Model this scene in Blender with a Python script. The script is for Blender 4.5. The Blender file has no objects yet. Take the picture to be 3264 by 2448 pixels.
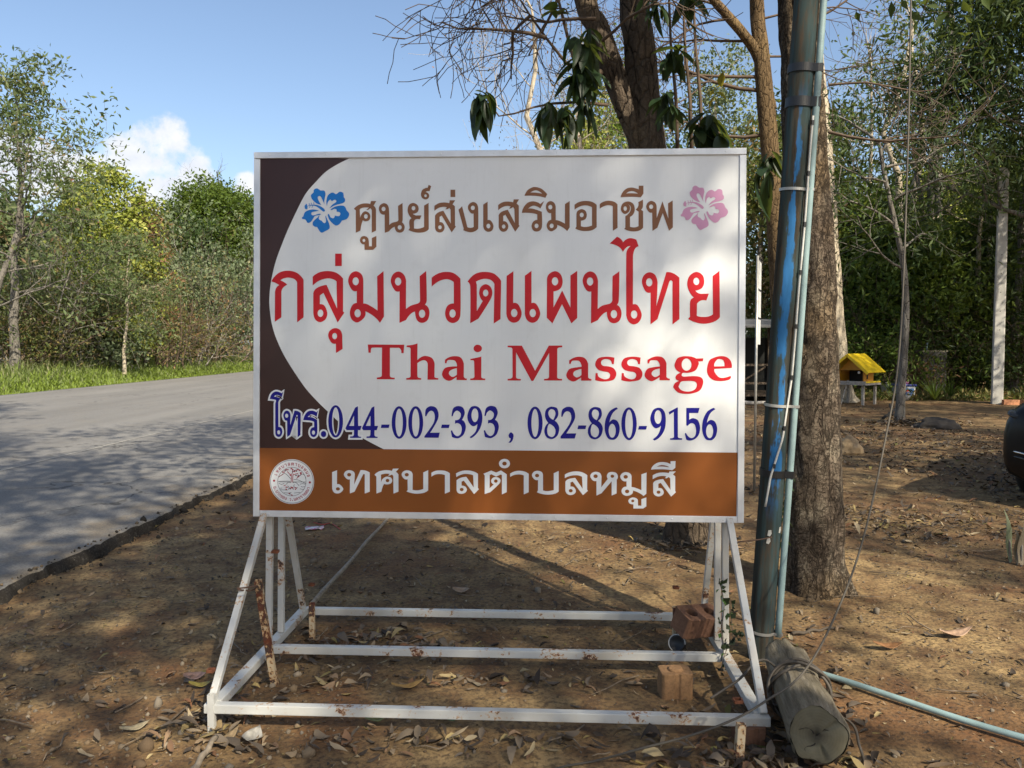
import bpy, bmesh, math, random
import numpy as np
from mathutils import Vector, Matrix, geometry, noise

R = math.radians
random.seed(7)
S = bpy.context.scene
COL = S.collection

# ------------------------------------------------------------------ camera
F_PX, CX, CY = 2546.0, 1632.0, 1224.0          # focal length and centre in photo pixels (3264 x 2448)
PITCH, CAM_H = R(2.86), 1.62
cam_data = bpy.data.cameras.new('camera')
cam_data.sensor_fit = 'HORIZONTAL'
cam_data.sensor_width = 36.0
cam_data.lens = 36.0 * F_PX / 3264.0
cam_data.clip_start = 0.05
cam_data.clip_end = 6000.0
cam = bpy.data.objects.new('camera', cam_data)
COL.objects.link(cam)
cam.location = (0, 0, CAM_H)
cam.rotation_euler = (R(90) - PITCH, 0, 0)
S.camera = cam

# ------------------------------------------------------------------ sky and sun
SUN_EL, SUN_AZ = R(40), R(33)                   # azimuth measured from straight behind the camera to the right
sun_dir = Vector((math.sin(SUN_AZ) * math.cos(SUN_EL), -math.cos(SUN_AZ) * math.cos(SUN_EL), math.sin(SUN_EL)))
W = bpy.data.worlds.new('World')
S.world = W
W.use_nodes = True
wn = W.node_tree
sky = wn.nodes.new('ShaderNodeTexSky')
sky.sky_type = 'NISHITA'
sky.sun_disc = False
sky.sun_elevation = SUN_EL
sky.sun_rotation = math.atan2(sun_dir.x, sun_dir.y)
sky.altitude = 300
sky.air_density = 1.0
sky.dust_density = 2.2
sky.ozone_density = 1.1
bg = wn.nodes['Background']
bg.inputs['Strength'].default_value = 0.125
# low cumulus clouds belong to the sky: soft lumps near the horizon, broken up by noise
def wmath(op, a, b=0.0, c=0.0):
    nd = wn.nodes.new('ShaderNodeMath'); nd.operation = op
    for sock, v in zip(nd.inputs, (a, b, c)):
        if hasattr(v, 'is_linked'): wn.links.new(v, sock)
        else: sock.default_value = v
    return nd.outputs[0]
wtc = wn.nodes.new('ShaderNodeTexCoord'); wsep = wn.nodes.new('ShaderNodeSeparateXYZ')
wn.links.new(wtc.outputs['Generated'], wsep.inputs[0])
w_az = wmath('ARCTAN2', wsep.outputs[0], wsep.outputs[1]); w_el = wmath('ARCSINE', wsep.outputs[2])
def wnoise(scale, detail, off=0.0):
    nd = wn.nodes.new('ShaderNodeTexNoise'); nd.inputs['Scale'].default_value = scale; nd.inputs['Detail'].default_value = detail; nd.inputs['Roughness'].default_value = 0.6
    mp = wn.nodes.new('ShaderNodeMapping'); mp.inputs['Location'].default_value = (off, off * 0.7, 0); wn.links.new(wtc.outputs['Generated'], mp.inputs[0]); wn.links.new(mp.outputs[0], nd.inputs['Vector'])
    return nd.outputs['Fac']
field = None
for (az, el, ra, re) in ((-23.6, 12.4, 1.8, 2.0), (-22.8, 13.1, 1.3, 1.6), (-25.2, 11.5, 1.7, 1.7), (-26.9, 10.9, 1.4, 1.3), (-21.4, 11.3, 1.4, 1.6), (-23.5, 8.6, 5.0, 2.6), (-18.2, 10.6, 1.2, 0.9), (-31.0, 10.2, 4.5, 2.4), (-36.0, 10.5, 5.0, 2.6), (-43.0, 9.0, 6.0, 2.6), (28.0, 9.0, 7.0, 2.0), (41.0, 10.0, 6.0, 2.5), (75.0, 9.0, 8.0, 3.0), (-80.0, 8.0, 9.0, 3.0), (130.0, 8.0, 10.0, 3.0), (-140.0, 9.0, 9.0, 3.0)):
    dx = wmath('DIVIDE', wmath('SUBTRACT', w_az, math.radians(az)), math.radians(ra)); dz = wmath('DIVIDE', wmath('SUBTRACT', w_el, math.radians(el)), math.radians(re))
    f = wmath('SUBTRACT', 1.0, wmath('ADD', wmath('MULTIPLY', dx, dx), wmath('MULTIPLY', dz, dz)))
    field = f if field is None else wmath('SMOOTH_MAX', field, f, 0.35)
n1 = wnoise(26.0, 7)
body = wmath('ADD', field, wmath('MULTIPLY', wmath('SUBTRACT', n1, 0.5), 3.0))
wr = wn.nodes.new('ShaderNodeMapRange'); wr.interpolation_type = 'SMOOTHSTEP'
wn.links.new(body, wr.inputs['Value']); wr.inputs['From Min'].default_value = -0.05; wr.inputs['From Max'].default_value = 0.75
wc = wn.nodes.new('ShaderNodeValToRGB'); wc.color_ramp.elements[0].position = 0.30; wc.color_ramp.elements[0].color = (4.0, 4.25, 4.9, 1); wc.color_ramp.elements[1].position = 0.62; wc.color_ramp.elements[1].color = (5.4, 5.4, 5.4, 1)
wn.links.new(wmath('ADD', wmath('MULTIPLY', wnoise(30.0, 5, 0.013), 0.75), wmath('MULTIPLY', w_el, 0.6)), wc.inputs[0])
wm = wn.nodes.new('ShaderNodeMix'); wm.data_type = 'RGBA'
wn.links.new(wmath('MULTIPLY', wr.outputs[0], 0.93), wm.inputs[0]); wn.links.new(sky.outputs[0], wm.inputs[6]); wn.links.new(wc.outputs[0], wm.inputs[7])
wn.links.new(wm.outputs[2], bg.inputs['Color'])
sl = bpy.data.lights.new('sun', 'SUN')
sl.energy = 5.0
sl.angle = R(0.53)
sl.color = (1.0, 0.91, 0.74)
sun = bpy.data.objects.new('sun', sl)
COL.objects.link(sun)
sun.rotation_euler = (-sun_dir).to_track_quat('-Z', 'Y').to_euler()
sun.location = (8, -10, 20)
vs = S.view_settings
vs.view_transform = 'Standard'
vs.look = 'None'
vs.exposure = 0.64
vs.gamma = 1.0
vs.use_curve_mapping = False
S.cycles.max_bounces = 6
S.cycles.diffuse_bounces = 3
S.cycles.glossy_bounces = 3
S.cycles.transmission_bounces = 4
S.cycles.transparent_max_bounces = 6
S.cycles.use_denoising = True
S.cycles.sample_clamp_indirect = 4.0

# ------------------------------------------------------------------ measuring helpers
def ray(px, py):
    x, y = (px - CX) / F_PX, (py - CY) / F_PX
    c, s = math.cos(PITCH), math.sin(PITCH)
    return Vector((x, c - y * s, -y * c - s))
def G(px, py, z=0.0):
    """point of the horizontal plane z seen at a photo pixel"""
    d = ray(px, py)
    t = (z - CAM_H) / d.z
    return Vector((d.x * t, d.y * t, z))
def D(px, py, Y):
    """point at depth Y seen at a photo pixel"""
    d = ray(px, py)
    t = Y / d.y
    return Vector((d.x * t, Y, CAM_H + d.z * t))

# ------------------------------------------------------------------ object helpers
def link(o, parent=None):
    COL.objects.link(o)
    if parent is not None:
        o.parent = parent
    return o
def tag(o, label=None, cat=None, group=None, kind=None):
    if label: o['label'] = label
    if cat: o['category'] = cat
    if group: o['group'] = group
    if kind: o['kind'] = kind
    return o
def empty(name, loc, label, cat, group=None, rz=0.0):
    o = bpy.data.objects.new(name, None)
    o.empty_display_size = 0.1
    o.location = loc
    o.rotation_euler = (0, 0, rz)
    link(o)
    return tag(o, label, cat, group)
def set_mats(me, m):
    for k in (m if isinstance(m, (list, tuple)) else [m]):
        me.materials.append(k)
def arr_mesh(name, V, Fq, m, smooth=False, attr=None, mi=None):
    """mesh from numpy arrays: V (n,3), Fq (k,3) or (k,4) or list of such"""
    me = bpy.data.meshes.new(name)
    V = np.asarray(V, dtype=np.float32)
    if not isinstance(Fq, list): Fq = [Fq]
    Fq = [np.asarray(f, dtype=np.int32) for f in Fq if len(f)]
    nl = sum(f.size for f in Fq); nf = sum(len(f) for f in Fq)
    me.vertices.add(len(V)); me.vertices.foreach_set('co', V.ravel())
    me.loops.add(nl); me.loops.foreach_set('vertex_index', np.concatenate([f.ravel() for f in Fq]))
    me.polygons.add(nf)
    tot = np.concatenate([np.full(len(f), f.shape[1], np.int32) for f in Fq])
    st = np.concatenate([[0], np.cumsum(tot)[:-1]]).astype(np.int32)
    me.polygons.foreach_set('loop_start', st)
    me.polygons.foreach_set('loop_total', tot)
    if smooth: me.polygons.foreach_set('use_smooth', np.ones(nf, bool))
    if mi is not None: me.polygons.foreach_set('material_index', np.asarray(mi, np.int32))
    set_mats(me, m)
    me.update(calc_edges=True)
    if attr is not None:
        a = me.attributes.new('rnd', 'FLOAT', 'POINT')
        a.data.foreach_set('value', np.asarray(attr, np.float32))
    return me
def bm_obj(name, bm, m, parent=None, smooth=False):
    me = bpy.data.meshes.new(name)
    bmesh.ops.recalc_face_normals(bm, faces=bm.faces)
    bm.to_mesh(me); bm.free()
    set_mats(me, m)
    if smooth:
        for p in me.polygons: p.use_smooth = True
    return link(bpy.data.objects.new(name, me), parent)
def me_obj(name, me, parent=None):
    return link(bpy.data.objects.new(name, me), parent)
def bm_box(bm, c, s, rot=None, bevel=0.0):
    r = bmesh.ops.create_cube(bm, size=1.0)
    vs_ = r['verts']
    for v in vs_: v.co = Vector((v.co.x * s[0], v.co.y * s[1], v.co.z * s[2]))
    if bevel > 0:
        es = list({e for v in vs_ for e in v.link_edges})
        rb = bmesh.ops.bevel(bm, geom=es, offset=bevel, segments=2, profile=0.6, affect='EDGES')
        vs_ = list({v for f in rb['faces'] for v in f.verts} | {v for v in vs_ if v.is_valid})
    M = Matrix.Translation(Vector(c)) @ (rot.to_4x4() if rot is not None else Matrix.Identity(4))
    bmesh.ops.transform(bm, matrix=M, verts=vs_)
    return vs_
def box(name, c, s, m, parent=None, rot=None, bevel=0.0):
    bm = bmesh.new(); bm_box(bm, c, s, rot, bevel)
    return bm_obj(name, bm, m, parent)
def beam(name, a, b, w, h, m, parent=None, up=(0, 0, 1), bevel=0.004):
    """square tube from a to b, cross-section w x h"""
    a, b = Vector(a), Vector(b)
    z = (b - a).normalized()
    x = Vector(up).cross(z)
    if x.length < 1e-4: x = Vector((1, 0, 0))
    x.normalize(); y = z.cross(x)
    rot = Matrix((x, y, z)).transposed()
    return box(name, (a + b) / 2, (w, h, (b - a).length), m, parent, rot, bevel)
class Tubes:
    """collects tapered tubes into one mesh"""
    def __init__(s): s.V = []; s.Fq = []; s.n = 0; s.T = []
    def add(s, pts, rad, k=6, cap=True, squash=None):
        P = np.asarray([tuple(p) for p in pts], float); n = len(P)
        rad = np.broadcast_to(np.asarray(rad, float), (n,))
        T = np.gradient(P, axis=0); T /= np.linalg.norm(T, axis=1)[:, None] + 1e-9
        ref = np.array([0, 0, 1.0]) if abs(T[0][2]) < 0.9 else np.array([1.0, 0, 0])
        A = np.cross(T, ref); A /= np.linalg.norm(A, axis=1)[:, None] + 1e-9
        B = np.cross(T, A)
        th = np.arange(k) * 2 * math.pi / k
        V = P[:, None, :] + rad[:, None, None] * (np.cos(th)[None, :, None] * A[:, None, :] + np.sin(th)[None, :, None] * B[:, None, :])
        i = np.arange(n - 1)[:, None] * k; j = np.arange(k)[None, :]; j2 = (j + 1) % k
        q = np.stack([i + j, i + j2, i + k + j2, i + k + j], -1).reshape(-1, 4) + s.n
        s.V.append(V.reshape(-1, 3)); s.Fq.append(q)
        if cap:
            c = np.vstack([P[0], P[-1]]); b0 = s.n + n * k
            jj = np.arange(k); j2 = (jj + 1) % k
            s.V.append(c)
            s.T.append(np.stack([np.full(k, b0), jj + s.n, j2 + s.n][::-1], -1))
            s.T.append(np.stack([np.full(k, b0 + 1), (n - 1) * k + jj + s.n, (n - 1) * k + j2 + s.n], -1))
            s.n += 2
        s.n += n * k
    def mesh(s, name, m, smooth=True):
        return arr_mesh(name, np.vstack(s.V), [np.vstack(s.Fq)] + ([np.vstack(s.T)] if s.T else []), m, smooth)
    def obj(s, name, m, parent=None, smooth=True):
        return me_obj(name, s.mesh(name, m, smooth), parent)
def tube_obj(name, pts, rad, m, parent=None, k=8):
    t = Tubes(); t.add(pts, rad, k); return t.obj(name, m, parent)
def spline(pts, n=6):
    """Catmull-Rom through points"""
    P = [np.asarray(tuple(p), float) for p in pts]; out = []
    for i in range(len(P) - 1):
        p0, p1, p2, p3 = P[max(i - 1, 0)], P[i], P[i + 1], P[min(i + 2, len(P) - 1)]
        for t in np.arange(n) / n:
            out.append(0.5 * ((2 * p1) + (-p0 + p2) * t + (2 * p0 - 5 * p1 + 4 * p2 - p3) * t * t + (-p0 + 3 * p1 - 3 * p2 + p3) * t ** 3))
    out.append(P[-1]); return np.array(out)

# ------------------------------------------------------------------ material helpers
class NT:
    def __init__(s, name):
        s.m = bpy.data.materials.new(name); s.m.use_nodes = True
        s.t = s.m.node_tree; s.b = s.t.nodes['Principled BSDF']; s.o = s.t.nodes['Material Output']
        s._co = None
    def n(s, ty, **kw):
        nd = s.t.nodes.new('ShaderNode' + ty)
        for k, v in kw.items(): setattr(nd, k, v)
        return nd
    def l(s, a, b): s.t.links.new(a, b)
    def co(s, kind='Object'):
        if s._co is None: s._co = s.n('TexCoord')
        return s._co.outputs[kind]
    def mapv(s, scale, kind='Object'):
        mp = s.n('Mapping'); mp.inputs['Scale'].default_value = scale if hasattr(scale, '__len__') else (scale,) * 3
        s.l(s.co(kind), mp.inputs[0]); return mp.outputs[0]
    def noise(s, scale, detail=4, rough=0.55, vec=None, dist=0.0):
        nd = s.n('TexNoise'); nd.inputs['Scale'].default_value = scale; nd.inputs['Detail'].default_value = detail
        nd.inputs['Roughness'].default_value = rough; nd.inputs['Distortion'].default_value = dist
        s.l(vec if vec is not None else s.co(), nd.inputs['Vector']); return nd.outputs['Fac']
    def voro(s, scale, feature='F1', vec=None, out='Distance', rnd=1.0):
        nd = s.n('TexVoronoi', feature=feature); nd.inputs['Scale'].default_value = scale
        nd.inputs['Randomness'].default_value = rnd
        s.l(vec if vec is not None else s.co(), nd.inputs['Vector']); return nd.outputs[out]
    def ramp(s, fac, stops, interp='LINEAR'):
        nd = s.n('ValToRGB'); cr = nd.color_ramp; cr.interpolation = interp
        while len(cr.elements) < len(stops): cr.elements.new(0.5)
        for e, (p, c) in zip(cr.elements, stops):
            e.position = p; e.color = (c if hasattr(c, '__len__') else (c,) * 3)[:3] + (1,) if hasattr(c, '__len__') else (c, c, c, 1)
        s.l(fac, nd.inputs[0]); return nd.outputs[0]
    def mix(s, fac, a, b, blend='MIX'):
        nd = s.n('Mix', data_type='RGBA', blend_type=blend)
        for sock, v in ((nd.inputs[0], fac), (nd.inputs[6], a), (nd.inputs[7], b)):
            if hasattr(v, 'is_linked'): s.l(v, sock)
            elif hasattr(v, '__len__'): sock.default_value = tuple(v)[:3] + (1,)
            else: sock.default_value = v
        return nd.outputs[2]
    def math(s, op, a, b=0.5):
        nd = s.n('Math', operation=op)
        for sock, v in zip(nd.inputs, (a, b)):
            if hasattr(v, 'is_linked'): s.l(v, sock)
            else: sock.default_value = v
        return nd.outputs[0]
    def col(s, c):
        if hasattr(c, 'is_linked'): s.l(c, s.b.inputs['Base Color'])
        else: s.b.inputs['Base Color'].default_value = tuple(c)[:3] + (1,)
        return s
    def set(s, **kw):
        for k, v in kw.items():
            sock = s.b.inputs[k.replace('_', ' ')]
            if hasattr(v, 'is_linked'): s.l(v, sock)
            else: sock.default_value = v
        return s
    def bump(s, h, strength=0.5, dist=0.01):
        nd = s.n('Bump'); nd.inputs['Strength'].default_value = strength; nd.inputs['Distance'].default_value = dist
        s.l(h, nd.inputs['Height']); s.l(nd.outputs[0], s.b.inputs['Normal']); return s
def plain(name, c, rough=0.6, metallic=0.0, var=0.12, scale=12.0, spec=0.5, bump=0.0):
    k = NT(name)
    f = k.noise(scale, 5)
    d = tuple(max(0.0, x * (1 - var * 2)) for x in c); u = tuple(min(1.0, x * (1 + var)) for x in c)
    k.col(k.ramp(f, [(0.3, d), (0.7, u)])).set(Roughness=rough, Metallic=metallic, Specular_IOR_Level=spec)
    if bump: k.bump(f, bump, 0.01)
    return k.m
# ------------------------------------------------------------------ the sign board on its welded stand
def sign_paint(name, c, rough=0.4):
    k = NT(name)
    f = k.noise(3.0, 4); g = k.noise(60, 3)
    d = tuple(x * 0.93 for x in c)
    k.col(k.mix(k.ramp(f, [(0.35, 0.0), (0.7, 1.0)]), d, c))
    k.set(Roughness=k.ramp(g, [(0.3, rough * 0.8), (0.7, rough * 1.3)]), Specular_IOR_Level=0.22)
    return k.m
def white_vinyl():
    k = NT('white_vinyl')
    f = k.noise(1.6, 5, 0.6, dist=0.6)
    v = k.noise(4.0, 5, 0.65, vec=k.mapv((14, 1, 0.8)))
    sp = k.voro(26)
    c = k.mix(k.ramp(f, [(0.35, 0), (0.75, 1)]), (0.70, 0.71, 0.705), (0.75, 0.76, 0.755))
    c = k.mix(k.ramp(v, [(0.54, 0), (0.78, 0.18)]), c, (0.50, 0.49, 0.46))
    c = k.mix(k.ramp(k.noise(9, 6, 0.7), [(0.55, 0), (0.8, 0.22)]), c, (0.45, 0.43, 0.39))
    c = k.mix(k.ramp(sp, [(0.018, 0.45), (0.035, 0)]), c, (0.2, 0.19, 0.18))
    k.col(c).set(Roughness=k.ramp(f, [(0.3, 0.10), (0.7, 0.17)]), Specular_IOR_Level=0.55)
    k.bump(k.noise(2.2, 2), 0.25, 0.02)
    return k.m
M_VINYL = white_vinyl()
M_BROWN = sign_paint('brown_letter_vinyl', (0.24, 0.105, 0.052))
M_RED = sign_paint('red_letter_vinyl', (0.56, 0.013, 0.021))
M_NAVY = sign_paint('navy_letter_vinyl', (0.008, 0.006, 0.22))
M_BAND = sign_paint('brown_band_vinyl', (0.25, 0.080, 0.020), 0.2)
M_DARK = sign_paint('dark_maroon_vinyl', (0.050, 0.024, 0.021), 0.2)
M_BLUE = sign_paint('blue_flower_vinyl', (0.012, 0.19, 0.60))
M_PINK = sign_paint('faded_pink_vinyl', (0.62, 0.31, 0.48))
M_LWHITE = sign_paint('white_letter_vinyl', (0.76, 0.77, 0.77))
M_EMRED = sign_paint('emblem_red', (0.35, 0.02, 0.04))
M_EMBLK = sign_paint('emblem_black', (0.03, 0.035, 0.035))
def alu():
    k = NT('brushed_aluminium')
    f = k.noise(18, 4, vec=k.mapv((1, 1, 1)))
    k.col(k.ramp(f, [(0.3, (0.60, 0.61, 0.62)), (0.7, (0.70, 0.71, 0.72))])).set(Metallic=0.35, Roughness=k.ramp(k.noise(5), [(0.3, 0.28), (0.7, 0.45)]))
    return k.m
M_ALU = alu()
def rusty_paint(name, amount=0.5, base=(0.50, 0.50, 0.475)):
    k = NT(name)
    a = k.noise(7, 6, 0.6); b = k.noise(55, 5, 0.7); st = k.noise(3.0, 5, 0.6)
    chips = k.math('ADD', k.math('MULTIPLY', a, 0.62), k.math('MULTIPLY', b, 0.42))
    stain = k.mix(k.ramp(st, [(0.45, 0), (0.75, 0.65)]), base, (0.40, 0.34, 0.25))
    stain = k.mix(k.ramp(b, [(0.55, 0), (0.8, 0.35)]), stain, (0.42, 0.36, 0.28))
    t = 0.655 - amount * 0.085
    c = k.mix(k.ramp(chips, [(t - 0.035, 0), (t, 0.8)]), stain, (0.42, 0.22, 0.08))
    c = k.mix(k.ramp(chips, [(t + 0.005, 0), (t + 0.02, 1)]), c, k.mix(k.ramp(k.noise(20), [(0.4, 0), (0.6, 1)]), (0.13, 0.035, 0.014), (0.05, 0.04, 0.035)))
    k.col(c).set(Roughness=k.ramp(chips, [(t - 0.03, 0.42), (t, 0.85)]), Specular_IOR_Level=0.4)
    k.bump(chips, 0.35, 0.004)
    return k.m
M_STAND = rusty_paint('chipped_white_paint', 0.62)
M_STAND2 = rusty_paint('very_rusty_white_paint', 1.75, (0.50, 0.40, 0.26))
M_RUST = plain('rust_iron', (0.17, 0.055, 0.022), 0.9, 0, 0.3, 40, bump=0.4)

# pose of the board, measured from its four corners (2.4 m x 1.8 m)
TL, TR = Vector((-1.2665, 3.9938, 2.5661)), Vector((1.1307, 3.8794, 2.5594))
BR, BL = Vector((1.1082, 3.8036, 0.7598)), Vector((-1.2891, 3.9180, 0.7665))
SX = (TR - TL + BR - BL).normalized()
SZ = (TL - BL + TR - BR); SZ = (SZ - SX * SZ.dot(SX)).normalized()
SY = SZ.cross(SX)
SC = (TL + TR + BL + BR) / 4
MS = Matrix((SX, SY, SZ)).transposed().to_4x4(); MS.translation = SC
MSI = MS.inverted()
CAMP = Vector((0, 0, CAM_H))
def on_sign(px, py):
    d = ray(px, py)
    t = (SC - CAMP).dot(SY) / d.dot(SY)
    p = MSI @ (CAMP + d * t)
    return (p.x, p.z)

base_mid = (BL + BR) / 2
yaw = math.atan2(SX.y, SX.x)
sign = empty('billboard_sign', (base_mid.x, base_mid.y, 0), 'white Thai massage billboard with red lettering on a rusty white metal stand', 'sign', rz=yaw)
bpy.context.view_layer.update()
SIGN_INV = sign.matrix_world.inverted()
panel_mats = [M_VINYL]
# white face (panel) : a thin box, its origin in the sign plane
PW, PH = 2.4, 1.8
def panel_box():
    bm = bmesh.new()
    bm_box(bm, (0, 0.0302, 0), (PW - 0.03, 0.06, PH - 0.03))
    return bm_obj('panel', bm, M_VINYL, sign)
panel = panel_box()
panel.matrix_local = SIGN_INV @ MS @ Matrix.Translation((0, 0.006, 0))
def rail(c, s):
    o = box('frame_rail', c, s, M_ALU, panel, bevel=0.002)
    return o
FW = 0.031
rail((0, 0.032, PH / 2 - FW / 2), (PW, 0.084, FW))
rail((-PW / 2 + FW / 2, 0.032, -FW / 2 - 0.001), (FW, 0.080, PH - FW - 0.003))
rail((PW / 2 - FW / 2, 0.032, -FW / 2 - 0.001), (FW, 0.080, PH - FW - 0.003))
rail((0, 0.032, -PH / 2 + FW / 2), (PW - 2 * FW - 0.002, 0.082, FW))

for i in range(9):      # rivets along the aluminium frame
    for z_ in (PH / 2 - FW / 2, -PH / 2 + FW / 2):
        bm = bmesh.new(); bmesh.ops.create_uvsphere(bm, u_segments=10, v_segments=6, radius=0.0042); rv = bm_obj('rivet', bm, M_ALU, panel, True); rv.location = (-1.12 + 2.24 * i / 8 + 0.02 * math.sin(i * 3), -0.0095, z_); rv.scale = (1, 0.5, 1)
# ---- flat graphics: outlines measured in enlarged crops of the photograph
CROP = {'A': (940, 570, 5.0273), 'B': (1360, 570, 5.0273), 'C': (1740, 570, 5.0273), 'D': (840, 750, 4.366), 'E': (1240, 750, 4.74),
        'G': (1600, 750, 4.74), 'H': (1940, 740, 4.74), 'I': (1160, 1080, 5.0273), 'J': (1580, 1080, 5.0273), 'K': (1980, 1080, 5.2667),
        'L': (840, 1230, 5.2667), 'M': (1220, 1270, 5.2667), 'N': (1640, 1270, 6.1444), 'O': (1960, 1270, 6.1444),
        'Q': (1040, 1450, 5.821), 'R': (1400, 1450, 5.821), 'S': (1760, 1450, 5.2667), 'T': (940, 580, 9.758), 'P': (0, 0, 1.0), 'X': (840, 1440, 9.2167)}
def outline(spec, dx=0.0, dy=0.0, n=6):
    """'x,y' corner, 'x,ys' smooth point; 'e cx,cy,rx,ry' ellipse -> closed polyline in crop pixels"""
    if spec.startswith('e'):
        cx, cy, rx, ry = [float(v) for v in spec[1:].split(',')]
        k = 36 if rx > 20 else 20
        return [(cx + dx + rx * math.cos(2 * math.pi * i / k), cy + dy + ry * math.sin(2 * math.pi * i / k)) for i in range(k)]
    P = []; sm = []
    for tkn in spec.split():
        s_ = tkn.endswith('s'); x, y = tkn.rstrip('s').split(',')
        P.append((float(x) + dx, float(y) + dy)); sm.append(s_)
    m = len(P); out = []
    for i in range(m):
        p0, p1, p2, p3 = P[i - 1], P[i], P[(i + 1) % m], P[(i + 2) % m]
        s1, s2 = sm[i], sm[(i + 1) % m]
        out.append(p1)
        if not (s1 or s2): continue
        t1 = ((p2[0] - p0[0]) / 2, (p2[1] - p0[1]) / 2) if s1 else None
        t2 = ((p3[0] - p1[0]) / 2, (p3[1] - p1[1]) / 2) if s2 else None
        L = math.hypot(p2[0] - p1[0], p2[1] - p1[1])
        def lim(t):
            l_ = math.hypot(*t) + 1e-9; f_ = min(1.0, 1.15 * L / l_); return (t[0] * f_, t[1] * f_)
        if t1: t1 = lim(t1)
        if t2: t2 = lim(t2)
        if t1 is None: t1 = (2 * (p2[0] - p1[0]) - t2[0], 2 * (p2[1] - p1[1]) - t2[1]); t1 = lim(t1)
        if t2 is None: t2 = (2 * (p2[0] - p1[0]) - t1[0], 2 * (p2[1] - p1[1]) - t1[1]); t2 = lim(t2)
        for q in range(1, n):
            t = q / n; t2_, t3_ = t * t, t ** 3
            h = (2 * t3_ - 3 * t2_ + 1, t3_ - 2 * t2_ + t, -2 * t3_ + 3 * t2_, t3_ - t2_)
            out.append(tuple(h[0] * p1[c] + h[1] * t1[c] + h[2] * p2[c] + h[3] * t2[c] for c in (0, 1)))
    return out
def to_sign(crop, pts):
    ox, oy, sc = CROP[crop]
    return [on_sign(ox + x / sc, oy + y / sc) for x, y in pts]
def area(p): return 0.5 * sum(p[i - 1][0] * p[i][1] - p[i][0] * p[i - 1][1] for i in range(len(p)))
def dedupe(p, eps=1e-5):
    out = []
    for q in p:
        if not out or math.hypot(q[0] - out[-1][0], q[1] - out[-1][1]) > eps: out.append(q)
    if math.hypot(out[0][0] - out[-1][0], out[0][1] - out[-1][1]) <= eps: out.pop()
    return out
def flat(name, loops, m, y, parent, th=0.0005):
    """loops: first is the outer contour, the others holes, in sign metres; raised plate with side walls"""
    loops = [dedupe(l) for l in loops]
    loops = [l if (area(l) > 0) == (i == 0) else l[::-1] for i, l in enumerate(loops)]
    flatpts = [p for l in loops for p in l]
    tris = geometry.tessellate_polygon([[Vector((p[0], p[1], 0)) for p in l] for l in loops])
    V = [(p[0], y, p[1]) for p in flatpts] + [(p[0], y + th, p[1]) for p in flatpts]
    n = len(flatpts); Fc = []
    for t in tris:
        a, b, c = [flatpts[i] for i in t]
        ar = (b[0] - a[0]) * (c[1] - a[1]) - (c[0] - a[0]) * (b[1] - a[1])
        if abs(ar) < 1e-12: continue
        Fc.append(tuple(t) if ar > 0 else tuple(t)[::-1])
    k = 0
    for l in loops:
        for i in range(len(l)):
            a, b = k + i, k + (i + 1) % len(l)
            Fc.append((b, a, a + n, b + n))
        k += len(l)
    me = bpy.data.meshes.new(name); me.from_pydata(V, [], Fc); set_mats(me, m); me.update()
    o = link(bpy.data.objects.new(name, me), parent)
    return o
def grow(loop, w):
    """offset a closed contour outwards (its own sense) by w"""
    l = dedupe(loop); sgn = 1 if area(l) > 0 else -1; out = []
    for i in range(len(l)):
        p0, p1, p2 = l[i - 1], l[i], l[(i + 1) % len(l)]
        a = Vector((p1[0] - p0[0], p1[1] - p0[1])).normalized(); b = Vector((p2[0] - p1[0], p2[1] - p1[1])).normalized()
        n1 = Vector((a.y, -a.x)) * sgn; n2 = Vector((b.y, -b.x)) * sgn
        nn = n1 + n2
        if nn.length < 1e-3: nn = n1.copy()
        nn.normalize(); f = min(1.6, 1 / max(0.35, nn.dot(n1)))
        out.append((p1[0] + nn.x * w * f, p1[1] + nn.y * w * f))
    return out
LIB = {}
def glyph(key, crop, m, spec, holes=(), dx=0, dy=0, rim=False, y=-0.0013, name='letter'):
    LIB.setdefault(key, (crop, spec, holes))
    loops = [to_sign(crop, outline(s_, dx, dy)) for s_ in (spec,) + tuple(holes)]
    o = flat(name, loops, m, y, panel)
    if rim:
        big = [grow(loops[0], 0.0085)]
        for h in loops[1:]:
            hh = grow(h, -0.006)
            if abs(area(hh)) > 4e-5: big.append(hh)
        flat('letter_rim', big, M_LWHITE, y + 0.0004, panel, 0.0004)
    return o
TOPY = -0.0004
flat('dark_curve', [[on_sign(*p) for p in outline('828,500 1112,504 1046,540s 1007,577s 973,617s 945,670s 917,730s 895,784s 876,838s 862,900s 857,956s 860,1000s 867,1040s 881,1083s 910,1143s 967,1230s 1007,1276s 1047,1315s 1096,1360s 1150,1394s 1226,1434 820,1434')]], M_DARK, TOPY, panel, 0.0004)
flat('brown_band', [[on_sign(*p) for p in ((818, 1428), (2352, 1443), (2348, 1652), (818, 1634))]], M_BAND, TOPY - 0.0003, panel, 0.0004)

g = glyph
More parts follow.
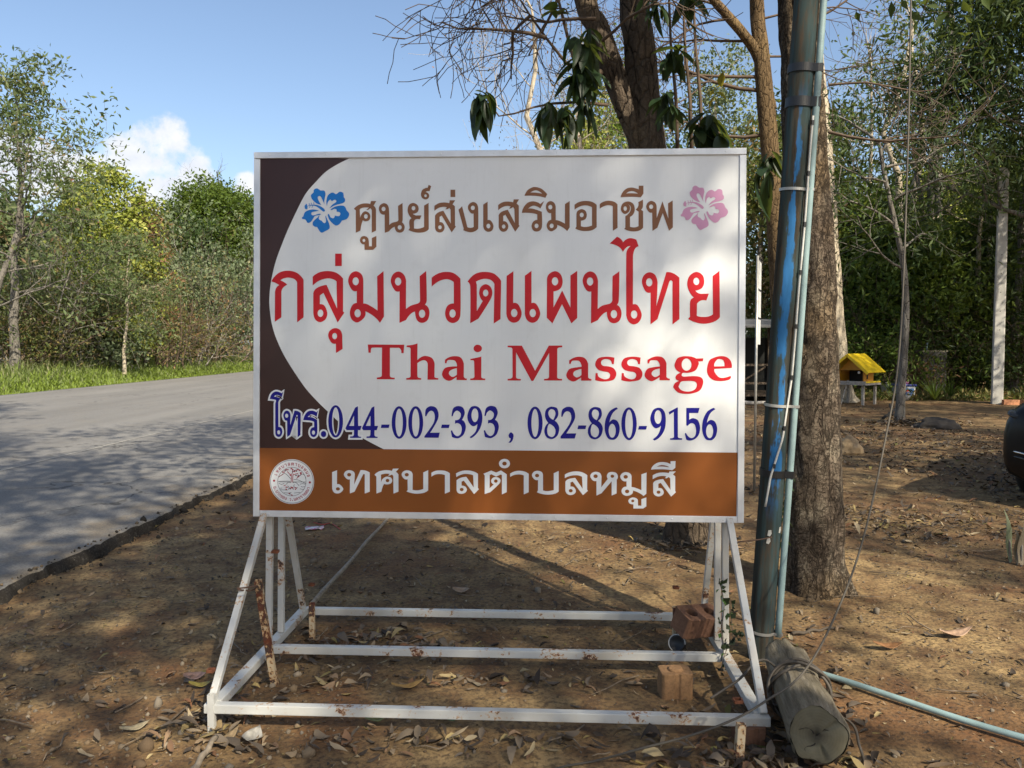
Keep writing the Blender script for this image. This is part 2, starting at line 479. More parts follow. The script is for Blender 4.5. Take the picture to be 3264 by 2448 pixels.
# line 1
g('so_sala', 'A', M_BROWN, '940,478 1000,425s 1075,395s 1150,390s 1203,402 1215,352 1300,352 1256,428 1280,448s 1296,485 1296,826 1228,860 1228,498 1207,468 1165,495 1140,495 1182,458 1120,455s 1065,465s 1035,487 1042,628 1058,575s 1095,528s 1135,517s 1185,545s 1205,600s 1188,655s 1135,677s 1085,661 1062,730s 1045,826 972,860 972,500', ('e1134,598,30,36',))
g('uu', 'A', M_BROWN, '1110,1047 1065,1035s 1038,985s 1060,930s 1110,914s 1160,938s 1180,990s 1182,1078 1230,1078 1230,945 1302,912 1302,1085 1250,1135 1112,1135', ('e1102,984,22,25',))
g('no', 'A', M_BROWN, '1435,570 1375,555s 1342,485s 1360,420s 1420,387s 1475,408s 1503,475s 1508,738 1560,700s 1640,678s 1655,640 1650,430 1722,384 1724,650s 1710,690 1745,730s 1756,775s 1735,835s 1678,860s 1620,835s 1597,765 1550,790s 1505,838 1437,862', ('e1417,479,32,36', 'e1676,775,32,36'))
g('yo', 'A', M_BROWN, '1868,628 1822,570s 1803,490s 1830,410s 1895,383s 1960,415s 1980,480s 1955,535s 1885,558 1925,580s 1960,583 2025,583 2000,645 1935,645s 1905,685 1905,790 1985,795s 2068,768 2068,425 2140,382 2143,800 2085,845s 1985,860s 1900,848s 1817,818 1837,785 1832,670s', ('e1897,467,30,34',))
g('kar', 'A', M_BROWN, '2140,92 2182,113 2155,195 2120,195s 2090,207 2135,230s 2150,270s 2130,312s 2085,325s 2035,300s 2018,245s 2035,180s 2080,148s 2125,140', ('e2091,267,20,23',))
g('so', 'B', M_BROWN, '122,432 190,388s 270,375s 360,386 368,340 455,340 413,405 450,435 452,745 466,762 398,855 240,585 205,605 205,690 255,705s 285,770s 262,835s 208,857s 155,835s 132,775 132,590 175,540s 265,507 385,715 380,490 362,463 325,485 295,485 322,455 265,445s 190,462s 122,512', ('e211,773,28,32',))
g('ek', 'B', M_BROWN, '380,170 456,170 456,288 380,288')
g('ngo', 'B', M_BROWN, '508,492 567,435 650,770 700,782s 752,768 750,553 700,540s 660,470s 675,405s 740,368s 800,395s 824,465s 824,795 770,838s 690,852s 585,820 592,795', ('e738,462,32,36',))
g('e', 'B', M_BROWN, '905,408 976,362 976,658 1030,670s 1070,750s 1045,825s 985,846s 930,820s 905,755', ('e988,753,32,37',))
g('so', 'B', M_BROWN, '1145,415 1215,373s 1290,360s 1385,372 1394,325 1480,325 1440,390 1476,425 1476,735 1489,750 1417,845 1260,570 1226,592 1226,675 1280,692s 1308,755s 1285,822s 1230,845s 1178,822s 1153,760 1153,580 1200,525s 1300,492 1412,705 1404,480 1384,448 1345,472 1318,472 1345,442 1290,430s 1215,450s 1145,500', ('e1233,761,28,33',))
g('ro', 'B', M_BROWN, '1525,542 1550,460s 1610,385s 1690,357s 1770,370s 1818,400 1882,352 1822,473 1770,440s 1700,428s 1625,475 1700,475s 1845,525 1848,760s 1820,820s 1762,842s 1705,820s 1680,750s 1710,680s 1772,655 1772,568 1680,545s', ('e1761,750,32,37',))
g('i', 'B', M_BROWN, '1568,268 1610,185s 1680,138s 1740,127s 1830,150s 1900,205s 1932,245 1902,300 1800,275s 1690,266s', ('1660,215 1740,180s 1800,195s 1852,237 1760,218s',))
g('mo', 'C', M_BROWN, '85,545 30,530s 0,455s 20,380s 75,353s 130,378s 158,440 158,658 220,672s 305,715 307,400 382,353 382,775 340,835 270,775s 180,733 170,790s 92,838s 35,810s 12,745s 35,680s 85,655', ('e71,450,32,37', 'e93,750,32,37'))
g('o', 'C', M_BROWN, '460,412 540,365s 640,350s 740,365s 815,415 815,770 740,820s 640,834s 550,825s 470,792 490,765 490,570 510,510s 575,482s 635,510s 657,575s 635,640s 562,668 562,755 640,768s 740,745 740,452 645,422s 550,438s 460,490', ('e575,575,32,37',))
g('aa', 'C', M_BROWN, '865,400 935,358s 1010,346s 1090,362s 1150,408 1150,780 1075,830 1073,435 1005,418s 930,435s 865,475')
g('cho', 'C', M_BROWN, '1275,592 1275,780 1255,798 1330,830s 1415,840s 1500,825s 1560,780 1560,515 1525,490 1555,450s 1557,328 1482,370 1482,435s 1440,490 1487,522 1487,755 1420,775s 1350,765 1350,605 1405,560s 1427,480s 1400,395s 1320,358s 1235,390s 1202,470s 1225,535s 1275,560s 1335,520s 1350,450s 1320,400 1362,450s 1350,520s 1310,570s', ('e1273,473,27,37',))
g('ii', 'C', M_BROWN, '1197,292 1235,205s 1300,150s 1375,136s 1440,148s 1490,165 1490,106 1565,106 1565,235 1522,292 1440,285s 1320,283s', ('1290,232 1330,202s 1390,193s 1440,208s 1480,236 1380,226s',))
g('pho', 'C', M_BROWN, '1705,538 1650,525s 1610,450s 1632,382s 1690,350s 1755,380s 1778,450 1778,625 1870,357 1965,635 1960,390 2035,342 2038,775 1977,830 1875,545 1790,778 1710,833', ('e1689,443,32,36',))
# line 2
g('ko', 'D', M_RED, '103,640 160,560s 230,510s 335,490s 440,510s 510,560s 553,620 553,1140 463,1210 463,655 420,605s 340,587s 270,600s 230,625 290,655s 325,687 265,730s 243,790 243,1140 152,1202 155,785 175,725s 215,692 160,660s')
g('lo', 'D', M_RED, '680,575 770,515s 890,495s 1010,520s 1103,600 1103,1060 1120,1075 1028,1212 830,800 780,835 780,958 845,980s 883,1080s 860,1165s 785,1207s 715,1170s 688,1070 688,805 740,730s 873,687 1020,1020 1012,640 950,605s 870,600s 770,630s 680,698', ('e788,1083,40,52',))
g('ek', 'D', M_RED, '993,253 1085,253 1085,425 993,425')
g('u', 'D', M_RED, '1003,1508 940,1490s 897,1400s 920,1325s 995,1290s 1065,1320s 1092,1400 1096,1582 1005,1637', ('e986,1402,34,44',))
g('mo', 'D', M_RED, '1295,775 1225,755s 1175,640s 1205,540s 1280,498s 1360,540s 1385,640 1385,948 1450,962s 1583,1045 1578,568 1667,497 1673,1130 1617,1218 1530,1125s 1412,1055 1400,1140s 1305,1212s 1225,1170s 1198,1075s 1230,975s 1295,940', ('e1279,638,44,56', 'e1306,1084,44,56'))
g('no', 'E', M_RED, '157,845 85,830s 25,700s 55,590s 140,545s 220,590s 255,690 253,1115 330,1060s 440,1025s 467,985 460,615 558,537 567,985s 540,1045 595,1100s 608,1190s 575,1285s 495,1322s 420,1280s 390,1150 320,1190s 255,1278 155,1322', ('e134,696,48,60', 'e497,1184,48,62'))
g('wo', 'E', M_RED, '642,640 740,575s 855,550s 975,570s 1077,655 1077,1190s 1045,1285s 962,1325s 880,1285s 845,1180s 880,1065s 977,1027 977,705 920,672s 850,662s 745,695s 642,775', ('e958,1180,47,62',))
g('do', 'E', M_RED, '1185,698 1260,610s 1340,565s 1450,550s 1570,570s 1650,630s 1693,690 1683,1265 1580,1332 1592,735 1540,675s 1455,655s 1375,670s 1312,700 1325,745 1325,1145 1415,990 1380,945s 1360,870s 1385,780s 1460,737s 1535,780s 1560,870s 1530,970s 1350,1258 1225,1328 1225,770s', ('e1459,870,40,52',))
g('e', 'G', M_RED, '70,612 172,540 168,1022 245,1042s 297,1170s 262,1280s 180,1320s 100,1280s 65,1180', ('e184,1173,48,62',))
g('e', 'G', M_RED, '346,608 446,534 446,1022 520,1040s 577,1170s 540,1280s 460,1321s 380,1280s 345,1180', ('e465,1174,48,62',))
g('pho2', 'G', M_RED, '680,690 705,590s 800,540s 885,585s 917,695s 885,800s 780,846 778,1090 910,832 1035,1090 1035,605 1138,534 1138,1248 1050,1330 908,1040 763,1330 677,1245', ('e802,693,48,62',))
g('no', 'G', M_RED, '1350,847 1275,825s 1220,700s 1250,590s 1335,543s 1415,585s 1452,690 1447,1115 1520,1060s 1630,1030s 1668,985 1672,615 1775,541 1766,985s 1740,1050 1790,1100s 1808,1190s 1775,1290s 1692,1327s 1615,1285s 1585,1155 1520,1195s 1450,1280 1345,1330', ('e1332,696,48,62', 'e1693,1190,48,62'))
g('ai', 'H', M_RED, '18,168 127,67 180,95s 220,150 270,105s 335,87s 420,110 455,212 400,250s 370,350 368,1090 440,1105s 502,1240s 465,1350s 385,1392s 305,1350s 268,1250 268,330s 285,260s 335,207 275,225s 217,298 150,215s', ('e387,1242,48,62',))
g('tho', 'H', M_RED, '637,912 560,890s 505,755s 535,650s 620,603s 705,645s 742,760 735,950 722,1120 875,602 970,615s 1072,685 1072,1312 968,1392 968,745 942,725s 920,748 740,1312 635,1392', ('e615,756,48,62',))
g('yo', 'H', M_RED, '1290,985 1225,900s 1190,780s 1225,660s 1325,598s 1420,645s 1448,745s 1415,840s 1312,880 1350,915s 1400,930 1517,928 1480,1032 1400,1030s 1338,1080 1335,1262 1400,1278s 1500,1275s 1580,1240 1576,660 1678,582 1685,1282 1600,1350s 1460,1382s 1330,1365s 1203,1310 1233,1275 1232,1080s 1245,1020s', ('e1329,740,45,57',))
# line 3
g('T', 'I', M_RED, '58,90 642,93 632,228 597,228 590,175s 560,143 413,143 413,590 430,615s 490,622 490,648 203,648 203,620 260,612s 283,590 287,140 150,140s 115,150s 107,222 70,222')
g('h', 'I', M_RED, '682,105 760,98s 856,73 853,340 930,285s 1000,275s 1090,310s 1130,400 1128,610 1150,625s 1190,630 1187,655 1017,655 1020,420 1000,360s 940,343s 853,390 853,595 870,620s 917,630 915,655 677,655 677,628 725,622s 745,600 745,160 730,138s 682,133')
LA = '1297,335 1370,292s 1460,277s 1550,300s 1600,400 1598,600 1615,630s 1648,635 1645,662 1482,660 1482,610 1395,665s 1340,670s 1275,630s 1250,560s 1290,475s 1370,448s 1488,442 1485,400s 1455,350s 1390,338s 1340,345s 1322,390 1295,390'
g('a', 'I', M_RED, LA, ('1488,470 1420,488s 1370,520s 1360,565s 1400,605s 1440,605s 1488,575',))
g('i_', 'I', M_RED, '1705,320 1790,305s 1880,283 1878,605 1895,630s 1943,636 1942,662 1702,662 1702,636 1750,630s 1770,605 1765,370 1750,345s 1705,345')
g('i.', 'I', M_RED, 'e1822,153,67,60')
g('M', 'J', M_RED, '190,108 420,108 632,512 850,108 1067,106 1067,135 1010,142s 988,165 985,610 1000,635s 1065,642 1063,668 775,668 775,642 835,635s 855,610 857,225 602,675 572,675 325,215 325,610 345,637s 403,642 401,668 190,668 190,640 245,635s 270,610 268,165 250,142s 190,135')
for dx, dy in ((0, 0), (1257, -6)):
    g('a', 'J', M_RED, '1178,345 1260,300s 1345,286s 1430,310s 1483,400 1482,610 1500,635s 1537,645 1535,670 1370,670 1370,620 1280,675s 1225,682s 1155,640s 1132,575s 1175,490s 1260,462s 1375,450 1370,405s 1335,355s 1270,348s 1225,355s 1205,400 1178,398', ('1375,482 1300,500s 1255,530s 1245,575s 1285,615s 1325,612s 1375,580',), dx, dy)
for dx in (0, 420):
    g('s', 'J', M_RED, '1904,300 1895,405 1862,403 1840,345s 1775,323s 1710,340s 1688,385s 1720,430s 1800,440s 1890,470s 1935,560s 1890,655s 1755,683s 1670,680s 1595,662 1602,548 1637,550 1655,610s 1745,648s 1815,630s 1835,575s 1800,535s 1720,520s 1640,490s 1595,410s 1640,315s 1760,286s', (), dx)
g('g', 'K', M_RED, '1100,290s 1190,300s 1265,330 1383,327 1375,375 1297,378 1303,430s 1250,530s 1130,570s 1040,570s 1018,605s 1035,630s 1100,632 1280,628s 1360,660s 1380,740s 1330,860s 1220,910s 1090,925s 960,900s 880,820s 880,790s 910,740s 975,708 925,680s 915,640s 940,600s 1000,568 920,510s 900,430s 945,330s 1020,297s', ('e1101,432,83,103', '980,770s 1010,720s 1080,708s 1200,708s 1260,730s 1275,780s 1250,840s 1190,875s 1110,885s 1020,865s 970,810s'))
g('ee', 'K', M_RED, '1660,290s 1760,300s 1830,350s 1860,420s 1860,487 1570,503 1575,560s 1640,640s 1720,655s 1840,622 1848,637 1825,680s 1760,700s 1660,708s 1550,690s 1470,620s 1445,510s 1480,370s 1550,320s', ('1565,463 1575,400s 1620,345s 1660,338s 1715,355s 1738,410s 1738,460',))
# line 4
g('oo', 'L', M_NAVY, '100,220 130,140s 180,100s 225,95s 270,110s 300,125 325,97 300,190 240,155s 200,155s 170,180 225,190s 285,212 250,255s 243,300 243,690 290,705s 310,770s 290,835s 250,860s 205,835s 192,780 192,300s 205,250s 190,232s', ('e250,780,25,35',), rim=True)
g('tho', 'L', M_NAVY, '390,585 350,570s 327,500s 345,440s 385,415s 430,440s 447,500 443,660 515,418 570,425s 620,460 615,825 568,865 568,500 557,487s 546,500 440,825 392,860', ('e383,502,26,35',), rim=True)
g('ro', 'L', M_NAVY, '662,575 690,490s 740,430s 800,415s 850,425s 880,445 910,415 885,523 840,490s 790,482s 735,525 810,530s 895,573 897,770s 880,835s 835,862s 790,835s 775,775s 795,715s 845,693 845,605 790,585s 720,578s', ('e833,785,26,35',), rim=True)
g('dot', 'L', M_NAVY, 'e1003,810,46,52', (), rim=True)
g('0', 'L', M_NAVY, 'e1206,597,124,272', ('e1207,598,60,236',), rim=True, name='digit')
F4 = '1580,342 1585,672 1643,672 1620,745 1582,745 1580,825 1598,850s 1635,855 1633,875 1447,875 1450,850 1495,845s 1512,825 1515,745 1393,745 1370,712 1480,480 1535,365'
g('4', 'L', M_NAVY, F4, ('1515,500 1515,672 1435,672',), rim=True, name='digit')
g('4', 'L', M_NAVY, F4, ('1515,500 1515,672 1435,672',), 277, name='digit')
g('-', 'L', M_NAVY, '1977,650 2113,650 2098,707 1965,707', name='hyphen')
for dx in (0, 279): g('0', 'M', M_NAVY, 'e272,405,125,274', ('e272,407,62,235',), dx, name='digit')
g('2', 'M', M_NAVY, '710,300 718,190s 760,145s 820,130s 895,160s 935,260s 915,370s 793,577 955,575 935,662 697,660 697,635 830,450s 865,370s 870,290s 850,230s 810,207s 765,235s 730,300', name='digit')
g('-', 'M', M_NAVY, '990,440 1122,440 1108,498 976,498', name='hyphen')
for dx, dy in ((0, 0), (554, -3)):
    g('3', 'M', M_NAVY, '1152,298 1172,185s 1205,145s 1265,128s 1340,150s 1375,230s 1360,300s 1328,362 1375,405s 1393,490s 1360,600s 1300,655s 1245,672s 1160,650 1140,545 1162,535 1195,600s 1250,635s 1305,600s 1325,510s 1300,440s 1250,415s 1210,430 1213,365 1270,355s 1305,310s 1305,250s 1250,205s 1200,235s 1175,298', (), dx, dy, name='digit')
g('9', 'M', M_NAVY, '1540,127s 1610,150s 1655,220s 1672,330s 1650,460s 1600,560s 1540,630s 1475,670 1457,648 1540,580s 1575,510s 1588,430 1525,468s 1470,440s 1425,360s 1425,260s 1470,155s', ('e1546,283,58,115',), name='digit')
g(',', 'M', M_NAVY, '2150,570s 2190,600s 2195,640s 2180,700s 2145,745 2108,745 2140,700s 2145,670 2120,655s 2113,610s', name='comma')
g('0', 'N', M_NAVY, 'e402,480,148,320', ('e402,483,71,275',), name='digit')
for dx, dy in ((0, 0), (853, 6)):
    g('8', 'N', M_NAVY, '740,162s 830,190s 860,290s 840,370s 785,435 850,500s 878,590s 850,710s 790,775s 720,797s 640,770s 595,700s 585,620s 610,540s 662,480 610,400s 597,310s 620,220s 680,172s', ('730,210s 785,240s 802,310s 760,420 690,370s 662,290s 685,230s', '685,497 770,555s 803,630s 785,720s 730,757s 660,720s 640,630s 655,540s'), dx, dy, name='digit')
g('2', 'N', M_NAVY, '917,360 930,235s 980,185s 1050,163s 1140,190s 1188,310s 1170,430s 1015,687 1210,685 1180,787 903,787 903,745 1060,530s 1105,430s 1112,350s 1090,280s 1035,252s 980,280s 940,360', name='digit')
g('-', 'N', M_NAVY, '1252,530 1408,530 1390,602 1233,602', name='hyphen')
F6 = '2000,175 2027,205 1940,270s 1890,360s 1860,470 1905,425s 1950,412s 2020,450s 2063,570s 2040,720s 1975,800s 1915,812s 1840,790s 1785,690s 1767,560s 1790,400s 1860,260s 1930,205s'
g('6', 'N', M_NAVY, F6, ('e1915,634,70,136',), name='digit')
g('0', 'O', M_NAVY, 'e279,497,150,322', ('e279,498,75,278',), name='digit')
g('-', 'O', M_NAVY, '477,540 632,540 615,610 457,610', name='hyphen')
g('9', 'O', M_NAVY, '850,182s 930,205s 985,290s 1000,420s 985,580s 930,700s 860,780s 773,827 745,798 830,730s 880,640s 905,535 820,585s 750,550s 700,430s 710,320s 760,220s', ('e848,365,70,135',), name='digit')
g('1', 'O', M_NAVY, '1057,268 1222,177 1237,180 1237,750 1255,775s 1320,782 1318,812 1083,812 1085,782 1140,775s 1160,750 1157,262 1070,318', name='digit')
g('5', 'O', M_NAVY, '1403,185 1663,185 1637,285 1460,285 1460,420 1500,395s 1545,388s 1630,430s 1672,560s 1650,700s 1580,790s 1480,827s 1400,805 1373,690 1395,675 1440,745s 1500,777s 1570,740s 1595,640s 1570,520s 1510,485s 1460,505s 1433,540 1403,528', name='digit')
g('6', 'O', M_NAVY, F6, ('e1915,634,70,136',), -55, 9, name='digit')
# line 5
BY = -0.0013
def w5(key, crop, spec, holes=()): g(key, crop, M_LWHITE, spec, holes, y=BY)
w5('e', 'Q', '103,322 195,285 193,547 250,555s 310,630s 270,695s 205,718s 140,700s 105,630', ('e211,633,38,31',))
w5('tho', 'Q', '435,455 375,445s 322,375s 350,310s 420,285s 500,310s 525,375 512,555 632,285 720,292s 802,330 802,685 710,720 710,365 692,357s 675,372 520,685 433,718', ('e420,370,38,33',))
w5('so_sala', 'Q', '890,370 960,315s 1040,292s 1120,285s 1215,298 1232,258 1342,256 1285,318 1315,338s 1335,365 1335,685 1243,720 1240,395 1218,365 1175,385 1142,385 1175,355 1100,350s 1010,368 1013,510 1040,450s 1085,415s 1135,405s 1195,425s 1220,478s 1195,530s 1130,550s 1070,540 1040,600s 1018,685 927,720 925,405', ('e1132,478,34,31',))
w5('bo', 'Q', '1505,455 1440,445s 1395,370s 1425,310s 1495,287s 1570,310s 1600,370 1597,650 1690,660s 1797,635 1797,328 1888,285 1888,660 1810,705s 1690,722s 1590,712s 1485,680 1508,655', ('e1490,370,38,32',))
w5('aa', 'R', '-148,335 -80,300s 0,290s 110,300s 195,345 195,685 103,722 103,375 20,358s -70,365s -148,408')
w5('lo', 'R', '310,345 400,305s 500,290s 620,305s 718,355 716,615 735,640 645,730 455,480 412,498 412,572 480,590s 512,645s 485,700s 415,725s 345,705s 320,645 320,475 390,430s 500,408 638,605 627,378 540,358s 440,358s 315,412', ('e415,645,36,31',))
w5('to', 'R', '820,350 965,292 1055,330 1145,290 1252,362 1252,695 1162,735 1162,375 1140,365 1055,405 965,360 935,375 933,622 1010,550 975,525s 962,480s 990,430s 1050,413s 1115,435s 1137,485s 1105,545s 945,695 843,728 843,385', ('e1049,488,33,31',))
w5('ring', 'R', 'e1210,163,102,88', ('e1210,163,42,36',))
w5('aa', 'R', '1315,348 1395,310s 1480,297s 1580,310s 1660,355 1660,695 1568,735 1568,385 1500,365s 1400,372s 1315,412')
w5('bo', 'R', '1833,470 1765,455s 1720,385s 1750,320s 1820,297s 1900,320s 1925,385 1925,660 2010,675s 2125,655 2125,342 2217,300 2217,680 2140,725s 2020,740s 1910,728s 1812,695 1833,660', ('e1815,385,38,33',))
w5('lo', 'S', '213,332 290,295s 390,278s 500,292s 590,345 587,585 602,605 518,678 345,450 308,465 308,535 365,545s 398,605s 375,655s 310,677s 250,655s 222,600 222,455 270,410s 388,388 512,570 502,370 430,345s 320,350s 213,392', ('e312,604,33,28',))
w5('ho', 'S', '745,440 680,428s 640,360s 670,305s 735,285s 800,305s 830,360 825,545 935,405 920,350s 950,300s 1010,288s 1075,305s 1105,360s 1085,420 1083,650 1000,685 1000,445 830,645 745,685', ('e730,360,36,31', 'e1012,360,31,27'))
w5('mo', 'S', '1250,445 1185,435s 1143,370s 1175,312s 1240,290s 1310,315s 1335,370 1333,540 1400,555s 1500,595 1500,330 1587,298 1583,655 1535,692 1460,640s 1357,600 1340,660s 1260,690s 1190,665s 1165,605s 1195,550s 1250,535', ('e1236,370,36,31', 'e1260,615,36,31'))
w5('uu', 'S', '1365,833 1305,820s 1280,775s 1305,735s 1360,717s 1420,735s 1443,775 1443,855 1500,855 1500,745 1583,717 1583,868 1530,903 1365,903', ('e1355,775,26,22',))
w5('so', 'S', '1690,345 1770,308s 1860,297s 1960,308 1972,280 2078,280 2030,330 2068,362 2068,610 2082,627 2000,703 1825,472 1785,487 1785,560 1845,570s 1877,630s 1850,680s 1785,700s 1725,678s 1698,625 1698,475 1750,430s 1865,408 1990,590 1983,395 1960,372 1925,395 1895,392 1920,365 1850,355s 1770,370s 1690,412', ('e1788,628,32,27',))
w5('ii', 'S', '1660,248 1700,180s 1770,135s 1840,123s 1920,130s 1990,158 1990,107 2073,107 2070,218 2018,260 1900,245s 1770,243s', ('1760,200 1800,180s 1850,173s 1920,185s 1975,210 1860,198s',))
# hibiscus flowers
PETALS = ('920,690 905,600s 925,470s 945,370s 920,280s 880,255s 790,255s 740,225s 680,192s 610,210s 575,255s 572,315s 500,385s 490,430s 520,520s 590,600s 690,670s 820,705 770,645s 710,530s 705,455s 750,428s 800,455s 840,530s 880,620s',
          '988,745 968,620s 985,500s 1020,410s 1090,345s 1170,322s 1230,350s 1265,372s 1310,350s 1360,308s 1420,298s 1490,330s 1508,390s 1512,470 1550,520s 1550,590s 1500,640s 1400,675s 1250,715s 1070,808 1110,750s 1180,680s 1260,630s 1285,590s 1255,552s 1210,550s 1160,580s 1130,580s 1100,540s 1050,570s 1010,640s',
          '1097,868 1150,810s 1270,750s 1420,725s 1510,735s 1560,780s 1600,870s 1660,940s 1680,1010s 1650,1090s 1590,1150s 1450,1195 1420,1250s 1370,1310s 1290,1348s 1220,1325s 1120,1240s 1050,1140s 1015,1040s 1025,990s 1060,1010s 1100,1090s 1170,1122s 1215,1100s 1235,1035 1310,1055s 1370,1050s 1405,1000s 1395,945s 1350,925s 1290,920 1285,850 1220,830s 1150,860s',
          '955,1040 985,1130s 1040,1250s 1072,1360s 1070,1430s 1020,1480s 930,1525s 840,1570s 780,1545s 730,1480s 680,1390 600,1380s 550,1330s 545,1260s 580,1200s 680,1110s 750,1040s 730,1120s 760,1170s 820,1200s 870,1255s 920,1272s 950,1240s 960,1180s 940,1080s',
          '740,890 640,860s 520,850s 390,880s 300,940s 262,1030s 245,1075 210,1100s 225,1145s 300,1155s 340,1190s 370,1255s 430,1265s 500,1220s 560,1130s 620,1050s 740,1025s 800,1000s 770,980s 690,995s 580,1030s 520,1020s 500,970s 530,930s 620,910s')
STAMEN = '355,665 375,740 470,710s 590,700s 720,720s 860,795s 920,860s 915,905s 870,912s 800,860s 700,780s 600,735s 480,730s 385,745 378,845 300,825 290,745 330,680'
for m_, dx, dy in ((M_BLUE, 0, 0), (M_PINK, 1209 * 9.758, -8.7 * 9.758)):
    for p_ in PETALS: g('petal', 'T', m_, p_, (), dx, dy, name='flower_petal')
    g('stamen', 'T', m_, STAMEN, (), dx, dy, name='flower_stamen')
    for (ax, ay, bx, by) in ((430, 650, 452, 712), (505, 640, 520, 705), (575, 630, 583, 698), (465, 735, 445, 798), (545, 728, 520, 798)):
        g('hair', 'T', m_, '%d,%d %d,%d %d,%d %d,%d' % (ax - 9, ay, ax + 9, ay, bx + 8, by, bx - 8, by), (), dx, dy, name='flower_filament')
# round municipal emblem
EC = (824, 880)
def ring(r0, r1, m, y, name):
    o_, i_ = [[(EC[0] + r * math.cos(a), EC[1] + r * 1.006 * math.sin(a)) for a in np.linspace(0, 2 * math.pi, 73)[:-1]] for r in (r1, r0 if r0 else 1)]
    flat(name, [to_sign('X', o_)] + ([to_sign('X', i_)] if r0 else []), m, y, panel, 0.0005)
ring(0, 652, M_LWHITE, BY, 'emblem_disc')
ring(622, 633, M_EMBLK, BY - 0.0006, 'emblem_ring')
ring(412, 422, M_EMBLK, BY - 0.0006, 'emblem_ring')
def stroke(pts, w, m, name='emblem_line', crop='X', y=None):
    l = []; r = []; n = len(pts)
    for i in range(n):
        a, b = pts[max(i - 1, 0)], pts[min(i + 1, n - 1)]
        d = Vector((b[0] - a[0], b[1] - a[1])).normalized(); nn = Vector((-d.y, d.x)) * w
        l.append((pts[i][0] + nn.x, pts[i][1] + nn.y)); r.append((pts[i][0] - nn.x, pts[i][1] - nn.y))
    flat(name, [to_sign(crop, l + r[::-1])], m, BY - 0.0006 if y is None else y, panel, 0.0005)
def S2(s_): return [tuple(p[:2]) for p in spline([tuple(float(v) for v in t.split(',')) + (0.0,) for t in s_.split()], 5)]
for s_ in ('425,755 500,700 600,640 690,690 790,800', '1240,790 1200,700 1140,660 1060,700 970,790', '420,870 540,868 680,865 780,870', '430,890 600,890 780,895', '880,820 1000,830 1120,880 1230,935', '860,890 1000,890 1230,890',
           '440,930 520,960 600,930', '1060,960 1140,940 1220,960', '470,1075 540,1070', '1090,1020 1150,1040 1200,1020', '1060,1090 1150,1110 1190,1090', '480,1120 700,1130', '590,1205 720,1215 810,1200', '890,1215 1070,1200', '660,960 720,900 790,910', '850,910 930,900 1000,960 1040,1010', '700,1000 740,1060 720,1120', '900,960 880,1020 940,1060 1000,1050'):
    stroke(S2(s_), 6, M_EMBLK)
for s_ in ('800,905 810,760 805,640', '850,905 850,760 860,650', '810,700 740,640 690,580', '855,690 930,660 1010,640', '840,640 850,560 870,520', '600,1120 620,1040 590,1000 650,980', '770,1110 820,1060 880,1110', '430,745 520,690 580,650', '960,790 1040,720 1090,680'):
    stroke(S2(s_), 10, M_EMRED)
rr = random.Random(3)
for cx_, cy_, rx_, ry_, k_ in ((590, 590, 60, 35, 5), (700, 560, 60, 45, 5), (860, 540, 70, 55, 9), (990, 560, 60, 50, 7), (1070, 620, 45, 35, 4), (760, 690, 45, 25, 3), (970, 710, 60, 35, 5), (640, 1080, 50, 40, 4), (820, 1060, 60, 35, 4), (960, 1090, 50, 30, 3), (755, 1225, 45, 20, 2), (848, 1280, 40, 20, 2)):
    for _ in range(k_):
        x_, y_ = cx_ + rr.uniform(-rx_, rx_), cy_ + rr.uniform(-ry_, ry_)
        a_ = [(x_ + rr.uniform(14, 32) * math.cos(t), y_ + rr.uniform(9, 22) * math.sin(t)) for t in np.linspace(0, 2 * math.pi, 8)[:-1]]
        flat('emblem_foliage', [to_sign('X', a_)], M_EMRED if rr.random() < 0.8 else M_EMBLK, BY - 0.0007 - rr.random() * 0.0006, panel, 0.0004)
def arc_text(keys, a0, a1, r, h, top=True):
    for i, k_ in enumerate(keys):
        a = R(a0 + (a1 - a0) * (i + 0.5) / len(keys))
        if k_ in ' .':
            if k_ == '.':
                c = (EC[0] + (r + 0.3 * h * (-1 if top else 1)) * math.sin(a), EC[1] - (r + 0.3 * h * (-1 if top else 1)) * math.cos(a))
                flat('emblem_letter', [to_sign('X', [(c[0] + 14 * math.cos(t), c[1] + 14 * math.sin(t)) for t in np.linspace(0, 2 * math.pi, 9)[:-1]])], M_EMRED, BY - 0.0006, panel, 0.0005)
            continue
        crop, spec, holes = LIB[k_]
        lp = [outline(s_, n=3) for s_ in (spec,) + tuple(holes)]
        xs = [p[0] for p in lp[0]]; ys = [p[1] for p in lp[0]]
        mx, my = (min(xs) + max(xs)) / 2, (min(ys) + max(ys)) / 2
        sc = h / (max(ys) - min(ys)); sx = min(sc, 78.0 / (max(xs) - min(xs)))
        if k_ in ('ii', 'uu', 'ring'): sc *= 0.45; sx *= 0.6
        off = {'ii': 0.75, 'uu': -0.75, 'ring': 0.8}.get(k_, 0) * h
        out = []
        for l in lp:
            q = []
            for x, y in l:
                u, v = (x - mx) * sx, -(y - my) * sc + off
                if top: rr_, aa = r + v, a + u / r
                else: rr_, aa = r - v, a - u / r
                q.append((EC[0] + rr_ * math.sin(aa), EC[1] - rr_ * math.cos(aa)))
            out.append(q)
        if k_ in ('i.',): continue
        flat('emblem_letter', [to_sign('X', q) for q in out], M_EMRED, BY - 0.0006, panel, 0.0005)
arc_text(['e', 'tho', 'so_sala', 'bo', 'aa', 'lo', 'to', 'aa', 'bo', 'lo', 'ho', 'mo', 'so'], -72, 76, 515, 92)
arc_text(['o', '.', 'bo', 'aa', 'ko', 'cho', 'o', 'ngo', ' ', 'wo', '.', 'no', 'do', 'ro', 'ro', 'aa', 'cho', 'so', 'mo', 'aa'], 255, 108, 530, 84, False)
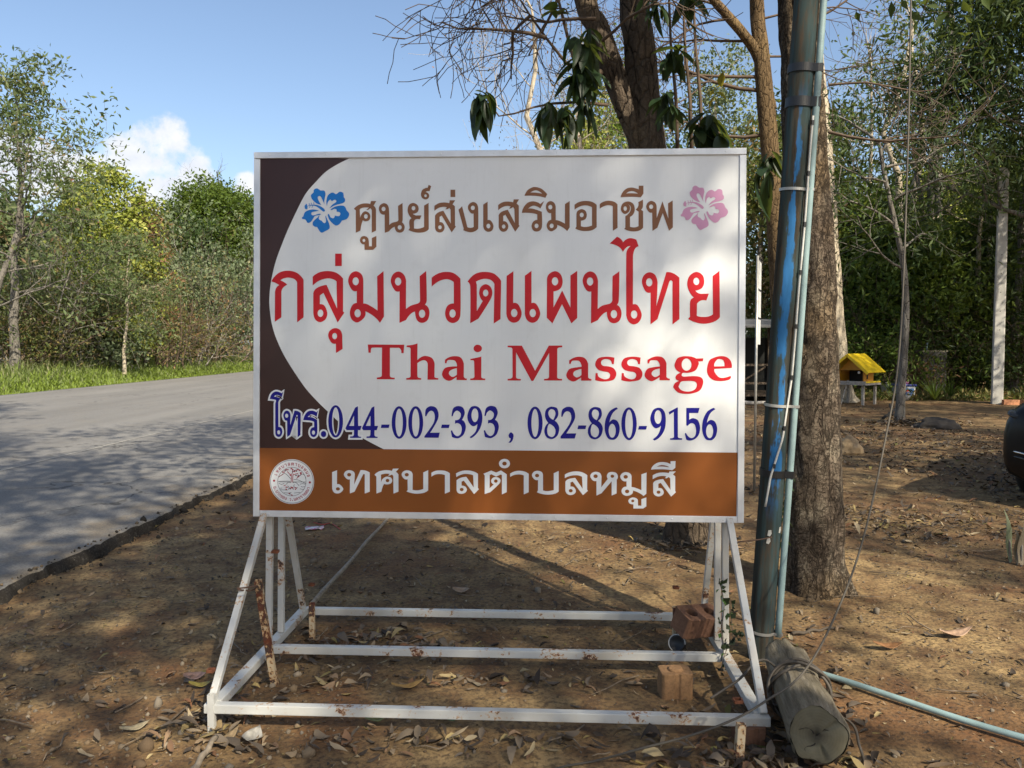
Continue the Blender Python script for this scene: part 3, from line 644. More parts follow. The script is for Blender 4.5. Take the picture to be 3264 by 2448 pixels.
for x_, y_ in ((300, 853), (1353, 903)):
    flat('emblem_dot', [to_sign('X', [(x_ + 33 * math.cos(t), y_ + 33 * math.sin(t)) for t in np.linspace(0, 2 * math.pi, 17)[:-1]])], M_EMRED, BY - 0.0006, panel, 0.0005)

# ---- welded stand, in the sign's own axes: x along the board, y away from the camera
HB = 1.135                      # half spacing of the legs
TW = 0.042                     # tube size
zb, zt = 0.073, 0.117          # underside and top of the base beams
YF, YM, YR = -0.63, 0.02, 0.62
bm_top = 0.766
def sbeam(name, a, b, w=TW, h=TW, m=None, up=(0, 0, 1)):
    return beam(name, a, b, w, h, m or M_STAND, sign, up)
zc = (zb + zt) / 2
sbeam('base_bar', (-HB - 0.035, YF, zc), (HB + 0.035, YF, zc - 0.004), 0.038, 0.039)
sbeam('base_bar', (-HB + 0.027, YM, zc), (HB - 0.027, YM, zc), 0.038, 0.039)
sbeam('base_bar', (-HB + 0.03, YR, zc - 0.01), (HB - 0.03, YR, zc - 0.01), 0.038, 0.039)
for s_ in (-1, 1):
    sbeam('side_beam', (s_ * HB, YF + 0.023, zc), (s_ * HB, YR + 0.02, zc - 0.006), 0.046, 0.039)
    sbeam('post', (s_ * (HB - 0.002), YM + 0.005, zt - 0.002), (s_ * (HB - 0.002), YM + 0.155, 2.2), 0.031, 0.031, up=(0, 1, 0))
    sbeam('post', (s_ * (HB - 0.004), YM + 0.185, zt - 0.004), (s_ * (HB - 0.004), YM + 0.30, 2.2), 0.031, 0.031, up=(0, 1, 0))
    sbeam('front_leg', (s_ * (HB + 0.012), YF + 0.01, zt - 0.004), (s_ * (HB + 0.004), YM - 0.012, bm_top + 0.01), 0.031, 0.031, up=(0, 1, 0))
    sbeam('rear_leg', (s_ * (HB - 0.006), YR - 0.05, zt - 0.006), (s_ * (HB - 0.006), YM + 0.262, bm_top + 0.06), 0.031, 0.031, up=(0, 1, 0))
sbeam('cross_bar', (-HB + 0.02, YM + 0.135, 1.4), (HB - 0.02, YM + 0.135, 1.4), 0.031, 0.031)
# ------------------------------------------------------------------ ground, road, litter
def vnoise(x, y, seed=0):
    xi, yi = np.floor(x).astype(np.int64), np.floor(y).astype(np.int64)
    fx, fy = x - xi, y - yi
    fx, fy = fx * fx * (3 - 2 * fx), fy * fy * (3 - 2 * fy)
    def h(a, b):
        v = np.sin(a * 127.1 + b * 311.7 + seed * 74.7) * 43758.5453
        return v - np.floor(v)
    return (h(xi, yi) * (1 - fx) + h(xi + 1, yi) * fx) * (1 - fy) + (h(xi, yi + 1) * (1 - fx) + h(xi + 1, yi + 1) * fx) * fy
def fbm(x, y, o=4, seed=0):
    a, s_, t = 1.0, 0.0, 0.0
    for i in range(o):
        s_ = s_ + a * vnoise(x * 2 ** i, y * 2 ** i, seed + i); t += a; a *= 0.5
    return s_ / t - 0.5
ROAD_SL = 0.0228
def road_x(y, base): return base + ROAD_SL * (y - 5.0)
E_NEAR, E_SEAM, E_FAR = -3.25, -6.25, -15.9
def ground_z(x, y):
    x = np.asarray(x, float); y = np.asarray(y, float)
    near = np.clip((x - road_x(y, E_NEAR)) / 0.5, 0, 1)
    z = 0.035 * fbm(x * 0.55, y * 0.55, 3, 1) + 0.022 * fbm(x * 3.1, y * 3.1, 4, 5) + 0.010 * fbm(x * 14, y * 14, 2, 9)
    z = z * near * np.clip(30 / (np.abs(y) + 8), 0, 1) - 0.05 * (1 - near) * (x < road_x(y, E_NEAR + 0.6))
    e = x - road_x(y, E_NEAR)
    z = z + np.exp(-(np.clip(e, 0, 9) / 0.16) ** 2) * (e > -0.12) * (0.030 + 0.11 * fbm(y * 2.2, y * 0 + 5, 4, 17))
    far = np.clip((road_x(y, E_FAR) - x) / 1.5, 0, 1)
    return z + far * 0.16
def soil_mat():
    k = NT('dry_soil')
    a = k.noise(0.55, 6, 0.6); b = k.noise(4.5, 6, 0.65); c = k.noise(38, 5, 0.7); d = k.noise(0.9, 4, 0.5, dist=1.0)
    v = k.voro(55)
    col = k.ramp(a, [(0.30, (0.130, 0.080, 0.038)), (0.50, (0.255, 0.168, 0.078)), (0.70, (0.42, 0.292, 0.136))])
    col = k.mix(k.ramp(b, [(0.36, 0.9), (0.58, 0)]), col, (0.110, 0.060, 0.030))
    col = k.mix(k.ramp(d, [(0.52, 0), (0.68, 0.7)]), col, (0.175, 0.082, 0.036))
    col = k.mix(k.ramp(c, [(0.40, 0.7), (0.54, 0)]), col, (0.060, 0.042, 0.028))
    col = k.mix(k.ramp(v, [(0.07, 0.6), (0.15, 0)]), col, (0.30, 0.24, 0.17))
    k.col(col).set(Roughness=0.95, Specular_IOR_Level=0.2)
    h = k.math('ADD', k.math('MULTIPLY', b, 0.8), k.math('ADD', k.math('MULTIPLY', c, 0.22), k.math('MULTIPLY', v, -0.3)))
    k.bump(h, 0.7, 0.014)
    return k.m
M_SOIL = soil_mat()
xs = np.unique(np.concatenate([np.arange(-4.2, 5.2, 0.055), np.arange(5.2, 20, 0.3), -np.arange(4.2, 22, 0.4), np.array([24, 30, 45, 80, 200, 700, 2500]), -np.array([24, 28, 40, 60, 90, 200, 700, 2500])]))
ys = np.unique(np.concatenate([np.arange(1.6, 8.5, 0.055), np.arange(8.5, 28, 0.16), np.arange(28, 70, 0.8), np.array([80, 100, 150, 300, 800, 2500]), np.array([1, 0, -2, -5, -10, -20, -40, -100, -400, -2500])]))
gx, gy = np.meshgrid(xs, ys)
gz = ground_z(gx, gy)
nx, ny = len(xs), len(ys)
ii = (np.arange(ny - 1)[:, None] * nx + np.arange(nx - 1)[None, :]).ravel()
ground = me_obj('ground', arr_mesh('ground', np.stack([gx.ravel(), gy.ravel(), gz.ravel()], 1), np.stack([ii, ii + 1, ii + nx + 1, ii + nx], 1), M_SOIL, True))
tag(ground, 'dry ochre soil strewn with leaf litter', kind='structure')

def asphalt_mat(name, lo, hi, wear=True):
    k = NT(name)
    a = k.noise(0.35, 5, 0.6, vec=k.mapv((1, 0.35, 1))); b = k.noise(55, 4, 0.75); c = k.noise(3, 5, 0.6)
    col = k.ramp(a, [(0.3, lo), (0.7, hi)])
    if wear:
        band = k.noise(1.0, 4, 0.6, vec=k.mapv((0.9, 0.03, 1)))           # lengthwise tyre wear
        col = k.mix(k.ramp(band, [(0.42, 0.0), (0.62, 0.45)]), col, tuple(x * 0.72 for x in lo))
        wv = k.n('TexNoise'); wv.inputs['Scale'].default_value = 1.6; wv.inputs['Detail'].default_value = 5; k.l(k.co(), wv.inputs['Vector'])
        ad = k.n('VectorMath', operation='MULTIPLY_ADD'); k.l(wv.outputs['Color'], ad.inputs[0]); ad.inputs[1].default_value = (1.4,) * 3; k.l(k.co(), ad.inputs[2])
        cr = k.voro(0.42, 'DISTANCE_TO_EDGE', vec=ad.outputs[0])
        col = k.mix(k.math('MULTIPLY', k.ramp(cr, [(0.004, 0.75), (0.012, 0)]), k.ramp(k.noise(0.3, 2), [(0.45, 0), (0.6, 1)])), col, (0.035, 0.033, 0.03))
        sx = k.n('SeparateXYZ'); k.l(k.co(), sx.inputs[0])
        ed = k.math('ADD', k.math('SUBTRACT', sx.outputs[0], k.math('MULTIPLY', sx.outputs[1], 0.0228)), 3.364)     # distance from the near edge (negative on the road)
        dust = k.math('ADD', k.math('MULTIPLY', ed, 0.9), k.math('MULTIPLY', k.math('SUBTRACT', c, 0.35), 3.0))
        col = k.mix(k.ramp(dust, [(0.0, 0), (0.6, 0.6)]), col, (0.30, 0.225, 0.135))
    col = k.mix(k.ramp(b, [(0.38, 0.6), (0.55, 0)]), col, tuple(x * 0.5 for x in lo))
    col = k.mix(k.ramp(b, [(0.60, 0), (0.72, 0.5)]), col, (0.34, 0.32, 0.28))
    col = k.mix(k.ramp(c, [(0.5, 0), (0.75, 0.35)]), col, (0.22, 0.19, 0.15))
    k.col(col).set(Roughness=0.9, Specular_IOR_Level=0.2)
    k.bump(b, 0.6, 0.01)
    return k.m
M_ASPH = asphalt_mat('worn_asphalt', (0.195, 0.188, 0.178), (0.262, 0.250, 0.232))
M_ASPH_E = asphalt_mat('broken_bitumen', (0.018, 0.016, 0.014), (0.050, 0.042, 0.034), False)
RZ = 0.075
def build_road():
    yy = np.unique(np.concatenate([np.arange(2, 16, 0.045), np.arange(16, 60, 0.4), np.arange(60, 400, 10), np.arange(-60, 2, 2.0)]))
    jag = 0.07 * fbm(yy * 0.9, yy * 0 + 3, 3, 2) + 0.07 * fbm(yy * 7, yy * 0, 4, 4)
    e = road_x(yy, E_NEAR) + jag
    jag2 = 0.10 * fbm(yy * 11, yy * 0 + 1, 4, 8)
    prof = [(e + 0.045 + jag2, np.full_like(yy, -0.08)), (e + 0.012 + jag2 * 0.7, 0.015 + 0.05 * fbm(yy * 8, yy * 0, 3, 19)), (e - 0.006 + jag2 * 0.3, RZ - 0.016 + 0.02 * fbm(yy * 16, yy * 0, 2, 20)), (e - 0.03, np.full_like(yy, RZ))]
    for b in (-4.0, -5.0, E_SEAM + 0.07, E_SEAM - 0.07, -8.0, -10.5, -13.0, E_FAR + 0.3):
        prof.append((road_x(yy, b), np.full_like(yy, RZ + 0.05 * (1 - abs(b + 9.5) / 6.5) - 0.0)))
    jf = 0.10 * fbm(yy * 0.9, yy * 0 + 7, 3, 6)
    prof.append((road_x(yy, E_FAR) + jf, np.full_like(yy, RZ)))
    prof.append((road_x(yy, E_FAR) + jf - 0.05, np.full_like(yy, -0.05)))
    n, m = len(yy), len(prof)
    V = np.stack([np.stack([px, yy, pz], 1) for px, pz in prof], 1).reshape(-1, 3)
    i = (np.arange(n - 1)[:, None] * m + np.arange(m - 1)[None, :])
    q = np.stack([i, i + m, i + m + 1, i + 1], -1).reshape(-1, 4)
    col = np.tile(np.arange(m - 1), n - 1)
    mi = np.where((col <= 1), 1, 0)
    o = me_obj('road', arr_mesh('road', V, q, [M_ASPH, M_ASPH_E], False, None, mi))
    tag(o, 'worn grey asphalt road with a broken black edge', kind='structure')
    # pale construction joint along the shoulder, a thin strip laid on the road
    s = (yy > 2) & (yy < 70); y2 = yy[s][::4]
    wv = 0.03 * fbm(y2 * 0.5, y2 * 0, 3, 12); wd = 0.022 + 0.016 * fbm(y2 * 3, y2 * 0, 2, 13)
    zz = RZ + 0.05 * (1 - abs(E_SEAM + 9.5) / 6.5) + 0.004
    A = np.stack([road_x(y2, E_SEAM) + wv - wd, y2, np.full_like(y2, zz)], 1); B = A.copy(); B[:, 0] += 2 * wd
    Vs = np.stack([A, B], 1).reshape(-1, 3); j = np.arange(len(y2) - 1) * 2
    st = me_obj('road_joint', arr_mesh('road_joint', Vs, np.stack([j, j + 1, j + 3, j + 2], 1), plain('pale_joint', (0.33, 0.31, 0.27), 0.9, scale=30), False), None)
    tag(st, 'pale worn joint line along the road shoulder', kind='structure')
build_road()

# ---- foliage materials share one layout: per-leaf random value picks the colour
def leaf_mat(name, stops, trans=0.35, rough=0.55, gloss=0.25):
    k = NT(name)
    at = k.n('Attribute', attribute_name='rnd')
    c = k.ramp(at.outputs['Fac'], stops)
    k.col(c).set(Roughness=rough, Specular_IOR_Level=gloss)
    if trans > 0:
        tr = k.n('BsdfTranslucent'); mx = k.n('MixShader'); mx.inputs[0].default_value = trans
        k.l(k.mix(0.5, c, (0.30, 0.36, 0.05), 'MIX'), tr.inputs[0])
        k.l(k.b.outputs[0], mx.inputs[1]); k.l(tr.outputs[0], mx.inputs[2]); k.l(mx.outputs[0], k.o.inputs[0])
    return k.m
def leaf_arrays(P, size, asp, rng, down=0.3, flatn=0.0):
    """one folded four-point blade per position"""
    n = len(P)
    d = rng.normal(size=(n, 3)); d[:, 2] = d[:, 2] * (1 - flatn) - down
    d /= np.linalg.norm(d, axis=1)[:, None] + 1e-9
    s = np.cross(d, rng.normal(size=(n, 3)) + np.array([0, 0, 2.0 * flatn])); s /= np.linalg.norm(s, axis=1)[:, None] + 1e-9
    L = (size * rng.uniform(0.6, 1.3, n))[:, None]
    w = L * asp * 0.5
    nr = np.cross(d, s)
    V = np.stack([P, P + d * L * 0.45 + s * w + nr * w * 0.35, P + d * L - nr * w * 0.3, P + d * L * 0.45 - s * w + nr * w * 0.35], 1).reshape(-1, 3)
    b = np.arange(n)[:, None] * 4
    Fq = np.concatenate([b + np.array([[0, 1, 2]]), b + np.array([[0, 2, 3]])])
    return V, Fq, np.repeat(rng.random(n), 4)

# ---- leaf litter
rng = np.random.default_rng(11)
M_LITTER = leaf_mat('dead_leaves', [(0.0, (0.035, 0.027, 0.021)), (0.25, (0.085, 0.066, 0.050)), (0.48, (0.145, 0.115, 0.085)), (0.62, (0.22, 0.165, 0.105)), (0.74, (0.16, 0.075, 0.038)), (0.88, (0.34, 0.27, 0.17)), (0.97, (0.27, 0.20, 0.07)), (1.0, (0.12, 0.13, 0.04))], 0.0, 0.7, 0.2)
def litter_arrays(xy, size, lift=0.02):
    n = len(xy); a = rng.uniform(0, 2 * math.pi, n)
    L = size * rng.uniform(0.45, 1.25, n); w = L * rng.uniform(0.09, 0.24, n)
    curl = rng.normal(0, 0.16, n) * L; cup = rng.uniform(-0.2, 0.9, n) * w
    tilt = rng.normal(0, 0.22, (n, 2))
    t = np.array([0, 0.16, 0.16, 0.16, 0.42, 0.42, 0.42, 0.72, 0.72, 0.72, 1.0]); sd = np.array([0, 0.62, 0, -0.62, 1, 0, -1, 0.78, 0, -0.78, 0])
    u = (t[None] - 0.5) * L[:, None] + 0.0; bend = rng.normal(0, 0.10, n) * L
    v = sd[None] * w[:, None] + bend[:, None] * (4 * (t[None] - 0.5) ** 2)
    tw_ = rng.normal(0, 0.5, n)[:, None] * sd[None] * w[:, None] * (t[None] - 0.4)
    h = curl[:, None] * (4 * (t[None] - 0.5) ** 2) + cup[:, None] * np.abs(sd)[None] + tilt[:, :1] * u + tilt[:, 1:] * v + tw_ + rng.normal(0, 0.03, (n, 11)) * L[:, None]
    h -= h.min(axis=1, keepdims=True)
    X = xy[:, :1] + u * np.cos(a)[:, None] - v * np.sin(a)[:, None]
    Y = xy[:, 1:] + u * np.sin(a)[:, None] + v * np.cos(a)[:, None]
    Z = ground_z(xy[:, 0], xy[:, 1])[:, None] + 0.001 + h + rng.exponential(lift, n)[:, None] * 0.5
    V = np.stack([X, Y, Z], -1).reshape(-1, 3)
    b = np.arange(n)[:, None] * 11
    T = np.concatenate([b + np.array([[0, 2, 1]]), b + np.array([[0, 3, 2]]), b + np.array([[7, 8, 10]]), b + np.array([[8, 9, 10]])])
    Q = np.concatenate([b + np.array([[1, 2, 5, 4]]), b + np.array([[2, 3, 6, 5]]), b + np.array([[4, 5, 8, 7]]), b + np.array([[5, 6, 9, 8]])])
    return V, [T, Q], np.repeat(rng.random(n), 11)
def scatter(n, x0, x1, y0, y1): return np.stack([rng.uniform(x0, x1, n), rng.uniform(y0, y1, n)], 1)
def clumped(n, x0, x1, y0, y1, sc, thr, seed):
    p = scatter(n * 4, x0, x1, y0, y1)
    m = fbm(p[:, 0] * sc, p[:, 1] * sc, 3, seed) + 0.5 + rng.normal(0, 0.07, len(p)) > thr
    return p[m][:n]
XY = [scatter(560, -3.0, 4, 2.4, 8), clumped(900, -2.9, 5, 2.6, 9, 0.8, 0.56, 21), clumped(2600, -2.7, 12, 7, 22, 0.35, 0.52, 22)]
SZ = [0.060, 0.058, 0.09]
# drifts caught under and behind the stand
for (x0, x1, y0, y1, n) in ((-1.35, -0.2, 3.98, 4.42, 240), (-1.35, 0.9, 3.05, 3.24, 170), (-1.45, -1.1, 3.1, 3.6, 120), (0.6, 1.45, 2.8, 3.12, 260), (-1.2, 0.6, 3.62, 3.82, 120), (0.9, 1.25, 3.0, 3.5, 90), (1.15, 1.6, 3.2, 4.2, 90), (4.2, 6.2, 5.8, 7.6, 300), (2.4, 4.5, 6.2, 8.0, 300), (0.9, 1.8, 6.0, 6.6, 200)):
    c = np.array([(x0 + x1) / 2, (y0 + y1) / 2]); h = np.array([(x1 - x0) / 2, (y1 - y0) / 2])
    n = int(n * 0.72)
    p = c + np.clip(rng.normal(0, 0.55, (n, 2)), -1.4, 1.4) * h
    XY.append(p); SZ.append(0.078)
XY += [clumped(7000, -3.0, 4.2, 2.3, 7.5, 0.9, 0.45, 51), clumped(5200, -2.6, 9, 6, 17, 0.5, 0.45, 52), scatter(2600, -3.0, 4.0, 2.3, 5.0), clumped(3600, 1.5, 9.5, 6.5, 15, 0.55, 0.50, 53)]
SZ += [0.026, 0.045, 0.018, 0.085]; NFINE = 4
parts_ = [litter_arrays(p, s_, 0.004 if (i < 3 or i >= len(XY) - NFINE) else 0.020) for i, (p, s_) in enumerate(zip(XY, SZ))]
def join_arrays(parts_):
    V = []; T = {3: [], 4: []}; A = []; k = 0
    for v, fs, a in parts_:
        for f in (fs if isinstance(fs, list) else [fs]): T[f.shape[1]].append(f + k)
        V.append(v); A.append(a); k += len(v)
    return np.vstack(V), [np.vstack(t) for t in T.values() if t], np.concatenate(A)
V, Fq, A = join_arrays(parts_)
tag(me_obj('leaf_litter', arr_mesh('leaf_litter', V, Fq, M_LITTER, True, A)), 'dry curled fallen leaves scattered over the soil', 'leaf litter', kind='stuff')
# pebbles and crumbs
def edge_crumbs():
    bm = bmesh.new(); bmesh.ops.create_icosphere(bm, subdivisions=1, radius=1.0)
    bv = np.array([v.co[:] for v in bm.verts]); bf = np.array([[v.index for v in f.verts] for f in bm.faces]); bm.free()
    n = 900; y = rng.uniform(3.5, 14, n); x = road_x(y, E_NEAR) + rng.gamma(1.2, 0.09, n) - 0.05
    sc = (0.004 + rng.exponential(0.0045, n))[:, None, None]
    V = bv[None] * sc * rng.uniform(0.5, 1.3, (n, 1, 3)) + rng.normal(0, 0.2, (n, len(bv), 3)) * sc
    V[:, :, 0] += x[:, None]; V[:, :, 1] += y[:, None]; V[:, :, 2] += np.maximum(ground_z(x, y), np.where(x < road_x(y, E_NEAR) - 0.02, RZ, -1))[:, None] + 0.3 * sc[:, :, 0]
    Fq = (np.arange(n)[:, None, None] * len(bv) + bf[None]).reshape(-1, 3)
    m = leaf_mat('asphalt_crumbs', [(0, (0.025, 0.023, 0.021)), (0.6, (0.07, 0.062, 0.052)), (1, (0.22, 0.16, 0.10))], 0.0, 1.0, 0.0)
    tag(me_obj('asphalt_crumbs', arr_mesh('asphalt_crumbs', V.reshape(-1, 3), Fq, m, False, np.repeat(rng.random(n), len(bv)))), 'dark asphalt crumbs along the broken road edge', 'gravel', kind='stuff')
edge_crumbs()
def pebbles():
    bm = bmesh.new(); bmesh.ops.create_icosphere(bm, subdivisions=1, radius=1.0)
    bv = np.array([v.co[:] for v in bm.verts]); bf = np.array([[v.index for v in f.verts] for f in bm.faces]); bm.free()
    p = np.vstack([scatter(1500, -3.0, 4.5, 2.3, 7), clumped(700, -3.0, -0.8, 2.3, 4.0, 1.2, 0.5, 31)]); n = len(p)
    sc = 0.0035 + rng.exponential(0.0045, n)[:, None, None]
    sq = rng.uniform(0.6, 1.2, (n, 1, 3)); V = bv[None] * sc * sq + rng.normal(0, 0.12, (n, len(bv), 3)) * sc
    V[:, :, 0] += p[:, :1]; V[:, :, 1] += p[:, 1:]; V[:, :, 2] += (ground_z(p[:, 0], p[:, 1]) + 0.3 * sc[:, 0, 0])[:, None]
    Fq = (np.arange(n)[:, None, None] * len(bv) + bf[None]).reshape(-1, 3)
    m = leaf_mat('pebbles', [(0, (0.10, 0.07, 0.045)), (0.5, (0.20, 0.145, 0.09)), (0.8, (0.15, 0.13, 0.105)), (1, (0.27, 0.22, 0.16))], 0.0, 1.0, 0.0)
    tag(me_obj('gravel', arr_mesh('gravel', V.reshape(-1, 3), Fq, m, False, np.repeat(rng.random(n), len(bv)))), 'small pebbles and soil crumbs', 'gravel', kind='stuff')
pebbles()
M_TWIG = plain('dry_twig', (0.20, 0.15, 0.10), 0.9, 0, 0.3, 30)
tw = Tubes()
for _ in range(150):
    x, y = (rng.uniform(-2.8, 4.5), rng.uniform(2.5, 8)) if _ < 110 else (rng.uniform(1, 9), rng.uniform(8, 16))
    a = rng.uniform(0, 6.28); L = rng.uniform(0.08, 0.35)
    pts = [(x + L * t * math.cos(a) + rng.normal(0, 0.012), y + L * t * math.sin(a) + rng.normal(0, 0.012), 0.012 + rng.uniform(0, 0.015) + float(ground_z(x, y))) for t in (-0.5, -0.15, 0.2, 0.5)]
    tw.add(pts, [0.004, 0.0035, 0.003, 0.0015], 5)
tag(tw.obj('twig_litter', M_TWIG), 'thin dry twigs scattered over the soil', 'twigs', kind='stuff')
# a few larger leaves that can be told apart
def big_leaf(name, xy, L, w, ang, c, label, curl=0.3):
    n = 9; bm = bmesh.new(); rows = []
    for i in range(n):
        t = i / (n - 1); ww = w * math.sin(math.pi * min(1, max(0.02, t)) ** 0.85) + 0.001
        zz = curl * L * (t - 0.45) ** 2 * 1.6
        rows.append([bm.verts.new(((t - 0.5) * L, s_ * ww, zz + abs(s_) * ww * 0.35 + 0.003 * math.sin(9 * t + s_))) for s_ in (-1, -0.5, 0, 0.5, 1)])
    for i in range(n - 1):
        for j in range(4): bm.faces.new((rows[i][j], rows[i + 1][j], rows[i + 1][j + 1], rows[i][j + 1]))
    o = bm_obj(name, bm, plain('leaf_' + label.split()[0] + '_%d' % int(xy[0] * 100), c, 0.6, 0, 0.25, 25, bump=0.3), None, True)
    md = o.modifiers.new('thickness', 'SOLIDIFY'); md.thickness = 0.0012
    o.location = (xy[0], xy[1], float(ground_z(xy[0], xy[1])) + 0.012); o.rotation_euler = (0.1, 0.05, ang)
    tag(o, label, 'leaf', 'single fallen leaves')
LEAVES = [((805, 2362), 0.12, 0.040, 1.45, (0.34, 0.32, 0.28), 'pale grey flat fallen leaf standing in front of the stand, left'),
          ((720, 2370), 0.15, 0.022, 1.2, (0.30, 0.21, 0.11), 'long tan curled leaf hanging below the front left corner'),
          ((690, 2330), 0.10, 0.022, 1.6, (0.28, 0.20, 0.10), 'short tan leaf under the front left corner of the stand'),
          ((622, 2165), 0.11, 0.036, 0.2, (0.33, 0.20, 0.15), 'pinkish brown broad leaf beside the left leg of the stand'),
          ((640, 2195), 0.11, 0.020, 0.1, (0.32, 0.25, 0.05), 'yellow leaf beside the left leg of the stand'),
          ((1200, 2308), 0.10, 0.024, 0.3, (0.21, 0.22, 0.07), 'olive green leaf below the front bar, left of centre'),
          ((1440, 2310), 0.09, 0.022, -0.2, (0.09, 0.13, 0.045), 'dark green leaf below the front bar near its middle'),
          ((480, 1680), 0.15, 0.045, 0.1, (0.42, 0.28, 0.06), 'bright yellow leaf lying at the broken road edge'),
          ((430, 2330), 0.12, 0.02, 0.6, (0.40, 0.33, 0.20), 'pale folded leaf on bare soil at lower left'),
          ((3045, 2030), 0.22, 0.035, 0.25, (0.40, 0.26, 0.17), 'large pinkish dry leaf on the soil at far right'),
          ((2830, 2070), 0.16, 0.03, -0.1, (0.27, 0.13, 0.05), 'rusty curled leaf right of the blue pole'),
          ((1300, 2205), 0.16, 0.02, 0.35, (0.38, 0.22, 0.06), 'orange narrow leaf between the front and middle bars'),
          ((1470, 1895), 0.12, 0.04, -0.2, (0.36, 0.24, 0.14), 'crumpled tan leaf behind the rear bar')]
for (px, py), L, w, a, c, lb in LEAVES:
    p = G(px, py); big_leaf('fallen_leaf', (p.x, p.y), L, w, a, c, lb, 0.5)
# ------------------------------------------------------------------ stakes, bricks, log, cables, pole
def stake(a, b, label, m, w=0.028):
    o = empty('metal_stake', (a[0], a[1], 0), label, 'stake', 'rusty stakes pinning the sign stand')
    inv = Matrix.Translation((-a[0], -a[1], 0))
    A_, B_ = inv @ Vector(a), inv @ Vector(b)
    z = (B_ - A_).normalized(); x = Vector((0, 1, 0)).cross(z).normalized(); y = z.cross(x)
    L = (B_ - A_).length; bm = bmesh.new(); t = 0.003
    for (cx, cy, sx, sy) in ((0, w / 2, w, t), (0, -w / 2, w, t), (w / 2, 0, t, w - t), (-w / 2, 0, t, w - t)):
        bm_box(bm, (cx, cy, L / 2), (sx, sy, L))
    tb = bm_obj('tube', bm, m, o); tb.matrix_local = Matrix.Translation(A_) @ Matrix((x, y, z)).transposed().to_4x4()
    bm = bmesh.new()
    for (cx, cy, sx, sy) in ((0, w / 2, w + 0.002, t + 0.002), (0, -w / 2, w + 0.002, t + 0.002), (w / 2, 0, t + 0.002, w), (-w / 2, 0, t + 0.002, w)):
        bm_box(bm, (cx, cy, L + 0.002), (sx, sy, 0.012))
    cp = bm_obj('burred_end', bm, M_RUST, o); cp.matrix_local = tb.matrix_local
    return o
def gz_(x, y): return float(ground_z(x, y))
p = G(884, 2175); q = D(822, 1850, 3.66)
stake((p.x, p.y, -0.1), q, 'rusty square stake leaning against the left front leg', M_STAND2)
p = G(676, 2328); stake((p.x, p.y, -0.1), (p.x, p.y, 0.155), 'short white stake behind the front left corner', M_STAND, 0.026)
p = G(996, 2046); stake((p.x, p.y, -0.1), D(994, 1922, p.y), 'rusty upright stake at the left end of the rear bar', M_STAND2, 0.026)
p = G(2152, 2088); stake((p.x, p.y, -0.1), D(2154, 1934, p.y), 'upright stake at the right end of the rear bar', M_STAND2, 0.026)
p = G(2349, 2436); stake((p.x, p.y, -0.1), D(2362, 2306, p.y + 0.03), 'yellowed rusty stake in front of the front bar at right', M_STAND2, 0.03)
# wire ties
M_WIRE = plain('rusty_wire', (0.10, 0.055, 0.035), 0.8)
tag(tube_obj('wire_tie', spline([D(755, 1876, 3.55), D(790, 1872, 3.56), D(820, 1868, 3.6), D(800, 1882, 3.66), D(760, 1880, 3.6)], 5), 0.004, M_WIRE), 'rusty wire tying the left leg to its stake', 'wire')
tag(tube_obj('wire_tie', spline([D(2300, 1738, 3.9), D(2350, 1728, 3.86), D(2420, 1720, 3.96), D(2460, 1712, 3.98)], 5), 0.0035, M_WIRE), 'thin black wire between the right posts and the blue pole', 'wire')

# interlocking soil-cement blocks
def brick_mat(name, c):
    k = NT(name)
    a = k.noise(9, 5); b = k.noise(70, 4, 0.7); v = k.voro(30)
    col = k.mix(k.ramp(a, [(0.35, 0), (0.7, 1)]), tuple(x * 0.7 for x in c), c)
    col = k.mix(k.ramp(b, [(0.35, 0.5), (0.55, 0)]), col, tuple(x * 0.45 for x in c))
    k.col(col).set(Roughness=0.95, Specular_IOR_Level=0.15); k.bump(b, 0.5, 0.006); return k.m
def block(name, loc, rot, size, m, label, boss=False):
    lx, ly, lz = size
    bm = bmesh.new()
    hx, hy = lx / 2, ly / 2; ch = 0.012
    out = [(-hx + ch, -hy), (-0.012, -hy), (-0.008, -hy + 0.008), (0.008, -hy + 0.008), (0.012, -hy), (hx - ch, -hy), (hx, -hy + ch), (hx, hy - ch), (hx - ch, hy), (-hx + ch, hy), (-hx, hy - ch), (-hx, -hy + ch)]
    hr = min(0.030, ly * 0.26)
    holes = [] if boss else [[(cx + hr * math.cos(a), hr * math.sin(a)) for a in np.linspace(0, 2 * math.pi, 21)[:-1]] for cx in (-lx * 0.25, lx * 0.25)]
    loops = [out] + holes
    pts = [p_ for l in loops for p_ in l]
    tris = geometry.tessellate_polygon([[Vector((x, y, 0)) for x, y in l] for l in loops])
    top = [bm.verts.new((x, y, lz / 2)) for x, y in pts]; bot = [bm.verts.new((x, y, -lz / 2)) for x, y in pts]
    for t in tris:
        try:
            bm.faces.new([top[i] for i in t]); bm.faces.new([bot[i] for i in t][::-1])
        except ValueError: pass
    k = 0
    for l in loops:
        for i in range(len(l)):
            a, b = k + i, k + (i + 1) % len(l); bm.faces.new((top[a], top[b], bot[b], bot[a]))
        k += len(l)
    if boss:
        r = bmesh.ops.create_cone(bm, cap_ends=True, segments=20, radius1=0.036, radius2=0.030, depth=0.012)
        bmesh.ops.translate(bm, verts=r['verts'], vec=(0.0, 0.0, lz / 2 + 0.0058))
    o = bm_obj(name, bm, m, None)
    o.location = loc; o.rotation_euler = rot
    md = o.modifiers.new('worn_edges', 'BEVEL'); md.width = 0.004; md.segments = 2; md.limit_method = 'ANGLE'
    return tag(o, label, 'brick', 'interlocking earth bricks round the stand')
MB1 = brick_mat('red_earth_brick', (0.23, 0.120, 0.074)); MB2 = brick_mat('tan_earth_brick', (0.33, 0.19, 0.095))
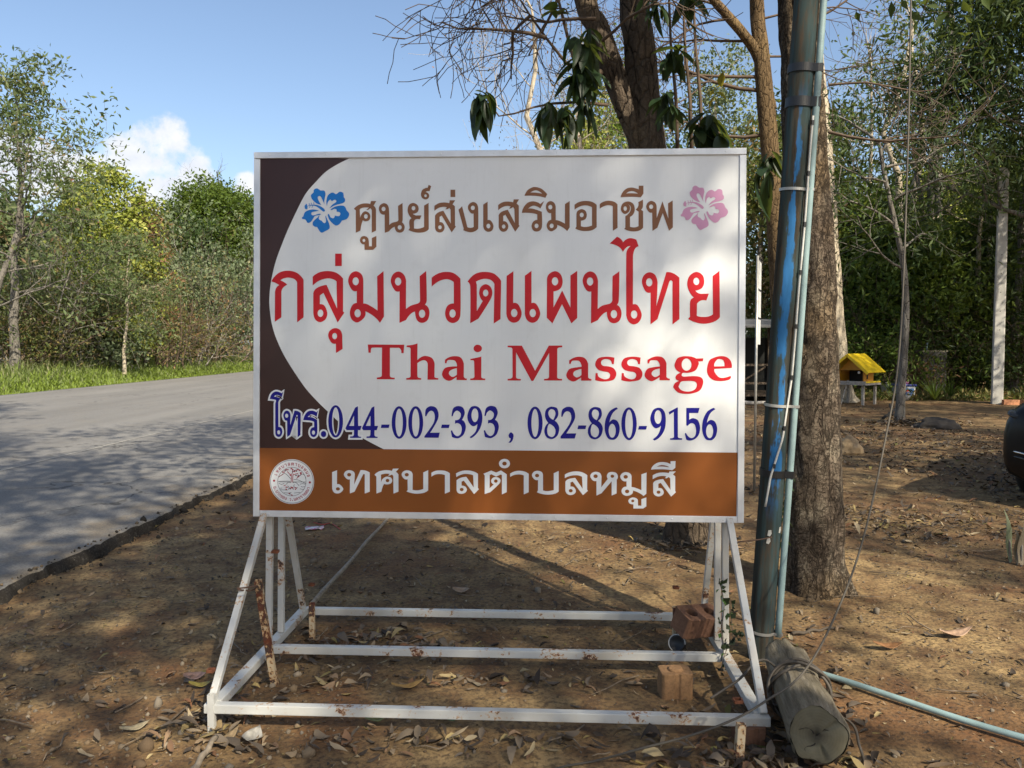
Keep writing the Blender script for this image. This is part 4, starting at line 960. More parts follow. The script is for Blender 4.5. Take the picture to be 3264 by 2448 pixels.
block('interlocking_brick', (0.955, 4.05, 0.195), (0.34, 0.10, 0.50), (0.24, 0.13, 0.115), MB1, 'red earth brick with two round holes on the rear right corner of the stand')
p = G(2158, 2232); block('interlocking_brick', (p.x, p.y + 0.05, 0.060), (0.03, 0, 0.06), (0.145, 0.11, 0.125), MB2, 'tan grooved earth brick standing behind the front bar', True)
p = G(2415, 2395); block('interlocking_brick', (p.x - 0.01, p.y + 0.09, 0.030), (0, 0, 0.3), (0.10, 0.12, 0.09), MB1, 'reddish brick wedged under the front right corner')
# black rubber cap beside the brick
M_RUB = plain('black_rubber', (0.018, 0.018, 0.018), 0.5)
c_ = empty('rubber_cap', (0.865, 4.06, 0.075), 'black round rubber cap with a white rim below the red brick', 'cap')
bm = bmesh.new()
prof = [(0.0, 0.0), (0.030, 0.004), (0.043, 0.018), (0.043, 0.04), (0.036, 0.048), (0.032, 0.04), (0.0, 0.034)]
rv = [[bm.verts.new((r * math.cos(a), r * math.sin(a), z)) for a in np.linspace(0, 2 * math.pi, 25)[:-1]] for r, z in prof[1:-1]]
for a_, b_ in zip(rv, rv[1:]):
    for i in range(24): bm.faces.new((a_[i], a_[(i + 1) % 24], b_[(i + 1) % 24], b_[i]))
bm.faces.new(rv[0][::-1]); bm.faces.new(rv[-1])
o = bm_obj('cap_body', bm, M_RUB, c_, True); o.rotation_euler = (1.25, 0, -0.5)
t_ = Tubes(); t_.add([(0.0425 * math.cos(a), 0.0425 * math.sin(a), 0.042) for a in np.linspace(0, 4.2, 30)], 0.003, 6)
o = t_.obj('rim', plain('white_rubber', (0.6, 0.58, 0.54)), c_); o.rotation_euler = (1.25, 0, -0.5)

# log
def wood_mat():
    k = NT('weathered_log')
    g_ = k.noise(5, 6, 0.65, vec=k.mapv((7, 7, 0.8))); a = k.noise(3.5, 5); b = k.noise(60, 4)
    c = k.ramp(g_, [(0.3, (0.075, 0.062, 0.044)), (0.5, (0.17, 0.145, 0.105)), (0.72, (0.27, 0.235, 0.18))])
    c = k.mix(k.ramp(a, [(0.45, 0), (0.7, 0.6)]), c, (0.115, 0.105, 0.062))
    k.col(c).set(Roughness=0.95, Specular_IOR_Level=0.1); k.bump(k.math('ADD', g_, k.math('MULTIPLY', b, 0.3)), 0.8, 0.012); return k.m
def end_mat():
    k = NT('sawn_log_end')
    v = k.n('VectorMath', operation='LENGTH'); mp = k.mapv((1, 1, 0)); k.l(mp, v.inputs[0])
    r_ = k.n('TexWave', wave_type='RINGS', rings_direction='Z'); r_.inputs['Scale'].default_value = 28; r_.inputs['Distortion'].default_value = 2.5; k.l(k.co(), r_.inputs['Vector'])
    a = k.noise(10, 5); c = k.mix(k.ramp(r_.outputs['Fac'], [(0.2, 0), (0.8, 0.45)]), (0.115, 0.100, 0.062), (0.092, 0.080, 0.050))
    c = k.mix(k.ramp(a, [(0.4, 0), (0.7, 0.7)]), c, (0.15, 0.14, 0.10))
    c = k.mix(k.ramp(v.outputs[1] if False else v.outputs['Value'], [(0.012, 0.9), (0.045, 0)]), c, (0.035, 0.03, 0.02))
    k.col(c).set(Roughness=0.95); k.bump(a, 0.5, 0.01); return k.m
LN, LF = D(2603, 2345, 2.93), D(2500, 2085, 3.86)
log = empty('wooden_log', (LN.x, LN.y, 0), 'thick weathered grey log lying beside the foot of the blue pole', 'log')
def build_log():
    ax = (LF - LN); L = ax.length; z = ax.normalized(); x = Vector((0, 0, 1)).cross(z).normalized(); y = z.cross(x)
    M = Matrix((x, y, z)).transposed().to_4x4(); M.translation = LN - Vector((LN.x, LN.y, 0))
    n, k = 44, 48; rows = []
    bm = bmesh.new()
    for i in range(n):
        t = i / (n - 1); row = []
        for j in range(k):
            a = 2 * math.pi * j / k
            r = 0.114 - 0.022 * t + 0.006 * math.sin(2 * a + 1) + 0.022 * noise.noise((math.cos(a) * 1.5, math.sin(a) * 1.5, t * 3)) + 0.006 * noise.noise((math.cos(a) * 5, math.sin(a) * 5, t * 1.2 + 5))
            zz = t * L
            if t > 0.85: zz -= (t - 0.85) / 0.15 * (0.16 * (noise.noise((math.cos(a) * 2.2, math.sin(a) * 2.2, 9)) + 0.35) + 0.05 * noise.noise((math.cos(a) * 9, math.sin(a) * 9, 2)))
            if t < 0.05: r -= 0.010 * (1 - t / 0.05) ** 2
            row.append(bm.verts.new((r * math.cos(a), r * math.sin(a), zz)))
        rows.append(row)
    for i in range(n - 1):
        for j in range(k): bm.faces.new((rows[i][j], rows[i][(j + 1) % k], rows[i + 1][(j + 1) % k], rows[i + 1][j]))
    c = bm.verts.new((0, 0, L * 0.86))
    for j in range(k): bm.faces.new((rows[-1][j], rows[-1][(j + 1) % k], c))
    o = bm_obj('bark_side', bm, wood_mat(), log, True); o.matrix_local = M
    bm = bmesh.new(); ring_ = []; nr = 9
    c0 = bm.verts.new((0, 0, 0.010)); prev = None
    for q in range(1, nr + 1):
        row = []
        for j in range(k):
            a = 2 * math.pi * j / k; r = (0.102 + 0.006 * math.sin(2 * a + 1) + 0.022 * noise.noise((math.cos(a) * 1.5, math.sin(a) * 1.5, 0))) * q / nr
            dz = 0.004 * noise.noise((r * 40 * math.cos(a), r * 40 * math.sin(a), 3)) + (0.014 if abs((a + 0.7) % (2 * math.pi) - math.pi) < 0.07 and q > 2 else 0) + (0.012 if abs((a - 1.2) % (2 * math.pi) - math.pi) < 0.07 and q > 3 else 0)
            row.append(bm.verts.new((r * math.cos(a), r * math.sin(a), dz + 0.0015 if q < nr else 0.004)))
        for j in range(k):
            if prev: bm.faces.new((prev[j], prev[(j + 1) % k], row[(j + 1) % k], row[j]))
            else: bm.faces.new((c0, row[(j + 1) % k], row[j]))
        prev = row
    o = bm_obj('sawn_end', bm, end_mat(), log, True); o.matrix_local = M
    # drying cracks: thin tubes on the upper side, crack shadow given as dark colour
    t_ = Tubes()
    for a0, t0, t1, sw in ((-1.9, 0.05, 0.42, 0.3), (-1.25, 0.30, 0.72, -0.25), (-2.3, 0.02, 0.2, 0.2)):
        pts = []
        for t in np.linspace(t0, t1, 14):
            a = a0 + sw * (t - t0) + 0.05 * noise.noise((t * 14, a0, 0)); r = 0.114 - 0.022 * t + 0.006 * math.sin(2 * a + 1) + 0.022 * noise.noise((math.cos(a) * 1.5, math.sin(a) * 1.5, t * 3)) + 0.006 * noise.noise((math.cos(a) * 5, math.sin(a) * 5, t * 1.2 + 5))
            pts.append((r * math.cos(a), r * math.sin(a), t * L))
        t_.add(pts, [0.0008 + 0.0024 * math.sin(math.pi * i / 13) for i in range(14)], 5)
    o = t_.obj('crack', plain('crack_shadow_wood', (0.02, 0.016, 0.012), 1.0), log); o.matrix_local = M
    t_ = Tubes()
    for a, r0, r1 in ((0.5, 0.01, 0.085), (2.6, 0.0, 0.06), (5.1, 0.03, 0.09)):
        pts = [((r0 + (r1 - r0) * t) * math.cos(a + 0.3 * math.sin(5 * t + a)), (r0 + (r1 - r0) * t) * math.sin(a + 0.3 * math.sin(5 * t + a)), 0.003) for t in np.linspace(0, 1, 9)]
        t_.add(pts, [0.0030, 0.0027, 0.0023, 0.002, 0.002, 0.0017, 0.0014, 0.001, 0.0006], 5)
    o = t_.obj('end_crack', plain('end_crack_shadow', (0.02, 0.016, 0.012), 1.0), log); o.matrix_local = M  # radial splits: thin tubes with the shade inside a crack put into their colour
    return M
LOGM = build_log()
LOGW = Matrix.Translation((LN.x, LN.y, 0)) @ LOGM
def round_log(t, a, off):
    L = (LF - LN).length; r = 0.122 - 0.016 * t + off
    return LOGW @ Vector((r * math.cos(a), r * math.sin(a), t * L))
M_CABLE = plain('grey_brown_cable', (0.075, 0.062, 0.048), 0.65)
coil = empty('cable_coil', (LN.x, LN.y, 0), 'old brown cable wound several turns round the log', 'cable')
for (t0, off, d) in ((0.44, 0.006, 0.02), (0.475, 0.005, -0.015), (0.50, 0.013, 0.01), (0.455, 0.017, 0.03)):
    pts = [round_log(t0 + d * math.sin(3 * a + off * 300), a, off + 0.002 * math.sin(5 * a)) - Vector((LN.x, LN.y, 0)) for a in np.linspace(0, 2 * math.pi, 50)]
    tube_obj('turn', pts, 0.0065, M_CABLE, coil, 7)
# hanging cable that comes down from above, crosses the log and ends on the soil
pts = [D(2915, -420, 4.5), D(2905, -60, 4.3), D(2893, 500, 4.05), D(2868, 1100, 3.85), D(2818, 1420, 3.7), D(2745, 1740, 3.5), D(2650, 1990, 3.32), D(2555, 2150, 3.17), D(2440, 2235, 3.02), D(2340, 2293, 2.95), D(2200, 2345, 2.93), D(2060, 2382, 2.93)]
for px, py in ((1900, 2425), (1800, 2443), (1720, 2470)): pts.append(G(px, py, 0.012))
tag(tube_obj('hanging_cable', spline(pts, 8), 0.0046, plain('old_grey_cable', (0.085, 0.072, 0.055), 0.7, 0, 0.25, 3), None, 8), 'thin grey cable hanging from above down past the pole to the soil', 'cable')
pts = [D(2265, 2226, 3.32), D(2350, 2170, 3.36), D(2445, 2105, 3.44), round_log(0.58, -1.95, 0.012), round_log(0.60, -1.4, 0.012), round_log(0.555, -0.9, 0.014), round_log(0.45, -0.45, 0.016), D(2690, 2290, 3.12), D(2740, 2380, 2.98), G(2756, 2450, 0.01), G(2762, 2520, 0.01)]
tag(tube_obj('loop_cable', spline(pts, 8), 0.0055, M_CABLE, None, 7), 'brown cable looping over the log from the stand to the soil', 'cable')
# PVC pipe on the ground
M_PVC = plain('pale_blue_pvc', (0.27, 0.38, 0.38), 0.5, 0, 0.16, 5)
pts = [G(2600, 2142, 0.02), G(2700, 2172, 0.022), G(2850, 2222, 0.024), G(3060, 2292, 0.024), G(3264, 2352, 0.024), G(3500, 2415, 0.024)]
tag(tube_obj('pvc_pipe', spline(pts, 5), 0.0138, M_PVC, None, 16), 'pale blue plastic pipe lying on the soil right of the log', 'pipe')

# blue pole
def pole_mat():
    k = NT('weathered_blue_pole')
    mp = k.n('SeparateXYZ'); k.l(k.co(), mp.inputs[0])
    st = k.noise(2.2, 5, 0.6, vec=k.mapv((9, 9, 0.5))); a = k.noise(1.1, 4, 0.55); b = k.noise(45, 4, 0.7, vec=k.mapv((1, 1, 0.15)))
    base = k.ramp(st, [(0.30, (0.022, 0.019, 0.015)), (0.44, (0.042, 0.042, 0.035)), (0.57, (0.042, 0.064, 0.064)), (0.78, (0.065, 0.115, 0.130))])
    base = k.mix(k.ramp(b, [(0.5, 0), (0.68, 0.7)]), base, (0.085, 0.055, 0.034))
    # bright paint left in a vertical band, broken up by bare rings
    band = k.math('SUBTRACT', 1.0, k.math('MULTIPLY', k.math('ABSOLUTE', k.math('ADD', mp.outputs[0], 0.012)), 30.0))
    band = k.math('ADD', band, k.math('MULTIPLY', k.math('SUBTRACT', a, 0.5), 3.2))
    band = k.math('ADD', band, k.math('MULTIPLY', k.math('SUBTRACT', st, 0.5), 3.0))
    band = k.math('ADD', band, k.math('MULTIPLY', k.math('SUBTRACT', b, 0.5), 1.6))
    band = k.math('ADD', band, k.math('MULTIPLY', k.math('SUBTRACT', k.noise(6, 4, 0.6, vec=k.mapv((2, 2, 0.8))), 0.5), 3.0))
    lim = k.ramp(k.math('MULTIPLY', mp.outputs[2], 0.25), [(0.18, 0), (0.25, 1), (0.64, 1), (0.73, 0)])
    paint = k.math('MULTIPLY', k.ramp(band, [(0.45, 0), (0.7, 0.95)]), lim)
    c = k.mix(paint, base, k.mix(k.ramp(b, [(0.3, 0), (0.7, 1)]), (0.028, 0.12, 0.27), (0.035, 0.16, 0.38)))
    ring_ = k.noise(1.0, 3, 0.5, vec=k.mapv((0.6, 0.6, 7)))
    c = k.mix(k.ramp(ring_, [(0.64, 0), (0.70, 0.9)]), c, (0.045, 0.034, 0.026))
    k.col(c).set(Roughness=0.9, Specular_IOR_Level=0.12); k.bump(b, 0.4, 0.004); return k.m
PB = G(2421, 2096); PT = D(2571, 0, PB.y)
pd = (PT - PB).normalized()
pole = empty('utility_pole', (PB.x, PB.y, 0), 'leaning weathered blue utility pole with pipe strapped on, beside the sign', 'pole')
z = pd; x = Vector((0, 1, 0)).cross(z).normalized(); y = z.cross(x)
PM = Matrix((x, y, z)).transposed().to_4x4()
t_ = Tubes(); t_.add([(0, 0, h) for h in np.linspace(-0.3, 7.0, 60)], [0.061 - 0.0012 * max(0, h) * 0.2 for h in np.linspace(-0.3, 7.0, 60)], 32)
o = t_.obj('shaft', pole_mat(), pole); o.matrix_local = PM
cpx = 0.060
def side(h): return (cpx + 0.008 * math.sin(h * 1.7) * 0.3, -0.042)
t_ = Tubes(); t_.add([(side(h)[0] + 0.012, side(h)[1] + 0.004 * math.sin(2 * h), h) for h in np.linspace(0.13, 7.0, 60)], 0.0165, 16)
o = t_.obj('conduit_pipe', M_PVC, pole); o.matrix_local = PM
t_ = Tubes(); hs = np.linspace(0.95, 2.75, 60)
def cab(h):
    w = np.interp(h, [0.75, 0.95, 1.15, 1.45, 1.75, 2.05, 2.35, 2.75], [-0.075, -0.055, -0.005, 0.016, 0.020, 0.024, 0.026, 0.03])
    return (w + 0.022, -0.064 - 0.004 * math.sin(h * 9), h)
hs = np.linspace(0.80, 2.75, 70); t_.add([cab(h) for h in hs], 0.0055, 7); o = t_.obj('signal_cable', plain('white_cable', (0.55, 0.54, 0.50)), pole); o.matrix_local = PM
def band(h, wd, m, name, r=0.0655):
    bm = bmesh.new(); rows = []
    P_ = []
    for a in np.linspace(0, 2 * math.pi, 41)[:-1]:
        px_, py_ = r * math.cos(a), r * math.sin(a)
        # the strap also goes round the pipe
        qx, qy = side(h)[0] + 0.012 - 0, side(h)[1]
        d1 = math.hypot(qx, qy) * max(0, math.cos(a - math.atan2(qy, qx)))
        off = d1 * d1 - (qx * qx + qy * qy) + 0.020 ** 2
        rr_ = r if off <= 0 else max(r, d1 + math.sqrt(off))
        P_.append((rr_ * math.cos(a), rr_ * math.sin(a)))
    for dz, e in ((-wd / 2, -0.0015), (-wd / 2, 0.0015), (wd / 2, 0.0015), (wd / 2, -0.0015)):
        rows.append([bm.verts.new((x_ * (1 + e / 0.06), y_ * (1 + e / 0.06), h + dz + 0.004 * math.sin(i * 0.16))) for i, (x_, y_) in enumerate(P_)])
    for a_, b_ in zip(rows, rows[1:] + rows[:1]):
        for i in range(40): bm.faces.new((a_[i], a_[(i + 1) % 40], b_[(i + 1) % 40], b_[i]))
    o = bm_obj(name, bm, m, pole, False); o.matrix_local = PM
M_TAPE = plain('black_tape', (0.012, 0.012, 0.013), 0.4); M_STEEL = plain('steel_strap', (0.42, 0.41, 0.38), 0.45, 0.6)
def hp(py): return (D(2500, py, PB.y).z) / pd.z
for py, wd, m, nm in ((222, 0.040, M_TAPE, 'tape_band'), (330, 0.048, M_TAPE, 'tape_band'), (606, 0.014, M_STEEL, 'steel_strap'), (1290, 0.014, M_STEEL, 'steel_strap'), (1505, 0.036, M_TAPE, 'tape_band'), (2008, 0.014, M_STEEL, 'steel_strap')):
    band(hp(py), wd, m, nm)
for py in (400, 560, 720, 870, 1040, 1200, 1360, 1480):
    h = hp(py); c_ = cab(h)
    o = box('cable_clip', (c_[0], c_[1] - 0.003, h), (0.012, 0.012, 0.022), M_TAPE, pole); o.matrix_local = PM @ o.matrix_local
# scraps of paper left on the pole
for i, (py, dx_, w_, h_) in enumerate(((1690, -0.015, 0.02, 0.03), (1715, -0.018, 0.022, 0.028), (1680, 0.04, 0.015, 0.03))):
    a = math.asin(max(-1, min(1, dx_ / 0.062))) - math.pi / 2
    bm = bmesh.new(); vs_ = [bm.verts.new((0.0632 * math.cos(a + u), 0.0632 * math.sin(a + u), hp(py) + v)) for u, v in ((-0.15, -h_ / 2), (0.05, -h_ * 0.6), (0.17, -h_ * 0.1), (0.12, h_ / 2), (-0.1, h_ * 0.4))]
    bm.faces.new(vs_); o = bm_obj('paper_scrap', bm, plain('paper_scrap', (0.6, 0.58, 0.52)), pole); o.matrix_local = PM

# bamboo stick, small stick, litter
def stick(name, a, b, r, m, label, cat):
    A_, B_ = Vector(a), Vector(b); n = 14
    pts = [A_.lerp(B_, i / (n - 1)) + Vector((0, 0, 0.006 * math.sin(i * 1.3))) for i in range(n)]
    tag(tube_obj(name, pts, [r * (1 - 0.35 * i / n + 0.08 * (i % 3 == 0)) for i in range(n)], m, None, 8), label, cat)
M_BAM = plain('grey_bamboo', (0.27, 0.22, 0.16), 0.75, 0, 0.2, 30)
stick('bamboo_stick', G(990, 1932, 0.05), G(1290, 1590, 0.03), 0.015, M_BAM, 'long straight bamboo stick lying behind the stand', 'stick')
stick('dry_stick', G(600, 2480, 0.015), G(690, 2345, 0.05), 0.014, M_BAM, 'pale dry stick at the lower edge left of the stand', 'stick')
stick('dry_stick', G(2525, 2020, 0.02), G(2660, 2000, 0.015), 0.009, plain('dark_stick', (0.09, 0.07, 0.05), 0.9), 'dark thin stick on the soil right of the blue pole', 'stick')
p = G(1003, 1690)
bm = bmesh.new()
gv = [[bm.verts.new(((i / 6 - 0.5) * 0.16, (j / 4 - 0.5) * 0.10, 0.02 + 0.02 * noise.noise((i * 0.9, j * 1.1, 3)))) for j in range(5)] for i in range(7)]
for i in range(6):
    for j in range(4): bm.faces.new((gv[i][j], gv[i + 1][j], gv[i + 1][j + 1], gv[i][j + 1]))
k = NT('printed_packet'); k.col(k.ramp(k.noise(14, 2), [(0.42, (0.62, 0.60, 0.58)), (0.5, (0.55, 0.16, 0.24)), (0.62, (0.60, 0.56, 0.56))], 'CONSTANT')).set(Roughness=0.35)
o = bm_obj('crumpled_packet', bm, k.m, None, True); o.location = (p.x, p.y, 0); o.rotation_euler = (0, 0, 0.3); md = o.modifiers.new('thickness', 'SOLIDIFY'); md.thickness = 0.002
tag(o, 'crumpled pink and white packet on the soil behind the sign', 'packet')
tag(tube_obj('red_string', spline([G(1000, 1665, 0.012), G(1030, 1672, 0.014), G(1055, 1668, 0.012), G(1085, 1688, 0.012)], 6), 0.004, plain('red_cord', (0.42, 0.04, 0.03))), 'short piece of red string beside the packet', 'string')

# vine on the right posts
M_VLEAF = leaf_mat('vine_leaf', [(0, (0.012, 0.018, 0.012)), (0.7, (0.03, 0.045, 0.02)), (1, (0.07, 0.14, 0.03))], 0.1)
vine = empty('climbing_vine', G(2310, 2130), 'dark half-dead vine climbing the right posts of the stand', 'vine')
vo = Vector(vine.location); rv_ = random.Random(5)
stems = [[(2300, 2150, 3.78), (2306, 2080, 3.80), (2302, 2000, 3.80), (2308, 1930, 3.80), (2300, 1880, 3.79), (2292, 1850, 3.8)], [(2296, 2140, 3.76), (2320, 2060, 3.78), (2345, 2030, 3.76), (2362, 2015, 3.74)], [(2338, 2040, 3.77), (2332, 1980, 3.77), (2326, 1925, 3.77)]]
for st in stems:
    pts = spline([D(*q) for q in st], 5)
    tube_obj('stem', [Vector(q) - vo for q in pts], 0.0022, M_TWIG, vine, 5)
LM = []
for i in range(3):
    V_, F_, A_ = leaf_arrays(np.zeros((1, 3)), 0.034, 0.75, np.random.default_rng(i + 3), 0.9); A_[:] = (0.1, 0.5, 0.97)[i]
    LM.append(arr_mesh('vine_leaf', V_, F_, M_VLEAF, False, A_))
for st in stems:
    pts = spline([D(*q) for q in st], 5)
    for q in pts[1::1]:
        for _ in range(rv_.choice((1, 1, 2))):
            o = me_obj('leaf', LM[rv_.choice((0, 0, 0, 1, 1, 1, 2)) if rv_.random() < 0.9 else 2], vine)
            o.location = Vector(q) - vo + Vector((rv_.uniform(-0.012, 0.012), rv_.uniform(-0.02, 0.0), rv_.uniform(-0.01, 0.01)))
            o.rotation_euler = (rv_.uniform(-0.6, 0.6), rv_.uniform(-0.6, 0.6), rv_.uniform(0, 6.28)); o.scale = (rv_.uniform(0.6, 1.2),) * 3
# ------------------------------------------------------------------ trees
def bark_mat(name, c0, c1, c2, scale=9.0, crack=0.5, zs=0.35, mot=1.6):
    k = NT(name)
    wn_ = k.n('TexNoise'); wn_.inputs['Scale'].default_value = scale * 0.55; wn_.inputs['Detail'].default_value = 4; k.l(k.mapv((1, 1, zs)), wn_.inputs['Vector'])
    ad = k.n('VectorMath', operation='MULTIPLY_ADD'); k.l(wn_.outputs['Color'], ad.inputs[0]); ad.inputs[1].default_value = (1.3 / scale,) * 3; k.l(k.mapv((1, 1, zs)), ad.inputs[2]); mv = ad.outputs[0]
    wob = k.noise(5, 3)
    vd = k.voro(scale, 'DISTANCE_TO_EDGE', vec=mv); v2 = k.voro(scale * 2.3, 'DISTANCE_TO_EDGE', vec=mv)
    v1 = k.n('RGBToBW'); k.l(k.voro(scale, 'F1', vec=mv, out='Color'), v1.inputs[0])
    a = k.noise(mot, 6, 0.65, vec=k.mapv((1, 1, 0.6))); b = k.noise(40, 5, 0.7)
    c = k.ramp(a, [(0.3, c0), (0.55, c1), (0.75, c2)])
    c = k.mix(0.5, c, k.ramp(v1.outputs[0], [(0.1, 0.30), (0.9, 0.70)]), 'SOFT_LIGHT')
    c = k.mix(k.ramp(b, [(0.35, 0.5), (0.6, 0)]), c, tuple(x * 0.45 for x in c0))
    cr = k.math('MAXIMUM', k.ramp(vd, [(0.0, 1), (crack * 0.09, 0)]), k.ramp(v2, [(0.0, 0.45), (crack * 0.035, 0)]))
    c = k.mix(k.math('MULTIPLY', cr, k.ramp(wob, [(0.44, 0.0), (0.60, 1)])), c, tuple(x * 0.16 for x in c0))
    k.col(c).set(Roughness=0.95, Specular_IOR_Level=0.15)
    h = k.math('ADD', k.math('MULTIPLY', k.ramp(vd, [(0, 0), (crack * 0.16, 1)]), 0.6), k.math('ADD', k.math('MULTIPLY', b, 0.3), k.math('MULTIPLY', k.ramp(v2, [(0, 0), (crack * 0.1, 1)]), 0.12)))
    k.bump(h, 1.0, 0.03)
    return k.m
def fissured_bark():
    k = NT('fissured_bark')
    def ridge(scale, vec, w): return k.ramp(k.math('ABSOLUTE', k.math('SUBTRACT', k.noise(scale, 5, 0.6, vec=k.mapv(vec), dist=0.8), 0.5)), [(0.0, 1), (w, 0)])
    ver = ridge(13, (1, 1, 0.28), 0.040); hor = ridge(15, (0.55, 0.55, 1.3), 0.022); fine = ridge(34, (1, 1, 0.5), 0.035)
    cr = k.math('MAXIMUM', ver, k.math('MAXIMUM', k.math('MULTIPLY', hor, 0.8), k.math('MULTIPLY', fine, 0.55)))
    a = k.noise(6, 6, 0.7, vec=k.mapv((1, 1, 0.6))); b = k.noise(50, 5, 0.75); c2 = k.noise(1.3, 4)
    c = k.ramp(a, [(0.30, (0.070, 0.050, 0.036)), (0.50, (0.135, 0.105, 0.078)), (0.62, (0.22, 0.182, 0.135)), (0.75, (0.36, 0.31, 0.23))])
    c = k.mix(k.ramp(c2, [(0.5, 0), (0.68, 0.6)]), c, (0.25, 0.165, 0.075))
    c = k.mix(k.ramp(b, [(0.36, 0.55), (0.58, 0)]), c, (0.045, 0.034, 0.026))
    c = k.mix(k.math('MULTIPLY', cr, 0.9), c, (0.016, 0.012, 0.009))
    k.col(c).set(Roughness=0.95, Specular_IOR_Level=0.12)
    k.bump(k.math('ADD', k.math('MULTIPLY', k.math('SUBTRACT', 1.0, cr), 0.7), k.math('MULTIPLY', b, 0.3)), 0.9, 0.02)
    return k.m
M_BARK1 = fissured_bark()
M_BARK2 = bark_mat('dark_brown_bark', (0.060, 0.045, 0.034), (0.12, 0.092, 0.068), (0.20, 0.15, 0.10), 16.0, 0.8, 0.4)
M_BARK3 = bark_mat('yellow_brown_bark', (0.10, 0.065, 0.035), (0.17, 0.115, 0.06), (0.25, 0.17, 0.08), 18.0, 0.6, 0.3)
M_PALE = bark_mat('pale_smooth_bark', (0.42, 0.36, 0.27), (0.55, 0.47, 0.35), (0.62, 0.55, 0.43), 4.0, 0.12, 0.25)
M_GREYB = bark_mat('grey_bark', (0.14, 0.125, 0.105), (0.23, 0.21, 0.18), (0.33, 0.30, 0.26), 10.0, 0.4, 0.3)
M_TWG = plain('brown_branch', (0.11, 0.075, 0.05), 0.9, 0, 0.2, 5)
M_TWGG = plain('grey_branch', (0.27, 0.245, 0.21), 0.9, 0, 0.2, 3)

def grow_branch(T, p, d, L, r, lev, rg, tips, kids=(5, 5, 4), spread=0.75, up=0.10, wig=0.16, shrink=0.58, minr=0.004, r_end=0.35, start=0.3):
    n = max(5, 8 - lev); P = [np.array(p, float)]; dd = np.array(d, float); st = L / (n - 1); dirs = [dd]
    for i in range(n - 1):
        dd = dd + rg.normal(0, wig, 3) + np.array([0, 0, up]); dd /= np.linalg.norm(dd)
        P.append(P[-1] + dd * st); dirs.append(dd)
    rad = np.linspace(r, max(minr, r * r_end), n)
    T.add(P, rad, 12 if r > 0.12 else (7 if r > 0.04 else 4), cap=False)
    if lev >= len(kids):
        tips.append((P[-1], dirs[-1], L)); tips.append((P[n // 2], dirs[n // 2], L)); return
    k = kids[lev]
    for j in range(k):
        t = start + (1 - start) * (j + rg.uniform(0.2, 0.9)) / k; f = t * (n - 1); i = min(int(f), n - 2)
        q = P[i] + (P[i + 1] - P[i]) * (f - i)
        ax = rg.normal(size=3); ax -= dirs[i] * ax.dot(dirs[i]); ax /= np.linalg.norm(ax) + 1e-9
        nd = dirs[i] * (1 - spread * 0.55) + ax * spread; nd /= np.linalg.norm(nd)
        grow_branch(T, q, nd, L * shrink * rg.uniform(0.7, 1.25), max(minr, rad[i] * 0.55), lev + 1, rg, tips, kids, spread, up, wig, shrink, minr, r_end, 0.2)
    tips.append((P[-1], dirs[-1], L * shrink))
